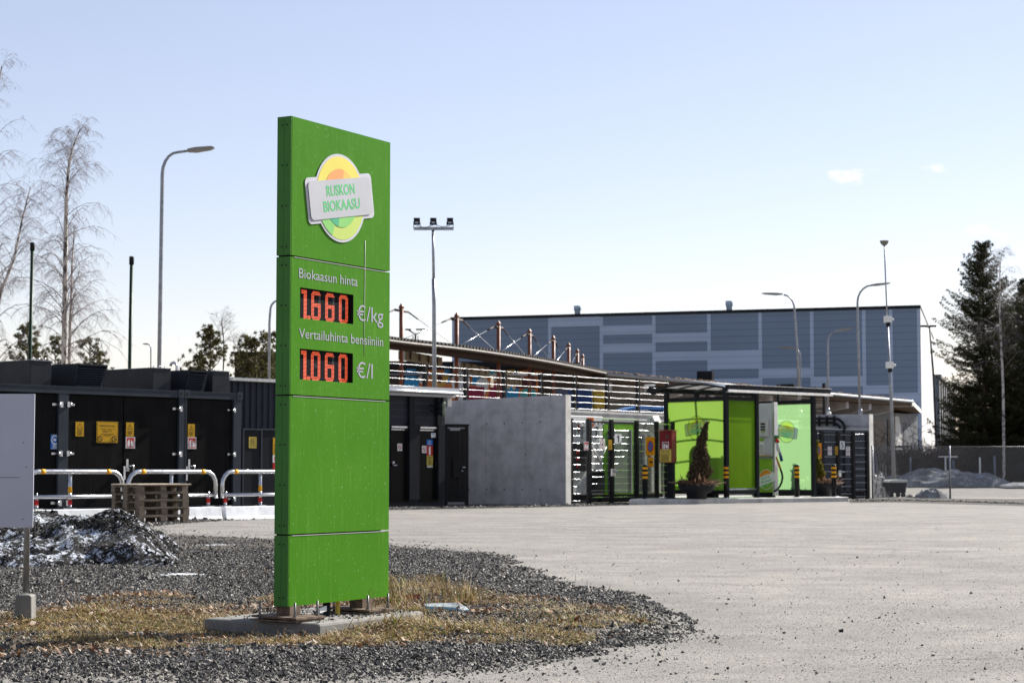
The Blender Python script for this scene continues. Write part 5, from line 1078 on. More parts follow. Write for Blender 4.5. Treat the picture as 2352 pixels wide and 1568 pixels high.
def tint_film(name, c):
    m, n, l, p = nodes(name); tp = n.new('ShaderNodeBsdfTransparent'); tp.inputs[0].default_value = (*c, 1); gl = n.new('ShaderNodeBsdfGlossy'); gl.inputs['Roughness'].default_value = .1
    mx = n.new('ShaderNodeMixShader'); mx.inputs[0].default_value = .04; l.new(tp.outputs[0], mx.inputs[1]); l.new(gl.outputs[0], mx.inputs[2]); l.new(mx.outputs[0], n['Material Output'].inputs[0]); return m
EMG = [tint_film('decal_dark', (.14, .18, .2)), tint_film('decal_yellow', (1, .98, .3)), tint_film('decal_orange', (1, .75, .3)), tint_film('decal_orange_pale', (1, .85, .4)), tint_film('decal_lime', (.95, 1, .55)), tint_film('decal_green', (.7, 1, .8)), tint_film('decal_teal', (.6, .95, .95)), tint_film('decal_grey', (.52, .46, 1.0)), mat('decal_text', (.20, .52, .24), .5)]
def glass_emblem(x, y, z, ex, sgn, Rr, parent):
    o = Vector((x, y, z)); ex = Vector(ex); ez = Vector((0, 0, 1)); out = ex.cross(ez) * sgn; b = MB()
    def fl(poly, lay, mi): b.face([o + ex * (u * Rr) + ez * (v * Rr) + out * lay for u, v in poly], mi)
    def ring(p_o, p_i, lay, mi):
        n = len(p_o)
        for i in range(n): j = (i + 1) % n; fl([p_o[i], p_o[j], p_i[j], p_i[i]], lay, mi)
    c1 = arc(0, 0, 1, 0, 360, 40)[:-1]; c2 = arc(0, 0, .95, 0, 360, 40)[:-1]; ring(c1, c2, .010, 0)
    fl(arc(0, 0, .94, 0, 180), .010, 1); fl(arc(0, 0, .94, 180, 360), .010, 4); fl(arc(0, 0, .6, 70, 180) + [(0, 0)], .0125, 2); fl(arc(0, 0, .6, 195, 340) + [(0, 0)], .0125, 6)
    fl(rrect(1.22, .46, .1, 9), .015, 7); ring(rrect(1.28, .52, .13, 9), rrect(1.225, .465, .1, 9), .0175, 0)
    t = R(9); tx = (ex * math.cos(t) + ez * math.sin(t)); tz = (ez * math.cos(t) - ex * math.sin(t))
    b.text('RUSKON', o + tz * (Rr * .08) + out * .02, tx, tz, 1.05 * Rr, .25 * Rr, 8, .022, 'c'); b.text('BIOKAASU', o - tz * (Rr * .29) + out * .02, tx, tz, 1.4 * Rr, .25 * Rr, 8, .022, 'c')
    return b.build('emblem', EMG, parent)
d8 = lambda a, c: (1493 + a / 4.551, 832.6 + c / 4.551)
EA = Fr(HX.o, 43 - 90)                                       # end panel plane (runs along -y of the shelter)
u, v = EA.loc(*d8(490, 682)); glass_emblem(-.006, -u, v - zb_, (0, -1, 0), 1, 127 / 4.551 / FP * 63.8, pA)
EBo = HX.o + HX.ex * LX; EB = Fr(EBo, 43 - 90); u, v = EB.loc(*d8(1430, 722)); glass_emblem(LX - .006, -u, v - zb_, (0, 1, 0), -1, 116 / 4.551 / FP * 66.5, pB)
# arched roof
X0r, X1r, Y0r, Y1r = -.32, LX + .42, -.30, LY_ + .42
def archz(f): return ze - .0 + .18 * (1 - (2 * f - 1) ** 2)
na = 12; nb = 9
def ap(x, f, dz=0): return (x, Y0r + (Y1r - Y0r) * f, archz(f) + dz)
xsr = [X0r + (X1r - X0r) * i / 5 for i in range(6)]
for x in xsr:
    b = MB()
    for k in range(na): a, c = k / na, (k + 1) / na; hr = .055 if x == xsr[0] else .018; p, q = ap(x, a, .016 - hr), ap(x, c, .016 - hr); b.hexa((x - .035, p[1], p[2]), (.07, 0, 0), (0, q[1] - p[1], q[2] - p[2]), (0, 0, hr))
    b.build('roof_rib', DARK, SH)
for f in (.5,):
    p = ap(0, f, 0); w = .045
    b = MB(); b.box(X0r, X1r, p[1] - w, p[1] + w, p[2] - .002, p[2] + .014); b.build('roof_purlin', DARK, SH)
b = MB()
for k in range(na): a, c = k / na, (k + 1) / na; p, q = ap(X0r + .02, a, .022), ap(X0r + .02, c, .022); b.face([p, (X1r - .02, p[1], p[2]), (X1r - .02, q[1], q[2]), q])
b.build('roof_sheet', POLY, SH)
b = MB(); b.box(X0r - .02, X1r + .02, Y0r - .1, Y0r + .03, ze - .05, ze + .10); b.box(X0r - .02, X1r + .02, Y1r - .03, Y1r + .1, ze - .05, ze + .10)
n = 44
for i in range(n): xx = X0r + (X1r - X0r) * (i + .5) / n; b.tube([(xx, Y0r - .1, ze + .035), (xx, Y0r - .106, ze + .035)], .022, 8, 1, False)
b.build('perforated_fascia', [DARK, LGREY], SH)
b = MB(); b.box(X0r - .05, X1r + .05, Y0r - .17, Y0r - .11, ze - .12, ze - .05); b.box(X0r - .05, X1r + .05, Y0r - .17, Y0r - .02, ze - .13, ze - .121); b.box(X0r - .05, X1r + .05, Y0r - .13, Y0r + .03, ze + .103, ze + .115); b.build('gutter', mat('bright_aluminium', (.75, .76, .78), .25, .9), SH)
b = MB(); b.prism([(Y1r - .15, ze - .12), (Y1r + .18, ze - .02), (Y1r + .02, ze + .12), (Y1r - .3, ze + .05)], (X0r - .05, 0, 0), (0, 1, 0), (0, 0, 1), (.12, 0, 0)); b.box(X0r - .05, X0r + .12, Y1r - .1, Y1r + .22, ze + .16, ze + .22, 1); b.build('eave_end', [DARK, GALV], SH)
# round-topped pillar added inside to cast its shape on the left glass
pp_ = (1.0, LY_ * .42)
t = thing('shadow_pillar', 'dark round-topped pillar added behind the green glass for its shadow', 'shadow pillar', HX.o + HX.ex * .42 - HX.n * (LY_ * .50) + Vector((0, 0, .15)), R(43))
zpt = EA.z(1581, 1002) - .15; hw = .33
b = MB(); b.prism([(-hw, 0), (hw, 0), (hw, zpt - hw)] + [(hw * math.cos(R(a)), zpt - hw + hw * math.sin(R(a))) for a in range(15, 180, 15)] + [(-hw, zpt - hw)], (0, 0, 0), (0, 1, 0), (0, 0, 1), (.3, 0, 0)); b.build('casing', DARK, t, bevel=.02)
b = MB(); b.box(.302, .32, -.2, .2, 1.1, 1.5); b.build('pillar_plate', LEDBG, t)
# fuel dispenser
DP = HX.o + HX.ex * 2.72 - HX.n * .42 + Vector((0, 0, .15)); DW = Fr(DP, 43 - 90)    # front faces camera left
t = thing('gas_dispenser', 'white and green gas dispenser with black hose under the shelter', 'fuel dispenser', DP, R(43 - 90))
x0, x1 = DW.x(d8(1132, 0)[0]), DW.x(d8(1279, 0)[0]); zt_, zm, z0 = DW.z(*d8(1200, 426)) - .15, DW.z(*d8(1200, 1003)) - .15, .08
dz_ = .15
b = MB(); b.box(x0, x1, .02, dz_, zm + .08, zt_); b.build('upper_casing', mat('dispenser_white', (.48, .49, .51), .4, var=.05), t, bevel=.02)
b = MB(); b.box(x0, x1, .0, dz_, z0 + .08, zm); b.build('lower_casing', PUMPG, t, bevel=.015)
b = MB(); b.box(x0 + .01, x1 - .01, .03, dz_, 0, z0 + .078); b.build('plinth', BLACK, t); b = MB(); b.box(x0, x1, -.05, dz_, zm + .003, zm + .075); b.box(x0 + .05, x0 + .5, -.06, .0, zm + .076, zm + .10, 1); b.build('shelf', [GALV_D, YEL], t)
b = MB(); b.box(x1 + .002, x1 + .10, -.02, dz_ + .02, .05, zt_ + .03); b.build('side_pillar', mat('brushed_aluminium', (.62, .63, .64), .3, .8), t, bevel=.02)
def onD(r): (u0, v1), (u1, v0) = DW.loc(*d8(r[0], r[1])), DW.loc(*d8(r[2], r[3])); return u0, u1, v0 - .15, v1 - .15
u0, u1, v0, v1 = onD((1140, 595, 1243, 768)); b = MB(); b.box(u0, u1, -.06, .018, v0, v1); s = b.build('display_unit', OFFW, t, bevel=.01)
b = MB()
for (a, c) in ((632, 648), (662, 678), (691, 706)): p = onD((1168, a, 1216, c)); b.box(p[0], p[1], -.068, -.0605, p[2], p[3])
for i in range(4): p = onD((1170 + 12 * i, 714, 1179 + 12 * i, 726)); b.box(p[0], p[1], -.066, -.0605, p[2], p[3], 1 + i % 2)
b.build('readout', [LEDBG, YEL, PUMPG], s)
p = onD((1144, 790, 1190, 965)); plate('instruction_sheet', t, *p, .018, [WHITE, PUMPG, PRINT, RED], [('r', 1, (0, .82, 1, 1))] + [('r', 2, (.1 + .28 * (i % 3), .1 + .11 * (i // 3), .28 + .28 * (i % 3), .15 + .11 * (i // 3))) for i in range(15)] + [('r', 3, (.7, .7, .8, .76))])
u, v = DW.loc(*d8(1216, 1220)); emblem('emblem', t, (u, -.003, v - .15), (1, 0, 0), (0, 0, 1), .33, .006, [WHITE, ORANGE, LO, LO2, PUMPG, LG2, LT, WHITE, LTX], 14, asp=.95)
u, v = DW.loc(*d8(1300, 830)); hx = x1 + .2; v -= .15
b = MB(); b.box(x1 + .13, x1 + .2, -.02, .1, v - .02, v + .22); b.build('nozzle_holster', mat('holster_green', (.03, .16, .05), .5), t)
b = MB(); b.tube([(hx, .0, v + .05), (hx + .05, -.02, v - .2), (hx + .17, -.02, v - .45)], [.05, .06, .04], 8, 0); b.tube([(hx + .13, -.02, v - .36), (hx + .2, -.02, v - .62)], .05, 8, 1); b.tube([(hx - .02, .0, v + .1), (hx + .03, -.0, v - .02)], .06, 8, 2); b.build('nozzle', [LGREY, DBLUE, RED], t)
hp = [DW.loc(*d8(a, c)) for a, c in ((1326, 985), (1345, 1045), (1368, 1110), (1384, 1160), (1389, 1200), (1380, 1250), (1358, 1295), (1325, 1335), (1300, 1342))]
b = MB(); b.tube([(a, -.02, c - .15) for a, c in hp[:3]], .036, 8, 1); b.tube([(a, -.02, c - .15) for a, c in hp[2:]], .033, 8, 0); b.build('hose', [RUBBER, mat('hose_sleeve', (.35, .16, .02), .5)], t)
# bollards
def bollard(px, yy, label):
    p = G(px, yy, .15); t = thing('bollard', label, 'bollard', (p.x, p.y, .15), .3, 'striped bollards on the fuel island'); h = .15 * -1 + Z(1066.5, p.y); r = .082
    b = MB(); b.lathe([(r, .0), (r, h - .03), (r - .01, h - .008), (r * .75, h), (.004, h)], n=20); b.build('tube', BLACK, t)
    for f in (.07, .205, .335): b = MB(); b.tube([(0, 0, h * (1 - f)), (0, 0, h * (1 - f - .068))], r + .003, 20, 0, False); b.build('yellow_band', AMBER, t)
    b = MB(); b.lathe([(r + .06, 0), (r + .06, .012), (r, .012)], n=20); 
    for a in range(4): b.tube([(.12 * math.cos(a * 1.57), .12 * math.sin(a * 1.57), .0), (.12 * math.cos(a * 1.57), .12 * math.sin(a * 1.57), .04)], .014, 6)
    b.build('base_flange', GALV, t)
bollard(1482, 1146, 'black and yellow bollard below the no parking sign'); bollard(1668, 1143.4, 'black and yellow bollard in front of the shelter corner post'); bollard(1831, 1141.5, 'black and yellow bollard in front of the pale green panel'); bollard(1915.5, 1140.4, 'black and yellow bollard in front of gate 5')
# red cabinet
RCo = G(1541, 1144.5, .15); RC = Fr(RCo, -28)
t = thing('fire_cabinet', 'dark red fire extinguisher cabinet on a black post', 'cabinet', (RCo.x, RCo.y, .15), RC.a)
b = MB(); b.box(-.1, .1, -.06, .08, 0, 1.25); b.box(-.16, .16, -.12, .14, 0, .02); b.build('post', DARK, t)
def onC(r, y=0): (u0, v1), (u1, v0) = RC.loc(*d7(r[0], r[1]), y), RC.loc(*d7(r[2], r[3]), y); return u0, u1, v0 - .15, v1 - .15
CY = -.22; x0, x1, z0, z1 = onC((1006, 712, 1140, 1046), CY); cdp = .40
t2 = Matrix.Rotation(R(16), 4, 'Z')
b = MB(); b.box(x0, x1, CY + .021, CY + cdp, z0, z1 - .01); b.build('casing', DRED, t, bevel=.01)
b = MB(); b.box(x0 + .02, x1 - .012, CY, CY + .02, z0 + .02, z1 - .03); d = b.build('door', DRED, t, bevel=.006)
b = MB(); b.prism([(x0 - .02, z1), (x1 + .02, z1 + .0), (x1 + .02, z1 + .02), (x0 - .02, z1 + .03)], (0, CY - .05, 0), (1, 0, 0), (0, 0, 1), (0, cdp + .1, 0)); b.build('roof', mat('red_roof_sheet', (.30, .05, .05), .35), t)
plate('extinguisher_sign', d, *onC((1044, 828, 1111, 901), CY), CY - .002, [WHITE, DRED, WHITE], FIRE)
plate('instruction_notice', d, *onC((1020, 906, 1138, 1038), CY), CY - .002, [mat('pale_yellow_plate', (.55, .42, .08), .5), PRINT], [('t', 1, ('HÄTÄTILANTEEN', .46, .86, .09, .86)), ('t', 1, ('TOIMINTAOHJE', .46, .72, .09, .78))] + lines(1, .06, .64, 7, .06, .84))
u, v = RC.loc(*d7(1097, 772), CY); b = MB(); b.tube([(u, CY, v - .15), (u, CY - .03, v - .15)], .05, 10); b.build('door_handle', RUST, d)
# planters with conifers
def planter(px, yy, rr, label, tlab, m, hgt_, lean, dead):
    p = G(px, yy, .15); k = rr; t = thing('planter', label, 'planter', (p.x, p.y, .15), 0, 'bowl planters on the fuel island')
    b = MB(); b.lathe([(k * .54, 0), (k * .54, .12), (k * .58, .16), (k * .80, .21), (k * .94, .29), (k, .40), (k, .46), (k * .94, .46), (k * .9, .42), (.01, .40)], n=30); b.build('bowl', mat('dark_bowl', (.022, .023, .026), .55, var=.2), t)
    tt = thing('dead_conifer' if dead else 'small_conifer', tlab, 'potted conifer', (p.x + k * lean[2], p.y, .15 + .40), 0)
    b = MB(); b.tube([(0, 0, 0), (lean[0] * .5 * hgt_, 0, hgt_ * .5), (lean[0] * hgt_, 0, hgt_)], [.04, .025, .008], 6); b.build('trunk', CBARK, tt)
    rr_ = np.random.default_rng(int(px)); n = 17000; f = rr_.beta(1.25, 1.6, n); prof = np.where(f < .12, .55 + f * 3.4, .96 * (1 - f) ** 1.0 + .02) * lean[1]
    a = rr_.uniform(0, 6.28, n); rad = prof * np.sqrt(rr_.uniform(.12, 1.0, n)) * (1 + .30 * np.sin(a * 3 + f * 9) + .22 * np.sin(a * 2 - f * 23)) ; z = f * hgt_
    c = np.stack([rad * np.cos(a) + lean[0] * z + .05 * np.sin(f * 7) * f, rad * np.sin(a), z + .05], -1); s = rr_.gamma(3, .0085, n) + .012
    t_ = np.stack([np.cos(a) * .5 + rr_.normal(0, .35, n), np.sin(a) * .5 + rr_.normal(0, .35, n), np.abs(rr_.normal(.9, .3, n))], -1); t_ /= np.linalg.norm(t_, axis=1, keepdims=True)
    u_ = np.cross(t_, rr_.normal(size=(n, 3))); u_ /= np.linalg.norm(u_, axis=1, keepdims=True)
    V = np.stack([c - u_ * s[:, None] * .16, c + t_ * s[:, None] * .8 - u_ * s[:, None] * .3, c + t_ * s[:, None] * 1.6, c + t_ * s[:, None] * .7 + u_ * s[:, None] * .3], 1).reshape(-1, 3)
    o = fast_mesh('crown', V, 4 * np.arange(n)[:, None] + np.arange(4), m); o.parent = tt
    n = 1100; a = rr_.uniform(0, 6.28, n); rad = k * np.sqrt(rr_.uniform(0, 1.0, n)) * 1.03; c = np.stack([rad * np.cos(a), rad * np.sin(a), .41 + rr_.uniform(0, .10, n)], -1); t_ = np.stack([np.cos(a) + rr_.normal(0, .5, n), np.sin(a) + rr_.normal(0, .5, n), rr_.normal(.35, .3, n)], -1); u_ = np.cross(t_, [0, 0, 1.]); s = rr_.gamma(3, .016, n) + .015
    V = np.stack([c, c + t_ * s[:, None] - u_ * s[:, None] * .2, c + t_ * s[:, None] * 1.9 + [0, 0, .02], c + t_ * s[:, None] + u_ * s[:, None] * .2], 1).reshape(-1, 3)
    o = fast_mesh('wilted_plants', V, 4 * np.arange(n)[:, None] + np.arange(4), m_leafy('wilted_stems', [(0, (.09, .045, .03)), (.5, (.22, .13, .09)), (1, (.36, .25, .18))], .1) if 'wil' not in MATS else MATS['wil']); MATS['wil'] = o.data.materials[0]; o.parent = t
planter(1600, 1145, .57, 'dark bowl planter on a pedestal in front of the green glass', 'dead brown leaning conifer in the planter before the green glass', DEADT, 1.86, (.16, .36, .02), True)
planter(1888, 1139.5, .55, 'dark bowl planter half hidden behind the shelter\'s right post', 'yellow-green slim conifer behind the shelter\'s right post', YTHUJA, 1.4, (-.03, .2, -.25), False)

# ================================================================ BAY FIVE
B5 = Fr((X(1872, 70.2), 70.2), 40); z5 = B5.z(1925, 994)
f5, xs5 = fence_bay('wire_fence', 'dark wire fence with double gate numbered 5 below black pipes', B5, [1872, 1886.5, 1924, 1959, 1990.5], z5, (1, 2), .26, .003, .009)
def on5(r): (u0, v1), (u1, v0) = B5.loc(*d8(r[0], r[1])), B5.loc(*d8(r[2], r[3])); return u0, u1, v0, v1
plate('number_sign', f5, *on5((1970, 818, 2021, 905)), -.06, [WHITE, PRINT], [('t', 1, ('5', .5, .16, .68, .5))])
plate('flammable_sign', f5, *on5((1845, 876, 1886, 966)), -.06, [WHITE, RED, WHITE, PRINT], FLAM(1, 2, 3)); plate('flammable_sign', f5, *on5((2034, 876, 2076, 972)), -.06, [WHITE, RED, WHITE, PRINT], FLAM(1, 2, 3))
plate('warning_sign', f5, *on5((1920, 874, 1948, 964)), -.06, YK, TRI(1, 2) + lines(1, .08, .44, 4))
b = MB(); u, v = B5.loc(*d8(1962, 1155)); b.box(u - .05, u + .08, -.1, -.05, v - .12, v + .1); b.tube([(u, -.1, v + .05), (u + .2, -.14, v + .05)], .03, 8); b.build('gate_handle', GALV, f5)
q0 = B5.x(1868, 1.2); t, w_ = gasbox('gas_container', 'dark slate ribbed container behind gate 5', q0, B5.x(1996, 1.2), 1.2, B5.z(1930, 985, 1.2), 2.2, mat('slate_sheet', (.060, .068, .080), .5, var=.1), B5)
b = MB()
for i in range(9): b.box(.02, w_ - .02, -.012, 0, .4 + .28 * i, .42 + .28 * i)
b.box(w_ * .52, w_ * .56, -.03, -.0125, .3, 2.7); b.build('panel_rib', DARK, t)
pN = B5.loc(*d8(1725, 835)); x0, x1, z0, z1 = on5((1700, 838, 1769, 1000))
t = thing('no_parking_sign', 'orange no parking sign half hidden behind the shelter\'s right post', 'sign', B5.o + B5.ex * x0 + B5.n * .1 + Vector((0, 0, z0)), B5.a)
plate('sign_face', t, 0, x1 - x0, 0, z1 - z0, 0, [ORANGE, AMBER, RED, BLUE], [('r', 1, (.02, .01, .98, .99)), ('r', 0, (.05, .025, .95, .975)), ('p', 2, [(.5 + .34 * math.cos(a * .2618), .49 + .32 * math.sin(a * .2618)) for a in range(24)]), ('p', 3, [(.5 + .26 * math.cos(a * .2618), .49 + .245 * math.sin(a * .2618)) for a in range(24)]), ('p', 2, [(.25, .66), (.31, .71), (.75, .32), (.69, .27)])], .012)

# ================================================================ RIGHT: chain-link fence, bin, heaps
d9 = lambda a, c: (1975.3 + a / 5.461, 890 + c / 5.461)
CL = Fr((X(2003, 73), 73), -1); zc = CL.z(2180, 1025)
t = thing('chainlink_fence', 'chain-link fence with thin steel posts beside the wheeled bin', 'fence', (CL.o.x, CL.o.y, 0), CL.a)
xend = CL.x(2440)
for p in (2003, 2180.5, 2400): x = CL.x(p); b = MB(); b.tube([(x, 0, 0), (x, 0, zc + .03)], .035, 8); b.build('fence_post', GALV_D, t)
b = MB(); r = .0032; st_ = .062; hh = zc - .05
n = int((xend + hh) / st_)
for i in range(n):
    for sg in (1, -1):
        a = i * st_ - (hh if sg > 0 else 0); c = a + hh if sg > 0 else a - hh; z0_, z1_ = .05, zc
        pa, pb = (a, z0_), (c, z1_)
        def clip(p, q):
            (xa, za), (xb, zb) = p, q
            if xa > xb: xa, za, xb, zb = xb, zb, xa, za
            if xb < 0 or xa > xend: return None
            if xa < 0: za += (zb - za) * (0 - xa) / (xb - xa); xa = 0
            if xb > xend: zb = za + (zb - za) * (xend - xa) / (xb - xa); xb = xend
            return (xa, za), (xb, zb)
        q = clip(pa, pb)
        if not q: continue
        (xa, za), (xb, zb) = q; y = .0 if sg > 0 else .006
        b.face([(xa - r, y, za), (xa + r, y, za), (xb + r, y, zb), (xb - r, y, zb)])
b.tube([(0, 0, zc), (xend, 0, zc)], .008, 5); b.build('wire_mesh', mat('fence_wire_grey', (.28, .28, .28), .5, .5), t)
# gravel shoulder at the far edge of the asphalt
pl = [G(a, c) for a, c in ((1950, 1154.5), (2050, 1153), (2352, 1161.5), (2500, 1166), (2500, 1148), (2352, 1146), (2200, 1145), (1990, 1141), (1960, 1146))]
b = MB(); b.face([(p.x, p.y, .006) for p in pl]); tag(b.build('gravel_shoulder', GRAVEL_BED), kind='structure')
pl = [G(a, c) for a, c in ((880, 1171), (1000, 1169), (1300, 1163.5), (1440, 1160), (1440, 1153), (1300, 1154), (1000, 1160), (880, 1160))]
b = MB(); b.face([(p.x, p.y, .006) for p in pl]); tag(b.build('gravel_margin', GRAVEL_BED), kind='structure')
pl = [G(a, c) for a, c in ((330, 1209), (420, 1201), (520, 1194.5), (640, 1189.5), (760, 1184), (760, 1176), (500, 1180), (300, 1192))]
b = MB(); b.face([(p.x, p.y, .006) for p in pl]); tag(b.build('gravel_strip', GRAVEL_BED), kind='structure')
def edge_stones(poly, n, s):
    ps = [G(a, c) for a, c in poly]; xs_, ys_ = [], []
    for i in range(n):
        k = random.randrange(len(ps) - 1); f = random.random(); p = ps[k].lerp(ps[k + 1], f); xs_.append(p.x + random.gauss(0, .12)); ys_.append(p.y + random.gauss(0, .5))
    return np.array(xs_), np.array(ys_)
ex1, ey1 = edge_stones([(330, 1206), (420, 1198), (520, 1192), (640, 1187)], 5200, .02); ex2, ey2 = edge_stones([(880, 1168), (1000, 1167), (1300, 1161), (1440, 1158)], 5200, .02); ex3, ey3 = edge_stones([(1950, 1151), (2050, 1149.5), (2200, 1152), (2352, 1157)], 7000, .02)
ex, ey = np.concatenate([ex1, ex2, ex3]), np.concatenate([ey1, ey2, ey3]); V, F = stones(len(ex), ex, ey, rng.gamma(3, .0042, len(ex)) + .005, .2, np.full(len(ex), .006))
tag(fast_mesh('gravel_edges', V, F, STONE), 'loose dark gravel along the foot of barriers, walls and fence', 'gravel', kind='stuff')
# wheeled bin
BN = G(2056, 1141.5); WBf = Fr(BN, 8)
t = thing('wheeled_bin', 'large black wheeled refuse bin with pale lid beside the lamp mast', 'bin', (BN.x, BN.y, 0), R(8)); w_ = 42 / FP * BN.y * .5
b = MB(); hb = Z(1104, BN.y); b.prism([(-w_ * .88, .16), (w_ * .82, .16), (w_ * .95, hb - .06), (-w_ * .98, hb - .06)], (0, -.42, 0), (1, 0, 0), (0, 0, 1), (0, .84, 0)); b.build('tub', mat('bin_plastic', (.008, .008, .0085), .6, var=.2), t, bevel=.03)
b = MB(); b.prism([(-w_ * 1.02, hb - .06), (w_ * 1.0, hb - .06), (w_ * .96, hb + .02), (w_ * .3, hb + .06), (-w_ * .7, hb + .05), (-w_ * 1.0, hb)], (0, -.46, 0), (1, 0, 0), (0, 0, 1), (0, .92, 0)); b.build('lid', mat('bin_lid', (.42, .45, .42), .5), t, bevel=.02)
for sx_ in (-.7, .62):
    for sy_ in (-.3, .3): b = MB(); b.tube([(sx_ * w_, sy_ - .03, .09), (sx_ * w_, sy_ + .03, .09)], .09, 12); b.box(sx_ * w_ - .03, sx_ * w_ + .03, sy_ - .05, sy_ + .05, .1, .162); b.build('wheel', RUBBER, t)
b = MB(); b.tube([(w_ * .9, -.47, hb - .12), (w_ * 1.04, -.5, hb - .12), (w_ * 1.04, .4, hb - .12)], .025, 6); b.build('bin_handle', GALV, t)
def heap_thing(name, label, cat, px, py, wpx, hpx, m, seed, rough, dep=.8, kind=None, zoff=0., sharp=1.5, crumple=0.):
    p = G(px, py, zoff); hw = wpx / FP * p.y / 2; hh = hpx / FP * p.y; n = 56; b = MB(); r_ = seed
    for j in range(n + 1):
        for i in range(n + 1):
            u, v = i / n * 2 - 1, j / n * 2 - 1; f = max(0, 1 - (abs(u) ** sharp) - abs(v) ** 2); q = noise.fractal(Vector((u * 2.6 + seed, v * 2.6, seed)), 1.0, 2, 5) * rough
            b.v.append((u * hw, v * dep, max(-.05, hh * (f ** .8) * (1 + q) + (q * .15 * hh if f > 0 else 0) - (.06 if f <= 0 else .0))))
    if crumple: b.v = [(x + crumple * noise.noise(Vector((x * 9, y * 9, z * 9))), y + crumple * noise.noise(Vector((x * 9 + 7, y * 9, z * 9))), z + (crumple * noise.noise(Vector((x * 8, y * 8 + 5, z * 8))) if z > 0 else 0)) for x, y, z in b.v]
    for j in range(n):
        for i in range(n): b.f.append((j * (n + 1) + i, j * (n + 1) + i + 1, (j + 1) * (n + 1) + i + 1, (j + 1) * (n + 1) + i)); b.m.append(0); b.sm.append(not crumple)
    return tag(b.build(name, m, loc=(p.x, p.y, zoff)), label, cat, kind=kind)
GREYSNOW = SNOW.copy(); GREYSNOW.name = 'old_grey_snow'
for e_, c_ in zip([q for q in GREYSNOW.node_tree.nodes if q.type == 'VALTORGB'][0].color_ramp.elements, [(.36, .39, .44), (.26, .275, .30), (.16, .165, .17), (.09, .09, .09)]): e_.color = (*c_, 1)
heap_thing('grit_heap', 'small grey heap of gritty snow just right of the bin', 'snow heap', 2141, 1143.5, 86, 23, GREYSNOW, 3.3, .35, .9)
heap_thing('dirt_heap', 'very low dark dirt heap between the bin and the grey heap', 'dirt heap', 2092, 1142, 26, 7, STONE, 5.1, .3, .5)
FOIL = mat('crumpled_foil', (.55, .55, .55), .22, .6, var=.6, scale=7, bmp=1.0, bscale=6)
heap_thing('foil_bundle', 'crumpled bundle of shiny black and white sheeting beside the bin', 'plastic bundle', 2021, 1141, 36, 44, mat('crumpled_sheeting', (.32, .32, .32), .3, .0, var=1.0, scale=9, spec=.9), 8.8, .55, .7, sharp=3.5, crumple=.10)
z1_ = .30
heap_thing('snow_bank', 'long blue-grey bank of ploughed old snow beyond the chain-link fence', 'snow bank', 2160, 1115, 330, 32, GREYSNOW, 12.1, .45, 2.2, zoff=z1_, sharp=2.4)
heap_thing('snow_bank', 'low end of ploughed snow at the wall, left of the long snow bank', 'snow bank', 2022, 1114, 70, 24, GREYSNOW, 15.4, .4, 2.0, zoff=z1_)
heap_thing('snow_bank', 'flat strip of snow under the conifers', 'snow bank', 2350, 1116, 120, 9, GREYSNOW, 19.9, .3, 2.0, zoff=z1_)
# far low fence posts, wooden fence, hedge
for (a, y0, y1, lb) in [(625, 870, 1050, 'thin blue-grey fence post behind the middle of the snow bank'), (1165, 910, 1050, 'short blue-grey fence post behind the right half of the snow bank'), (1680, 855, 1170, 'leaning blue-grey fence post just left of the birch trunk'), (195, 860, 1075, 'thin fence post in front of the wooden fence beside the wall')]:
    px, pt = d9(a, y0); pb = d9(a, y1)[1]; Y = 103; b = MB(); b.tube([(0, 0, -.1), (-.02, 0, Z(pt, Y) - gz(Y))], .055, 7); tag(b.build('fence_post', mat('bluegrey_post', (.12, .15, .19), .5), loc=(X(px, Y), Y, gz(Y))), lb, 'fence post', 'old fence posts behind the snow')
Y = 108; xw0, xw1 = X(2000, Y), X(2086, Y); b = MB(); zt_ = Z(1023.5, Y); zb0 = gz(Y)
i = 0; x = xw0
while x < xw1: b.box(x, x + .13, random.uniform(-.02, .02), random.uniform(.03, .05), zb0, zt_ - .2 + random.uniform(-.1, .06)); x += .16
b.box(xw0, (xw0 + xw1) / 2 - .3, -.06, .1, zt_ - .1, zt_); b.box((xw0 + xw1) / 2 - .1, xw1, -.06, .1, zt_ - .12, zt_ + .02)
tag(b.build('wooden_fence', WPLANK, loc=(0, Y, 0)), 'weathered grey plank fence with pale top rail beyond the snow bank', 'fence')
def bush(name, label, x0p, x1p, ytop, Y, n, group=None, m=HEDGE, seed=1):
    x0, x1 = X(x0p, Y), X(x1p, Y); r_ = random.Random(seed); b = MB(); h = Z(ytop, Y) - gz(Y); cx_ = (x0 + x1) / 2
    for i in range(n):
        x = r_.uniform(x0, x1) - cx_; y = r_.gauss(0, .7); hh = h * r_.uniform(.5, 1.12) ; a = r_.gauss(0, .35); p = [Vector((x, y, -.1))]
        for q in range(3): p.append(p[-1] + Vector((a * .4 + r_.gauss(0, .18), r_.gauss(0, .15), 1)) * hh / 3)
        b.tube(p, [.022, .016, .012, .006], 3, 0, False)
        for q in range(7):
            k = r_.randint(1, 2); s0 = p[k].lerp(p[k + 1], r_.random()); d = Vector((r_.gauss(0, .6), r_.gauss(0, .4), r_.uniform(.2, 1))) * hh * .28
            b.tube([s0, s0 + d * .6, s0 + d + Vector((0, 0, -.05))], [.012, .009, .005], 3, 0, False)
    return tag(b.build(name, m, loc=(cx_, Y, gz(Y))), label, 'bare hedge', group)
bush('bare_hedge', 'dense brown leafless hedge between plank fence and conifers', 2075, 2200, 1030, 106, 620, 'leafless hedges beyond the snow bank', seed=3)
bush('bare_hedge', 'dark brown leafless hedge under the big conifers', 2190, 2460, 1035, 109, 900, 'leafless hedges beyond the snow bank', mat('dark_hedge_twigs', (.035, .027, .022), .85, var=.3), seed=4)
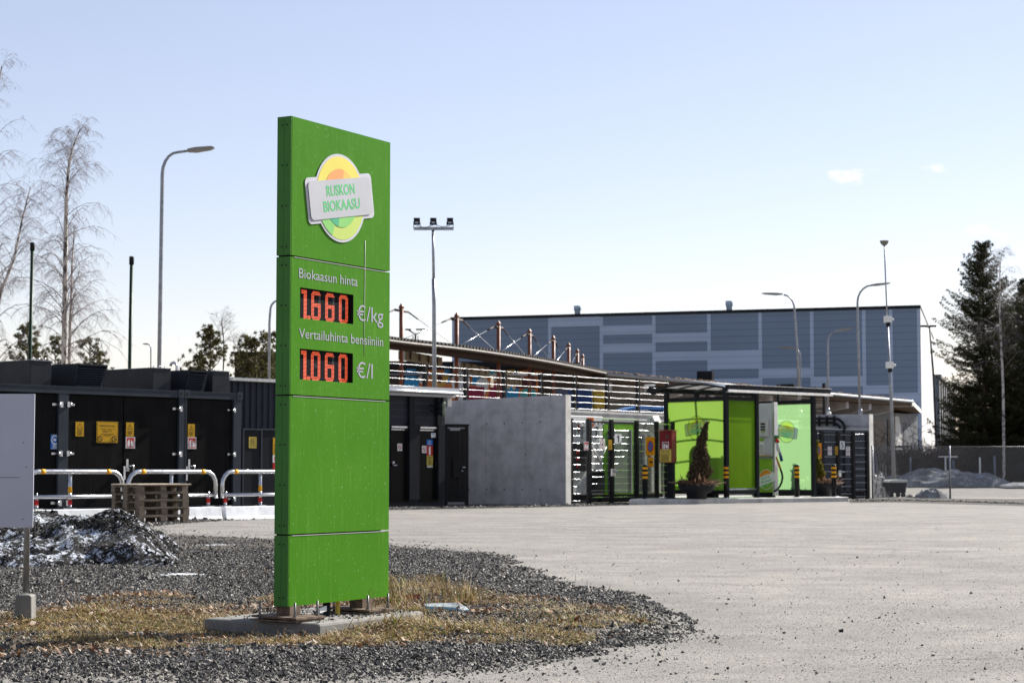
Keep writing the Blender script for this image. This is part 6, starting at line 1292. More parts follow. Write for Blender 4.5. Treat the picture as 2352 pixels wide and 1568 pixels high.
bush('bare_hedge', 'thin leafless shrub leaning against the plank fence', 2030, 2120, 985, 105, 45, 'leafless hedges beyond the snow bank', TWIG, seed=5)
b = MB(); Y = 104; u, v = d9(985, 862); b.box(0, X(d9(1215, 0)[0], Y) - X(u, Y), 0, .3, 0, .07); b.box(.3, .38, .05, .15, -1.2, 0); b.box(2.1, 2.18, .05, .15, -1.2, 0)
tag(b.build('white_bar', WHITE, loc=(X(u, Y), Y, Z(v + 2, Y))), 'white horizontal bar on posts in front of the brown hedge', 'barrier bar')
b = MB(); u, v = d9(990, 742); w_ = X(d9(1105, 0)[0], 112) - X(u, 112); b.box(0, w_, 0, 1.2, 0, 1.9); b.box(-.1, w_ + .1, -.1, 1.3, 1.9, 2.0); b.box(.1, w_ - .1, -.02, 0, 1.2, 1.7, 1)
tag(b.build('white_kiosk', [WHITE, DARK], loc=(X(u, 112), 112, gz(112))), 'small white hut behind the hedge below the slatted building', 'hut')

# ================================================================ BIG HALL
HF = Fr((X(1038, 178), 178), math.degrees(math.atan2(165 - 178, X(2116, 165) - X(1038, 178))))
hw_ = HF.x(2116); hz_ = HF.z(2116, 700.5); base = 0.0
t = thing('industrial_hall', 'huge blue-grey panelled industrial hall behind everything', 'building', (HF.o.x, HF.o.y, 0), HF.a)
b = MB(); b.prism([(0, 0), (hw_, 0), (hw_ - 3.5, 41), (0, 41)], (0, 0, 0), (1, 0, 0), (0, 1, 0), (0, 0, hz_ - .25))
seams = [1263, 1382, 1503, 1630, 1748, 1867, 1987, 2049]
sx_ = [HF.x(p) for p in seams] + [hw_]
for i, xx in enumerate(sx_[:-1]): b.box(xx - .15, xx + .15, -.02, .0, 0, hz_ - .3, 1)
b.box(hw_ - .22, hw_, -.021, .0, 0, hz_ - .3, 1); b.box(0, .2, -.021, .0, 0, hz_ - .3, 1)
bands = [(0, [(729, 751)]), (1, [(748, 769), (790, 811)]), (2, [(766, 786), (808, 829)]), (3, [(805, 848), (870, 890)]), (4, [(846, 868)]), (5, [(865, 888)]), (6, [(885, 905)]), (7, [(902, 925)])]
for i, bs in bands:
    pc = seams[i] + 8
    for (ya, yb) in bs: b.box(sx_[i] + .151, sx_[i + 1] - .151, -.02, 0, HF.z(pc, yb), HF.z(pc, ya), 1)
b.build('wall', [HALL_D, HALL_L], t)
b = MB(); b.prism([(hw_ + .004, .05), (hw_ + .06, .05), (hw_ - 3.44, 41), (hw_ - 3.496, 41)], (0, 0, 0), (1, 0, 0), (0, 1, 0), (0, 0, hz_ - .26))
for i in range(14): yy = 1.5 + i * 2.9; xx = hw_ + .06 - .0855 * yy; b.box(xx - .01, xx + .02, yy, yy + .12, 0, hz_ - .3)
b.build('side_wall', HALL_W, t)
b = MB(); b.prism([(-.1, -.12), (hw_ + .1, -.12), (hw_ - 3.4, 41), (-.1, 41)], (0, 0, hz_ - .249), (1, 0, 0), (0, 1, 0), (0, 0, .249)); b.build('roof_edge', DARK, t)
for (px, y0, y1) in [(1327, 702, 722), (1677, 691, 712)]:
    xx = HF.x(px, 3); zt_ = HF.z(px, y0, 3); zb_2 = hz_ - .1; b = MB(); hgt2 = zt_ - zb_2; b.lathe([(.26, 0), (.26, hgt2 * .5), (.29, hgt2 * .52), (.25, hgt2 * .6), (.33, hgt2 * .62), (.33, hgt2 * .96), (.3, hgt2)], (xx, 3, zb_2), 16); b.build('roof_vent', mat('vent_blue_grey', (.42, .52, .62), .5), t)
# slatted building beyond
t = thing('slatted_building', 'far tall building with dark vertical ribs behind the hall', 'building', (X(2141, 215), 215, 0), math.atan2(275 - 215, X(2184, 275) - X(2141, 215)))
LL = math.hypot(60, X(2184, 275) - X(2141, 215)); zt_ = Z(868, 215); b = MB(); b.box(0, LL, .0, 9, 0, zt_); b.build('wall', mat('pale_ribbed_wall', (.30, .31, .33), .5), t)
b = MB()
for i in range(9): b.box(LL * i / 9, LL * i / 9 + 2.6, -.8, 0, 0, zt_)
b.box(0, LL, -1.0, .0, zt_ + .003, zt_ + .4); b.build('ribs', mat('rib_grey', (.10, .105, .115), .5), t)

# ================================================================ LONG BUILDING with deep eaves
ZL = 6.04
def atz(px, py, z): k = G(px, py, z); return k
LA, LBp = atz(1388, 850, ZL), atz(2092, 915, ZL); LD = (LBp - LA); LLen = LD.length; ldeg = math.degrees(math.atan2(LD.y, LD.x)); LFr = Fr(LA, ldeg)
t = thing('eaved_building', 'long low building with deep eaves, concrete beams and mossy roof', 'building', (LA.x, LA.y, 0), R(ldeg))
b = MB(); b.box(0, LLen, 3.2, 16, .2, ZL - .5); b.build('wall', mat('dull_wall', (.21, .205, .195), .7, var=.15, scale=.4, streak=.2), t)
b = MB(); b.prism([(0, ZL - .38), (16.5, ZL + .3), (16.5, ZL + .1), (0, ZL - .52)], (0, 0, 0), (0, 1, 0), (0, 0, 1), (LLen, 0, 0)); b.build('soffit', mat('brown_boards', (.10, .068, .045), .8, var=.3, scale=3), t)
b = MB(); b.prism([(-.05, ZL - .1), (16.5, ZL + .55), (16.5, ZL + .31), (-.05, ZL - .37)], (0, 0, 0), (0, 1, 0), (0, 0, 1), (LLen, 0, 0), 0)
b.build('roof', ROOFS, t)
b = MB(); r_ = random.Random(5)
for i in range(520): x = r_.uniform(0, LLen); y = r_.uniform(.3, 1.4); s = r_.uniform(.08, .2); b.lathe([(s, 0), (s * .8, s * .4), (.01, s * .55)], (x, y, ZL - .09 + .04 * y), 6)
b.build('roof_moss', MOSS, t)['kind'] = 'stuff'
b = MB(); b.tube([(0, -.12, ZL - .2), (LLen + .1, -.12, ZL - .2)], .085, 8); b.build('gutter', GALV_D, t)
b = MB(); b.box(LLen, LLen + .12, -.1, 16, ZL - .55, ZL - .05); b.build('gable_board', WHITE, t)
nb_ = 11
for i in range(nb_): x = LLen * (i + .25) / nb_; b = MB(); b.prism([(.35, ZL - .56), (3.3, ZL - .45), (3.3, ZL - 1.45), (.35, ZL - .95)], (x, 0, 0), (0, 1, 0), (0, 0, 1), (.45, 0, 0)); b.build('eave_beam', CONC, t)
for i in range(nb_): x = LLen * (i + .25) / nb_; b = MB(); b.box(x + .05, x + .4, 3.0, 3.2, .2, ZL - 1.45); b.build('column', CONC, t)
for (a0, a1, yt) in [(2004, 2031, 963), (2038, 2046, 963)]:
    x0, x1 = LFr.x(a0, 3.2), LFr.x(a1, 3.2); b = MB(); b.box(x0, x1, 3.14, 3.195, 1.6, LFr.z(a0, yt, 3.2)); b.build('doorway', BLACK, t)
b = MB(); x0, x1 = LFr.x(2053, 3.1), LFr.x(2068, 3.1); b.prism([(x0, 2.6), (x1, 2.6), (x1 - .2, 4.2), (x1 - .6, 5.0), (x0, 5.0)], (0, 2.98, 0), (1, 0, 0), (0, 0, 1), (0, .2, 0)); b.build('white_curtain', OFFW, t)
b = MB(); b.box(LLen + .002, LLen + 10.4, 3.2, 16, .2, ZL - .8); b.build('end_wall', mat('slate_end_wall', (.15, .16, .175), .6, var=.1, scale=.5), t)
b = MB(); pg = [(LLen + .13, 0), (LLen + 10.6, 3.0), (LLen + 10.6, 16), (LLen + .13, 16)]; zz_ = lambda x, y: ZL - .05 - .035 * (x - LLen)
for dz_2, mi in ((0, 0), (-.30, 1)): b.face([(x, y, zz_(x, y) + dz_2) for x, y in (pg if mi == 0 else pg[::-1])], mi)
for i in range(4): (xa, ya), (xb, yb) = pg[i], pg[(i + 1) % 4]; b.face([(xa, ya, zz_(xa, ya) - .3), (xb, yb, zz_(xb, yb) - .3), (xb, yb, zz_(xb, yb)), (xa, ya, zz_(xa, ya))], 2 if i == 0 else 0)
b.build('end_roof', [ROOFS, MATS['brown_boards'], WHITE], t)
for (px, y0, y1, w) in [(1621, 851, 868, 16), (1810, 881, 896, 22), (1862, 888, 898, 24)]:
    Yq = 112; s = LFr.x(px, 4.5); b = MB(); zb_3 = ZL + .05; ww = w / FP * Yq * .9; b.box(s - ww * .4, s + ww * .4, 4.0, 5.0, zb_3, LFr.z(px, y0, 4.2)); b.box(s - ww * .46, s + ww * .46, 3.95, 5.05, zb_3 - .1, zb_3 + .12); b.build('roof_vent', DARK, t)

# ================================================================ PLATFORM CANOPY on masts
mt = [(922, 696, 77.0), (1049, 717, 81.4), (1145, 736, 85.8), (1216, 754, 90.5), (1271, 770, 95.1), (1306, 786, 100.2), (1326, 800, 105.1), (1338, 812, 109.7)]
edge = [atz(a, c, 5.92) for a, c in ((820, 768), (916, 783), (1066, 800), (1191, 818), (1290, 835), (1402, 858))]
t = thing('platform_canopy', 'curving corrugated platform canopy hung from red-brown masts', 'canopy', (0, 0, 0))
offs = Vector((-2.6, 1.9, .35))
def smooth(ps, n=6):
    o = []
    for i in range(len(ps) - 1):
        p0, p1, p2, p3 = ps[max(i - 1, 0)], ps[i], ps[i + 1], ps[min(i + 2, len(ps) - 1)]
        for k in range(n):
            q = k / n; o.append(.5 * ((2 * p1) + (p2 - p0) * q + (2 * p0 - 5 * p1 + 4 * p2 - p3) * q * q + (3 * p1 - p0 - 3 * p2 + p3) * q ** 3))
    return o + [ps[-1]]
es = smooth(edge)
b = MB(); acc = 0
for i in range(len(es) - 1):
    d = es[i + 1] - es[i]; m_ = max(1, round(d.length / .30))
    for k in range(m_):
        p = es[i] + d * (k / m_); q = es[i] + d * ((k + .55) / m_); b.hexa(p + Vector((0, 0, .04)), q - p, offs, Vector((0, 0, .10)), 0)
    b.hexa(es[i] + Vector((0, 0, -.02)), d, offs, Vector((0, 0, .055)), 0)
b.build('roof', ROOFS, t)
b = MB(); b.tube([p + Vector((.05, -.05, -.05)) for p in es], .05, 8, 0, True); b.build('gutter', mat('dull_gutter', (.12, .11, .10), .55, .2), t)
b = MB()
for i in range(len(es) - 1):
    d = es[i + 1] - es[i]; b.hexa(es[i] + offs * .03 + Vector((0, 0, -.12)), d, offs * .95, Vector((0, 0, .09)), 0); b.hexa(es[i] + offs * .2 + Vector((0, 0, -.34)), d, offs * .07, Vector((0, 0, .21)), 0); b.hexa(es[i] + offs * .75 + Vector((0, 0, -.34)), d, offs * .07, Vector((0, 0, .21)), 0)
b.build('edge_beam', [BROWN, BEIGE], t)
tops = []
for (px, py, Y) in mt:
    p = P(px, py, Y); tops.append(p); w_ = .075
    b = MB(); b.lathe([(.085, ZT - p.z), (.085, -.18)], (p.x, p.y, p.z), 12); b.lathe([(.105, -.22), (.105, -.13), (.01, 0)], (p.x, p.y, p.z), 6, smooth=False)
    ms_ = b.build('mast', MAST, t)
for i, p in enumerate(tops):
    dn = (tops[min(i + 1, 7)] - tops[max(i - 1, 0)]); dn.z = 0; dn.normalize(); b = MB()
    b.tube([p - dn * .55 + Vector((0, 0, -.3)), p + dn * .55 + Vector((0, 0, -.3))], .05, 6, 1)
    for sg in (1, -1):
        a = p + dn * .55 * sg + Vector((0, 0, -.3)); nxt = tops[min(max(i + sg, 0), 7)]; ll = 4.3; c = Vector((p.x, p.y, 0)) + (Vector((nxt.x - p.x, nxt.y - p.y, 0)) if (nxt - p).length > .1 else dn * 4.6 * sg) * .98; c.z = 6.1
        m1 = a.lerp(c, .2); b.tube([a, m1], .032, 5, 1); b.tube([m1, c], .013, 5, 0)
    b.build('stay_rod', [GALV, BROWN], t)
# cladding panels under the roof
for (a0, a1, y0, y1, Y) in [(934, 1016, 806, 826, 81), (1060, 1124, 831, 849, 86), (1151, 1199, 856, 871, 90)]:
    p0, p1 = P(a0, y0, Y), P(a1, y0 + (y1 - y0) * .75, Y + 3.2); hh = (19) / FP * Y; d = p1 - p0; b = MB()
    b.hexa(p0 - Vector((0, 0, hh)), d, Vector((-.3, .3, 0)), Vector((0, 0, hh)), 0); b.hexa(p0 - Vector((0, 0, hh)) + Vector((-.35, .1, 0)), Vector((.3, -.14, 0)), Vector((0, .05, 0)), Vector((0, 0, hh)), 2)
    for k in range(4): b.hexa(p0 + d * (.08 + .25 * k) - Vector((0, 0, hh)) + Vector((.03, -.06, 0)), d * .03, Vector((0, .05, 0)), Vector((0, 0, hh)), 1)
    b.build('hanging_panel', [BEIGE, BROWN, OFFW], t)
p0, p1 = P(1127, 862, 95), P(1190, 870, 97); d = p1 - p0; b = MB()
for k in range(5): b.hexa(p0 + d * (k / 5) - Vector((0, 0, .55)), d * .1, Vector((0, .1, 0)), Vector((0, 0, .55)), 0)
b.build('hanging_panel', PLY, t)
# mural building behind the railing
MF = Fr((X(880, 98), 98), 8); zr1, zr0 = MF.z(1050, 831), ZT
t = thing('mural_building', 'low building with a colourful abstract mural behind the wire railing', 'building', (MF.o.x, MF.o.y, 0), MF.a)
xm = MF.x(1330); b = MB(); b.box(0, xm, 0, 6, zr0, zr1 - .3, 0); b.build('wall', mat('brown_wall', (.055, .04, .035), .7), t)
b = MB(); b.box(-.4, xm, -.35, 6.2, zr1 - .29, zr1); 
for i in range(12): b.box(xm * i / 12, xm * i / 12 + .14, -.32, 0, zr1 - .75, zr1 - .292)
b.tube([(0, -.3, zr1 - .65), (xm, -.3, zr1 - .65)], .06, 6, 1); b.build('roof', [DARK, GALV_D], t)
MUR = [mat('mural_' + nme, c, .7, var=.1, scale=2) for nme, c in (('orange', (.66, .20, .05)), ('blue', (.04, .30, .58)), ('white', (.75, .75, .72)), ('crimson', (.30, .03, .07)), ('ochre', (.62, .38, .10)), ('teal', (.07, .42, .45)), ('maroon', (.10, .03, .03)))]
b = MB(); zm_ = zr1 - .95
def mq(px0, py0, px1, py1, mi, lay, blob=0.):
    (x0, z1), (x1, z0) = MF.loc(px0, py0), MF.loc(px1, py1); z0 = max(z0, ZT); y = -.01 - .006 * lay
    if blob: b.face([((x0 + x1) / 2 + (x1 - x0) / 2 * math.cos(a * .2618) * (1 + .15 * math.sin(3 * a * .2618)), y, (z0 + z1) / 2 + (z1 - z0) / 2 * math.sin(a * .2618)) for a in range(24)], mi)
    else: k = (x1 - x0) * .18; b.face([(x0, y, z0), (x1, y, z0), (x1 + k * .3, y, z1), (x0 + k, y, z1)], mi)
mq(926, 848, 1232, 925, 0, 0)
for (r, mi, bl) in [((926, 846, 962, 905), 1, 0), ((960, 852, 984, 882), 2, 1), ((990, 853, 1030, 888), 4, 1), ((1018, 848, 1034, 880), 1, 0), ((1038, 846, 1078, 925), 2, 1), ((1082, 856, 1112, 884), 1, 0), ((1094, 866, 1122, 906), 2, 1), ((1112, 850, 1140, 866), 5, 1), ((1142, 852, 1168, 880), 0, 0), ((1160, 848, 1200, 872), 4, 1), ((1068, 888, 1110, 930), 3, 0), ((1120, 878, 1160, 920), 3, 0), ((1150, 886, 1190, 930), 1, 0), ((1180, 868, 1230, 892), 6, 0), ((1196, 890, 1232, 930), 5, 1), ((1108, 892, 1124, 912), 0, 1), ((1186, 852, 1206, 870), 2, 1), ((968, 862, 978, 884), 6, 1), ((1004, 862, 1016, 880), 6, 1)]: mq(*r, mi, 1 + (hash(r) % 3 + mi) * .3 + r[0] * .002, bl)
b.build('mural', MUR, t)
# things on the raised yard
def yard_box(name, label, cat, px0, px1, py0, py1, Y, deg, m, extra=None):
    f = Fr((X(px0, Y), Y), deg); x1 = f.x(px1); t = thing(name, label, cat, (f.o.x, f.o.y, ZT), f.a); h = f.z(px0, py0) - ZT; b = MB(); b.box(0, x1, 0, 2.2, .12, h); b.build('body', m, t, bevel=.03)
    b = MB()
    for i in range(int(x1 / .3)): b.box(.1 + i * .3, .2 + i * .3, -.03, 0, .25, h - .12)
    b.build('ribs', m, t); b = MB(); b.box(-.02, x1 + .02, -.04, 2.24, h - .1, h + .02); b.box(-.02, x1 + .02, -.04, 2.24, .0, .14); b.build('frame', m, t); return t, f, x1, h
yard_box('shipping_container', 'dark blue steel container behind the railing above gate 1', 'container', 1306, 1360, 893, 950, 82, 12, DBLUE)
t, f, x1, h = yard_box('yellow_cabinet', 'small yellow cabinet beside the dark blue container', 'cabinet', 1364, 1398, 896, 950, 84, 10, mat('cabinet_yellow', (.48, .30, .03), .5)); plate('white_label', t, .05, .7, .15, .5, -.06, [WHITE, PRINT], [('t', 1, ('LPK', .5, .3, .4, .6))])
t = thing('blue_trailer', 'dark blue trailer under a bright blue tarpaulin by the shelter post', 'trailer', (X(1447, 80), 80, ZT), R(12)); L_ = X(1560, 80) - X(1447, 80)
zt2 = Z(932, 80) - ZT; b = MB(); b.box(0, L_, 0, 2, -.0 + .25, zt2 * .72); b.build('body', DBLUE, t, bevel=.04)
b = MB(); b.prism([(-.25, zt2 * .45), (-.05, zt2 * .85), (.3, zt2), (L_, zt2), (L_, zt2 * .73), (0, zt2 * .73)], (0, -.06, 0), (1, 0, 0), (0, 0, 1), (0, 2.1, 0)); b.build('tarpaulin', mat('blue_tarpaulin', (.10, .26, .62), .35, var=.15), t, bevel=.04)
b = MB(); b.box(.2, .75, -.02, .0, .3, .55); b.build('white_label', WHITE, t)
for xx in (.6, 1.7): b = MB(); b.tube([(xx, .1, .26), (xx, .35, .26)], .26, 14); b.build('wheel', RUBBER, t)
b = MB(); b.tube([(-.05, .9, .35), (-.9, .9, .3)], .05, 6); b.tube([(-.9, .9, .3), (-1.0, .9, .5)], .05, 6); b.build('drawbar', RUST, t)

# ================================================================ LAMPS AND MASTS
def lamp(label, Y, basex, pts, r0, r1, head, gr='street lamps around the yard', base=None, m=GALV_D, hw=.12):
    p = [P(a, c, Y) for a, c in pts]; zb = gz(Y) if base is None else base; o = Vector((X(basex, Y), Y, zb)); t = thing('street_lamp', label, 'street lamp', o, 0, gr)
    q = [Vector((0, 0, 0))] + [v - o for v in p]; n = len(q); b = MB(); b.tube(q, [.74 * (r0 + (r1 - r0) * min(1, i / (n * .6))) for i in range(n)], 10); b.build('pole', m, t)
    if r0 > .07: b = MB(); b.lathe([(r0 + .03, 0), (r0 + .03, .9), (r0, 1.0)], n=12); b.build('pole_base', m, t)
    a, c = P(*head[0], Y) - o, P(*head[1], Y) - o; d = c - a; b = MB(); u = Vector((0, 0, 1)); s = Vector((0, 1, 0))
    k = d.length; b.prism([(0, -.02), (k * .3, -.06), (k * .85, -.045), (k, -.0), (k * .9, .03), (k * .3, .06), (0, .04)], a - s * hw, d.normalized(), u, s * hw * 2); b.build('lamp_head', mat('lamp_head_grey', (.22, .21, .20), .45, .3), t); return t
def arcpx(x0, y0, x1, y1, n=5): return [(x0 + (x1 - x0) * (1 - math.cos(i * math.pi / 2 / n)), y0 + (y1 - y0) * math.sin(i * math.pi / 2 / n)) for i in range(n + 1)]
lamp('tall street lamp with a long curved arm, left of the totem', 56, 363, [(369, 640)] + arcpx(373, 400, 408, 350) + [(436, 346)], .085, .052, ((432, 347), (492, 339)), hw=.16)
lamp('street lamp whose arm disappears behind the totem', 66, 617.5, [(619, 740)] + arcpx(621, 712, 640, 690), .06, .045, ((640, 690), (675, 684)))
lamp('tiny far street lamp between the vent stack and the tall lamp', 150, 346.5, [(346.5, 812)] + arcpx(346.5, 800, 338, 790), .07, .06, ((340, 790), (328, 789.5)))
lamp('tall street lamp with its arm to the left, in front of the hall', 100, 1838, [(1831, 800), (1826, 730)] + arcpx(1825, 712, 1800, 677), .085, .06, ((1797, 676), (1749, 673.5)), base=ZT)
lamp('lower street lamp with its arm to the left, close beside the taller one', 118, 1838, [(1838.5, 880)] + arcpx(1838.5, 822, 1824, 800), .07, .05, ((1826, 800), (1788, 796.5)), base=ZT)
lamp('street lamp with its arm to the right, behind the wall with pipes', 96, 1901.5, [(1901.5, 850)] + arcpx(1901.5, 786, 1924, 760), .075, .055, ((1922, 760), (1960, 753)), base=ZT)
lamp('tallest of the right-arm street lamps, ending beside the floodlight mast', 98, 1975.5, [(1972, 820), (1970, 740)] + arcpx(1969.5, 694, 2003, 655), .09, .06, ((1999, 655.5), (2046, 650)), base=ZT)
# three-lamp floodlight mast
Y = 60.4; o = Vector((X(998.5, Y), Y, 0)); t = thing('floodlight_mast', 'slim mast with three square floodlights on a crossbar', 'floodlight mast', o)
b = MB(); q = [Vector((0, 0, 0)), P(997, 700, Y) - o, P(996, 640, Y) - o]; b.tube(q, [.075, .06, .058], 10); b.tube([P(996, 640, Y) - o, P(994.5, 527, Y) - o], .042, 10); b.build('pole', GALV_D, t)
zc_ = P(994, 525, Y).z; x0, x1 = X(949, Y) - o.x, X(1041, Y) - o.x; b = MB(); b.box(x0, x1, -.05, .05, zc_ - .045, zc_ + .045); b.build('crossbar', GALV_D, t)
for px in (956.5, 994.5, 1033):
    xx = X(px, Y) - o.x; z0, z1 = P(px, 518, Y).z, P(px, 502.5, Y).z; b = MB(); w_ = 7.2 / FP * Y; b.hexa((xx - w_, -.10, z0), (2 * w_, 0, 0), (0, .07, .02), (.0, -.05, z1 - z0), 0); b.hexa((xx - w_ * .6, -.135, z0 + .05), (w_ * 1.1, 0, 0), (0, .03, 0), (0, -.01, .05), 1); b.tube([(xx - w_ - .01, -.05, (z0 + z1) / 2), (xx - w_ - .01, 0, zc_)], .008, 5); b.tube([(xx + w_ + .01, -.05, (z0 + z1) / 2), (xx + w_ + .01, 0, zc_)], .008, 5); b.build('floodlight', [BLACK, mat('driver_box', (.3, .36, .45), .4)], t)
b = MB(); pv = None
for k in range(9): pass
b.tube([(X(956, Y) - o.x, -.06, P(0, 519, Y).z), (X(975, Y) - o.x, -.06, zc_ + .02), (0, -.06, zc_ + .12), (X(1014, Y) - o.x, -.06, zc_ + .05), (X(1033, Y) - o.x, -.06, P(0, 519, Y).z)], .008, 5); b.build('cable', BLACK, t)
# domed mast by the bin
Y = 86; o = Vector((X(2052.5, Y), Y, gz(Y))); t = thing('domed_lamp_mast', 'tall mast with an inverted dome lamp and two camera boxes behind the bin', 'lamp mast', o)
b = MB(); b.tube([Vector((0, 0, 0)), P(2046, 900, Y) - o, P(2038, 740, Y) - o], [.09, .07, .045], 10); b.tube([P(2038, 740, Y) - o, P(2034, 640, Y) - o, P(2031.5, 562, Y) - o], .032, 8); b.build('pole', GALV_D, t)
tp = P(2031, 553, Y) - o; b = MB(); b.lathe([(.02, -.24), (.08, -.2), (.15, -.13), (.19, -.04), (.2, 0), (.02, .01)], tp, 16); b.build('lamp_dome', mat('smoked_dome', (.2, .19, .17), .25), t)
for (px, y0, y1) in ((2039, 726, 741), (2043.5, 831, 846)): b = MB(); c = P(px, (y0 + y1) / 2, Y) - o; b.box(c.x - .16, c.x + .13, -.22, .1, c.z - .14, c.z + .14); b.tube([(c.x, -.1, c.z - .14), (c.x, -.1, c.z - .3)], .1, 10, 1); b.tube([(c.x + .1, -.2, c.z), (c.x + .2, -.28, c.z - .02)], .05, 8, 0); b.build('camera_box', [WHITE, BLACK], t)
# double-headed lamp at the hall corner
Y = 128; o = Vector((X(2152, Y), Y, gz(Y))); t = thing('double_lamp', 'double-headed lamp post against the white side of the hall', 'street lamp', o)
b = MB(); b.tube([Vector((0, 0, 0)), P(2144, 860, Y) - o, P(2135, 752, Y) - o], [.085, .07, .045], 8); b.build('pole', FRAME, t)
for sg in (-1, 1): b = MB(); c = P(2132 + 10 * sg, 749, Y) - o; b.box(c.x - .22, c.x + .22, -.12, .12, c.z - .05, c.z + .06); b.tube([(c.x, 0, c.z), P(2133, 751, Y) - o], .04, 6); b.build('lamp_head', DARK, t)
b = MB(); Y = 240; o = Vector((X(954, Y), Y, 0)); b.tube([(0, 0, 0), (0, 0, Z(765, Y))], .12, 5); b.tube([(-.5, 0, 0), (-.3, 0, Z(770, Y))], .06, 4); b.tube([(.5, 0, 0), (.3, 0, Z(770, Y))], .06, 4); b.tube([(-.9, 0, Z(757, Y)), (0, 0, Z(768, Y)), (1.1, 0, Z(757, Y))], .09, 5)
for xx in (-.9, 1.1, .4): b.box(xx - .35, xx + .35, -.2, .2, Z(758, Y), Z(755, Y))
tag(b.build('floodlight_tower', DARK, loc=o), 'tiny far lattice floodlight tower above the canopy roof', 'floodlight tower')
b = MB(); Y = 94; b.lathe([(.06, 0), (.06, .5), (.10, .52), (.1, .62), (.05, .66)], n=10); b.tube([(.0, 0, .3), (.35, -.1, .3)], .03, 6); b.tube([(.3, -.2, .28), (.42, .0, .3)], .1, 10)
tag(b.build('camera_mount', WHITE, loc=(X(1904, 92), 92, Z(958, 92) - .4)), 'white camera on a short bracket by the street lamp above the pipes', 'camera')

# ================================================================ TREES
def needle_mesh(C, D, Ln, Wd, r_):
    n = len(C); D = D / np.linalg.norm(D, axis=1, keepdims=True); U = np.cross(D, r_.normal(size=(n, 3))); U /= np.linalg.norm(U, axis=1, keepdims=True)
    Ln = Ln[:, None]; Wd = Wd[:, None]
    return np.stack([C - U * Wd * .4, C + D * Ln * .5 - U * Wd, C + D * Ln, C + D * Ln * .5 + U * Wd], 1).reshape(-1, 3)
def spruce(label, px, ytop, Y, rbase, seed, zbase=None, dens=1.0, shift=0., m=SPRUCE, lo=.03):
    r_ = np.random.default_rng(seed); zb = gz(Y) if zbase is None else zbase; Hh = Z(ytop, Y) - zb
    t = thing('spruce_tree', label, 'spruce', (X(px, Y) + shift, Y, zb), 0, 'conifers at the right edge')
    b = MB(); b.tube([(0, 0, -.2), (0, 0, Hh * .5), (0.02, 0, Hh)], [.17, .10, .015], 8); C, D, Ln = [], [], []
    z = Hh * lo
    while z < Hh * .99:
        f = z / Hh; R_ = rbase * min(1, (1 - f) / .40) ** .85 * .92 + .10; k = 10 if f < .45 else 7 if f < .9 else 5
        for i in range(k):
            if r_.random() > .9: continue
            a = r_.uniform(0, 6.28); L_ = R_ * r_.uniform(.5, 1.25); droop = (-.32 + .75 * f ** 1.2) + r_.normal(0, .08); n = max(4, int(L_ / .14)); dr = np.array([math.cos(a), math.sin(a), 0])
            pts = []
            for j in range(n + 1):
                q = j / n; pts.append(dr * L_ * q + np.array([0, 0, z + L_ * (droop * q + .30 * q ** 2.2)]))
            if f < .97: b.tube([Vector(p) for p in (pts[0], pts[n // 2], pts[n])], [.03, .018, .006], 3, 0, False)
            side = np.array([-dr[1], dr[0], 0])
            for j in range(1, n + 1):
                q = j / n; w_ = (.42 * L_ * (1 - q) + .12) * .55
                for s in (1, -1, 0):
                    if r_.random() > .86 * dens: continue
                    kk = 8; base = pts[j]; tip = side * s * w_ * r_.uniform(.5, 1.1) + dr * w_ * .55 + np.array([0, 0, -.12 * w_ + r_.normal(0, .05)])
                    for h in range(kk): e = h / kk; C.append(base + tip * e); D.append(tip / (np.linalg.norm(tip) + 1e-6) + r_.normal(0, .55, 3)); Ln.append(r_.uniform(.10, .20))
        z += .14 + .11 * (1 - f)
    C, D, Ln = np.array(C), np.array(D), np.array(Ln); b.build('trunk', CBARK, t)
    o = fast_mesh('crown', needle_mesh(C, D, Ln, Ln * .11, r_), 4 * np.arange(len(C))[:, None] + np.arange(4), m); o.parent = t; return t
spruce('tall dark spruce with a pointed top at the right', 2262, 553, 112, 2.45, 11, lo=.02)
spruce('second dark spruce behind the birch, just right of the tallest', 2318, 700, 120, 2.4, 12, lo=.02)
spruce('narrow spruce just behind the white birch trunk, taller than its neighbours', 2356, 640, 116, 1.5, 13, dens=.8)
spruce('low dense spruce filling the gap under the tall one', 2225, 890, 114, 1.9, 14, lo=.02)
spruce('low dense spruce filling the gap behind the white birch trunk', 2345, 860, 113, 2.2, 15, lo=.02)

for a_, (px, yt, Y_, rb, lb) in enumerate([(2415, 600, 110, 2.6, 'dark spruce beyond the birch, first after the narrow spruce'), (2490, 560, 114, 2.8, 'dark spruce beyond the birch, tallest of the outer three'), (2580, 590, 109, 2.8, 'dark spruce at the far end of the conifer row')]): spruce(lb, px, yt, Y_, rb, 40 + a_, dens=.8)

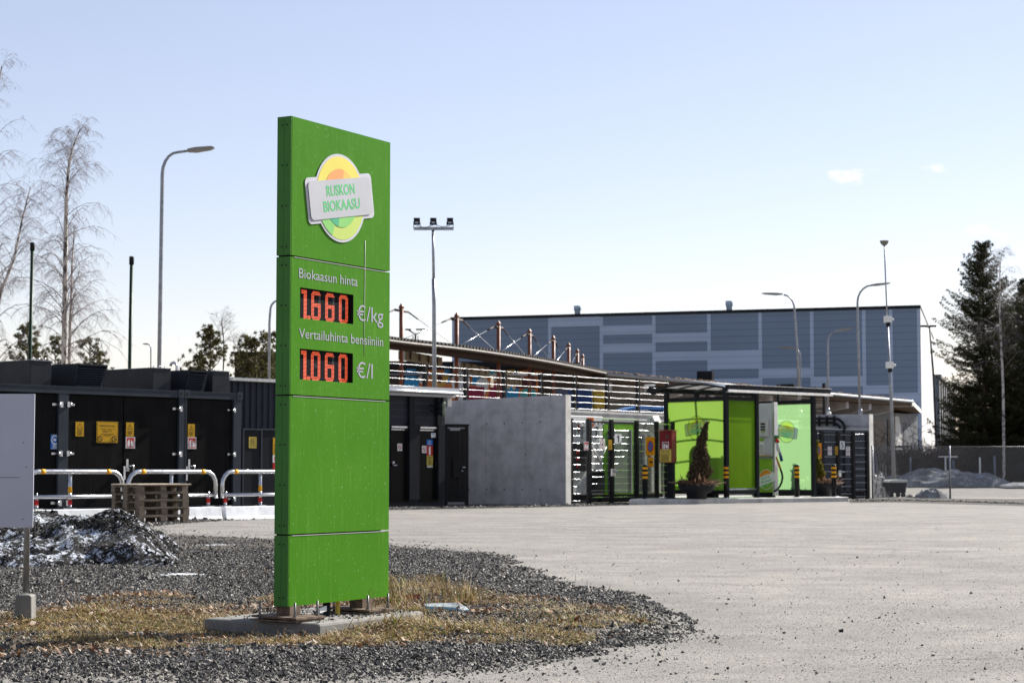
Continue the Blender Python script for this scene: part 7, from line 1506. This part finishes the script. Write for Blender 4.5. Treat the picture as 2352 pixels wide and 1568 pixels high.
def birch(label, px, base_pts, Y, seed, Hs, nb, spread, zb=None, m=BBARK, rt=.12, group='bare birches', droop=1.0, start=.12, name='birch_tree'):
    r_ = random.Random(seed); zb = gz(Y) if zb is None else zb; o = Vector((X(px, Y), Y, zb)); t = thing(name, label, 'birch', o, 0, group)
    tr = [Vector((0, 0, -.2))] + [P(a, c, Y) - o for a, c in base_pts]; tr = smooth(tr, 5); n = len(tr); b = MB(); b.tube(tr, [rt * (1 - i / n) ** .8 + .008 for i in range(n)], 7); b.build('trunk', m, t)
    Hh = tr[-1].z; g = MB()
    def twig(p, d, L_, r0, lev):
        pts = [p]; dd = d.copy(); k = 4 if lev < 2 else 3
        for i in range(k):
            dd = dd + Vector((r_.gauss(0, .12), r_.gauss(0, .12), r_.gauss(0, .08) - ((.05 + .14 * i) if lev == 0 else .32) * droop)); dd.normalize(); pts.append(pts[-1] + dd * L_ / k)
        g.tube(pts, [max(.0022, r0 * (1 - .8 * i / k)) for i in range(k + 1)], 3, 0, False)
        if lev < 2:
            for i in range(9 if lev == 0 else 6):
                f = r_.uniform(.15, 1) * k; j = min(k - 1, int(f)); s0 = pts[j].lerp(pts[j + 1], f - j); a = r_.uniform(0, 6.28); side = Vector((math.cos(a), math.sin(a), r_.uniform(-.1, .6))); nd = (dd * .7 + side * .8).normalized()
                twig(s0, nd, L_ * r_.uniform(.3, .55), r0 * .38, lev + 1)
    for i in range(nb):
        f = start + (1 - start) * (i + r_.random()) / nb; q = f * (n - 1); j = min(n - 2, int(q)); p = tr[j].lerp(tr[j + 1], q - j); a = r_.uniform(0, 6.28); el = r_.uniform(.8, 2.2)
        L_ = spread * (1.02 - f) ** .7 * r_.uniform(.6, 1.2) + .5; d = Vector((math.cos(a), math.sin(a), el)).normalized(); twig(p, d, L_, .022 * (1.15 - f) + .004, 0)
    g.build('branches', TWIG_B, t); return t
birch('tall bare birch with hanging twigs behind the containers', 147, [(148, 800), (150, 620), (153, 450), (162, 360), (183, 300)], 74, 21, 0, 74, 2.3)
birch('bare birch with a thin pale trunk close beside the tallest birch', 160, [(160, 800), (163, 700), (166, 600), (172, 520)], 75, 24, 0, 34, 1.7, rt=.07)
birch('largest bare birch, only its drooping branches seen above the blank sign', -35, [(-34, 800), (-20, 600), (-26, 420), (-12, 250), (5, 150)], 70, 22, 0, 38, 2.1)
birch('slender bare birch leaning over the first vent stack', -14, [(-10, 900), (-4, 700), (30, 600), (52, 500), (70, 430)], 72, 23, 0, 36, 1.9, rt=.08)
birch('white-trunked birch in front of the dark spruces', 2307, [(2306, 1100), (2304, 900), (2298, 760), (2296, 650), (2300, 580)], 107, 25, 0, 34, 2.6, rt=.095, start=.45)
birch('fine bare treetop above the small pine left of the totem', 512, [(512, 900), (514, 800), (512, 760), (508, 735)], 88, 26, 0, 9, .85, rt=.035, m=TWIG, group='bare saplings left of the totem', droop=.2, start=.5, name='bare_sapling')
birch('bare sapling just left of the totem edge', 565, [(560, 900), (548, 810), (545, 795)], 90, 27, 0, 7, .9, rt=.03, m=TWIG, group='bare saplings left of the totem', droop=.2, start=.6, name='bare_sapling')

def pine(label, px, ytop, Y, Rb, seed, n=34, zlo=.35, pointed=.5):
    r_ = np.random.default_rng(seed); Hh = Z(ytop, Y); t = thing('pine_tree', label, 'pine', (X(px, Y), Y, 0), 0, 'pines behind the left containers'); b = MB(); b.tube([(0, 0, -.1), (0, 0, Hh * .97)], [.13, .02], 7); C, D, Ln = [], [], []
    for i in range(n):
        f = zlo + (1 - zlo) * (i + r_.random()) / n; g_ = (f - zlo) / (1 - zlo); L_ = Rb * ((1 - g_) ** pointed) * r_.uniform(.6, 1.15) + .12; a = r_.uniform(0, 6.28); d = np.array([math.cos(a), math.sin(a), .25 + .55 * g_]); p0 = np.array([0, 0, f * Hh - .25 * L_])
        p1 = p0 + d * L_ * .6; p2 = p0 + d * L_ + np.array([0, 0, .18 * L_]); b.tube([Vector(p0), Vector(p1), Vector(p2)], [.03, .02, .01], 3, 0, False)
        for k in range(max(6, int(L_ / .10))):
            q = r_.uniform(.3, 1.0); c = p0 + (p2 - p0) * q + r_.normal(0, .13 * L_ * .7 + .05, 3); m_ = 34
            dd = r_.normal(size=(m_, 3)) + np.array([0, 0, .7]) + d * .4
            C += [c] * m_; D += list(dd); Ln += list(r_.uniform(.10, .20, m_))
    C, D, Ln = np.array(C), np.array(D), np.array(Ln); b.build('trunk', CBARK, t); o = fast_mesh('crown', needle_mesh(C, D, Ln, Ln * .10, r_), 4 * np.arange(len(C))[:, None] + np.arange(4), PINE); o.parent = t
pine('small pointed pine left of the street lamp behind the totem', 482, 756, 86, 1.9, 31, 52, .4, .8)
pine('wide bushy pine directly beside the totem edge', 588, 780, 88, 1.7, 32, 60, .4, .45)
pine('small pine half hidden by the totem edge', 640, 772, 92, 1.3, 33, 34, .4, .5)
pine('low brownish pine left of the tall birch', 62, 750, 90, 1.7, 34, 44, .4, .7)
pine('low brownish pine between the birch trunks and the hood', 205, 784, 92, 1.6, 35, 40, .4, .6)
pine('lowest brownish pine right behind the birch trunks', 125, 782, 95, 1.6, 36, 36, .4, .6)
Y = 96; b = MB(); b.box(0, X(640, Y) - X(538, Y), 0, 4, 0, Z(812, Y)); b.box(-.15, X(640, Y) - X(538, Y), -.3, 4.3, Z(812, Y), Z(808, Y))
tag(b.build('flat_roofed_hut', DARK, loc=(X(538, Y), Y, 0)), 'flat dark roof edge showing behind the bushy pine', 'hut')
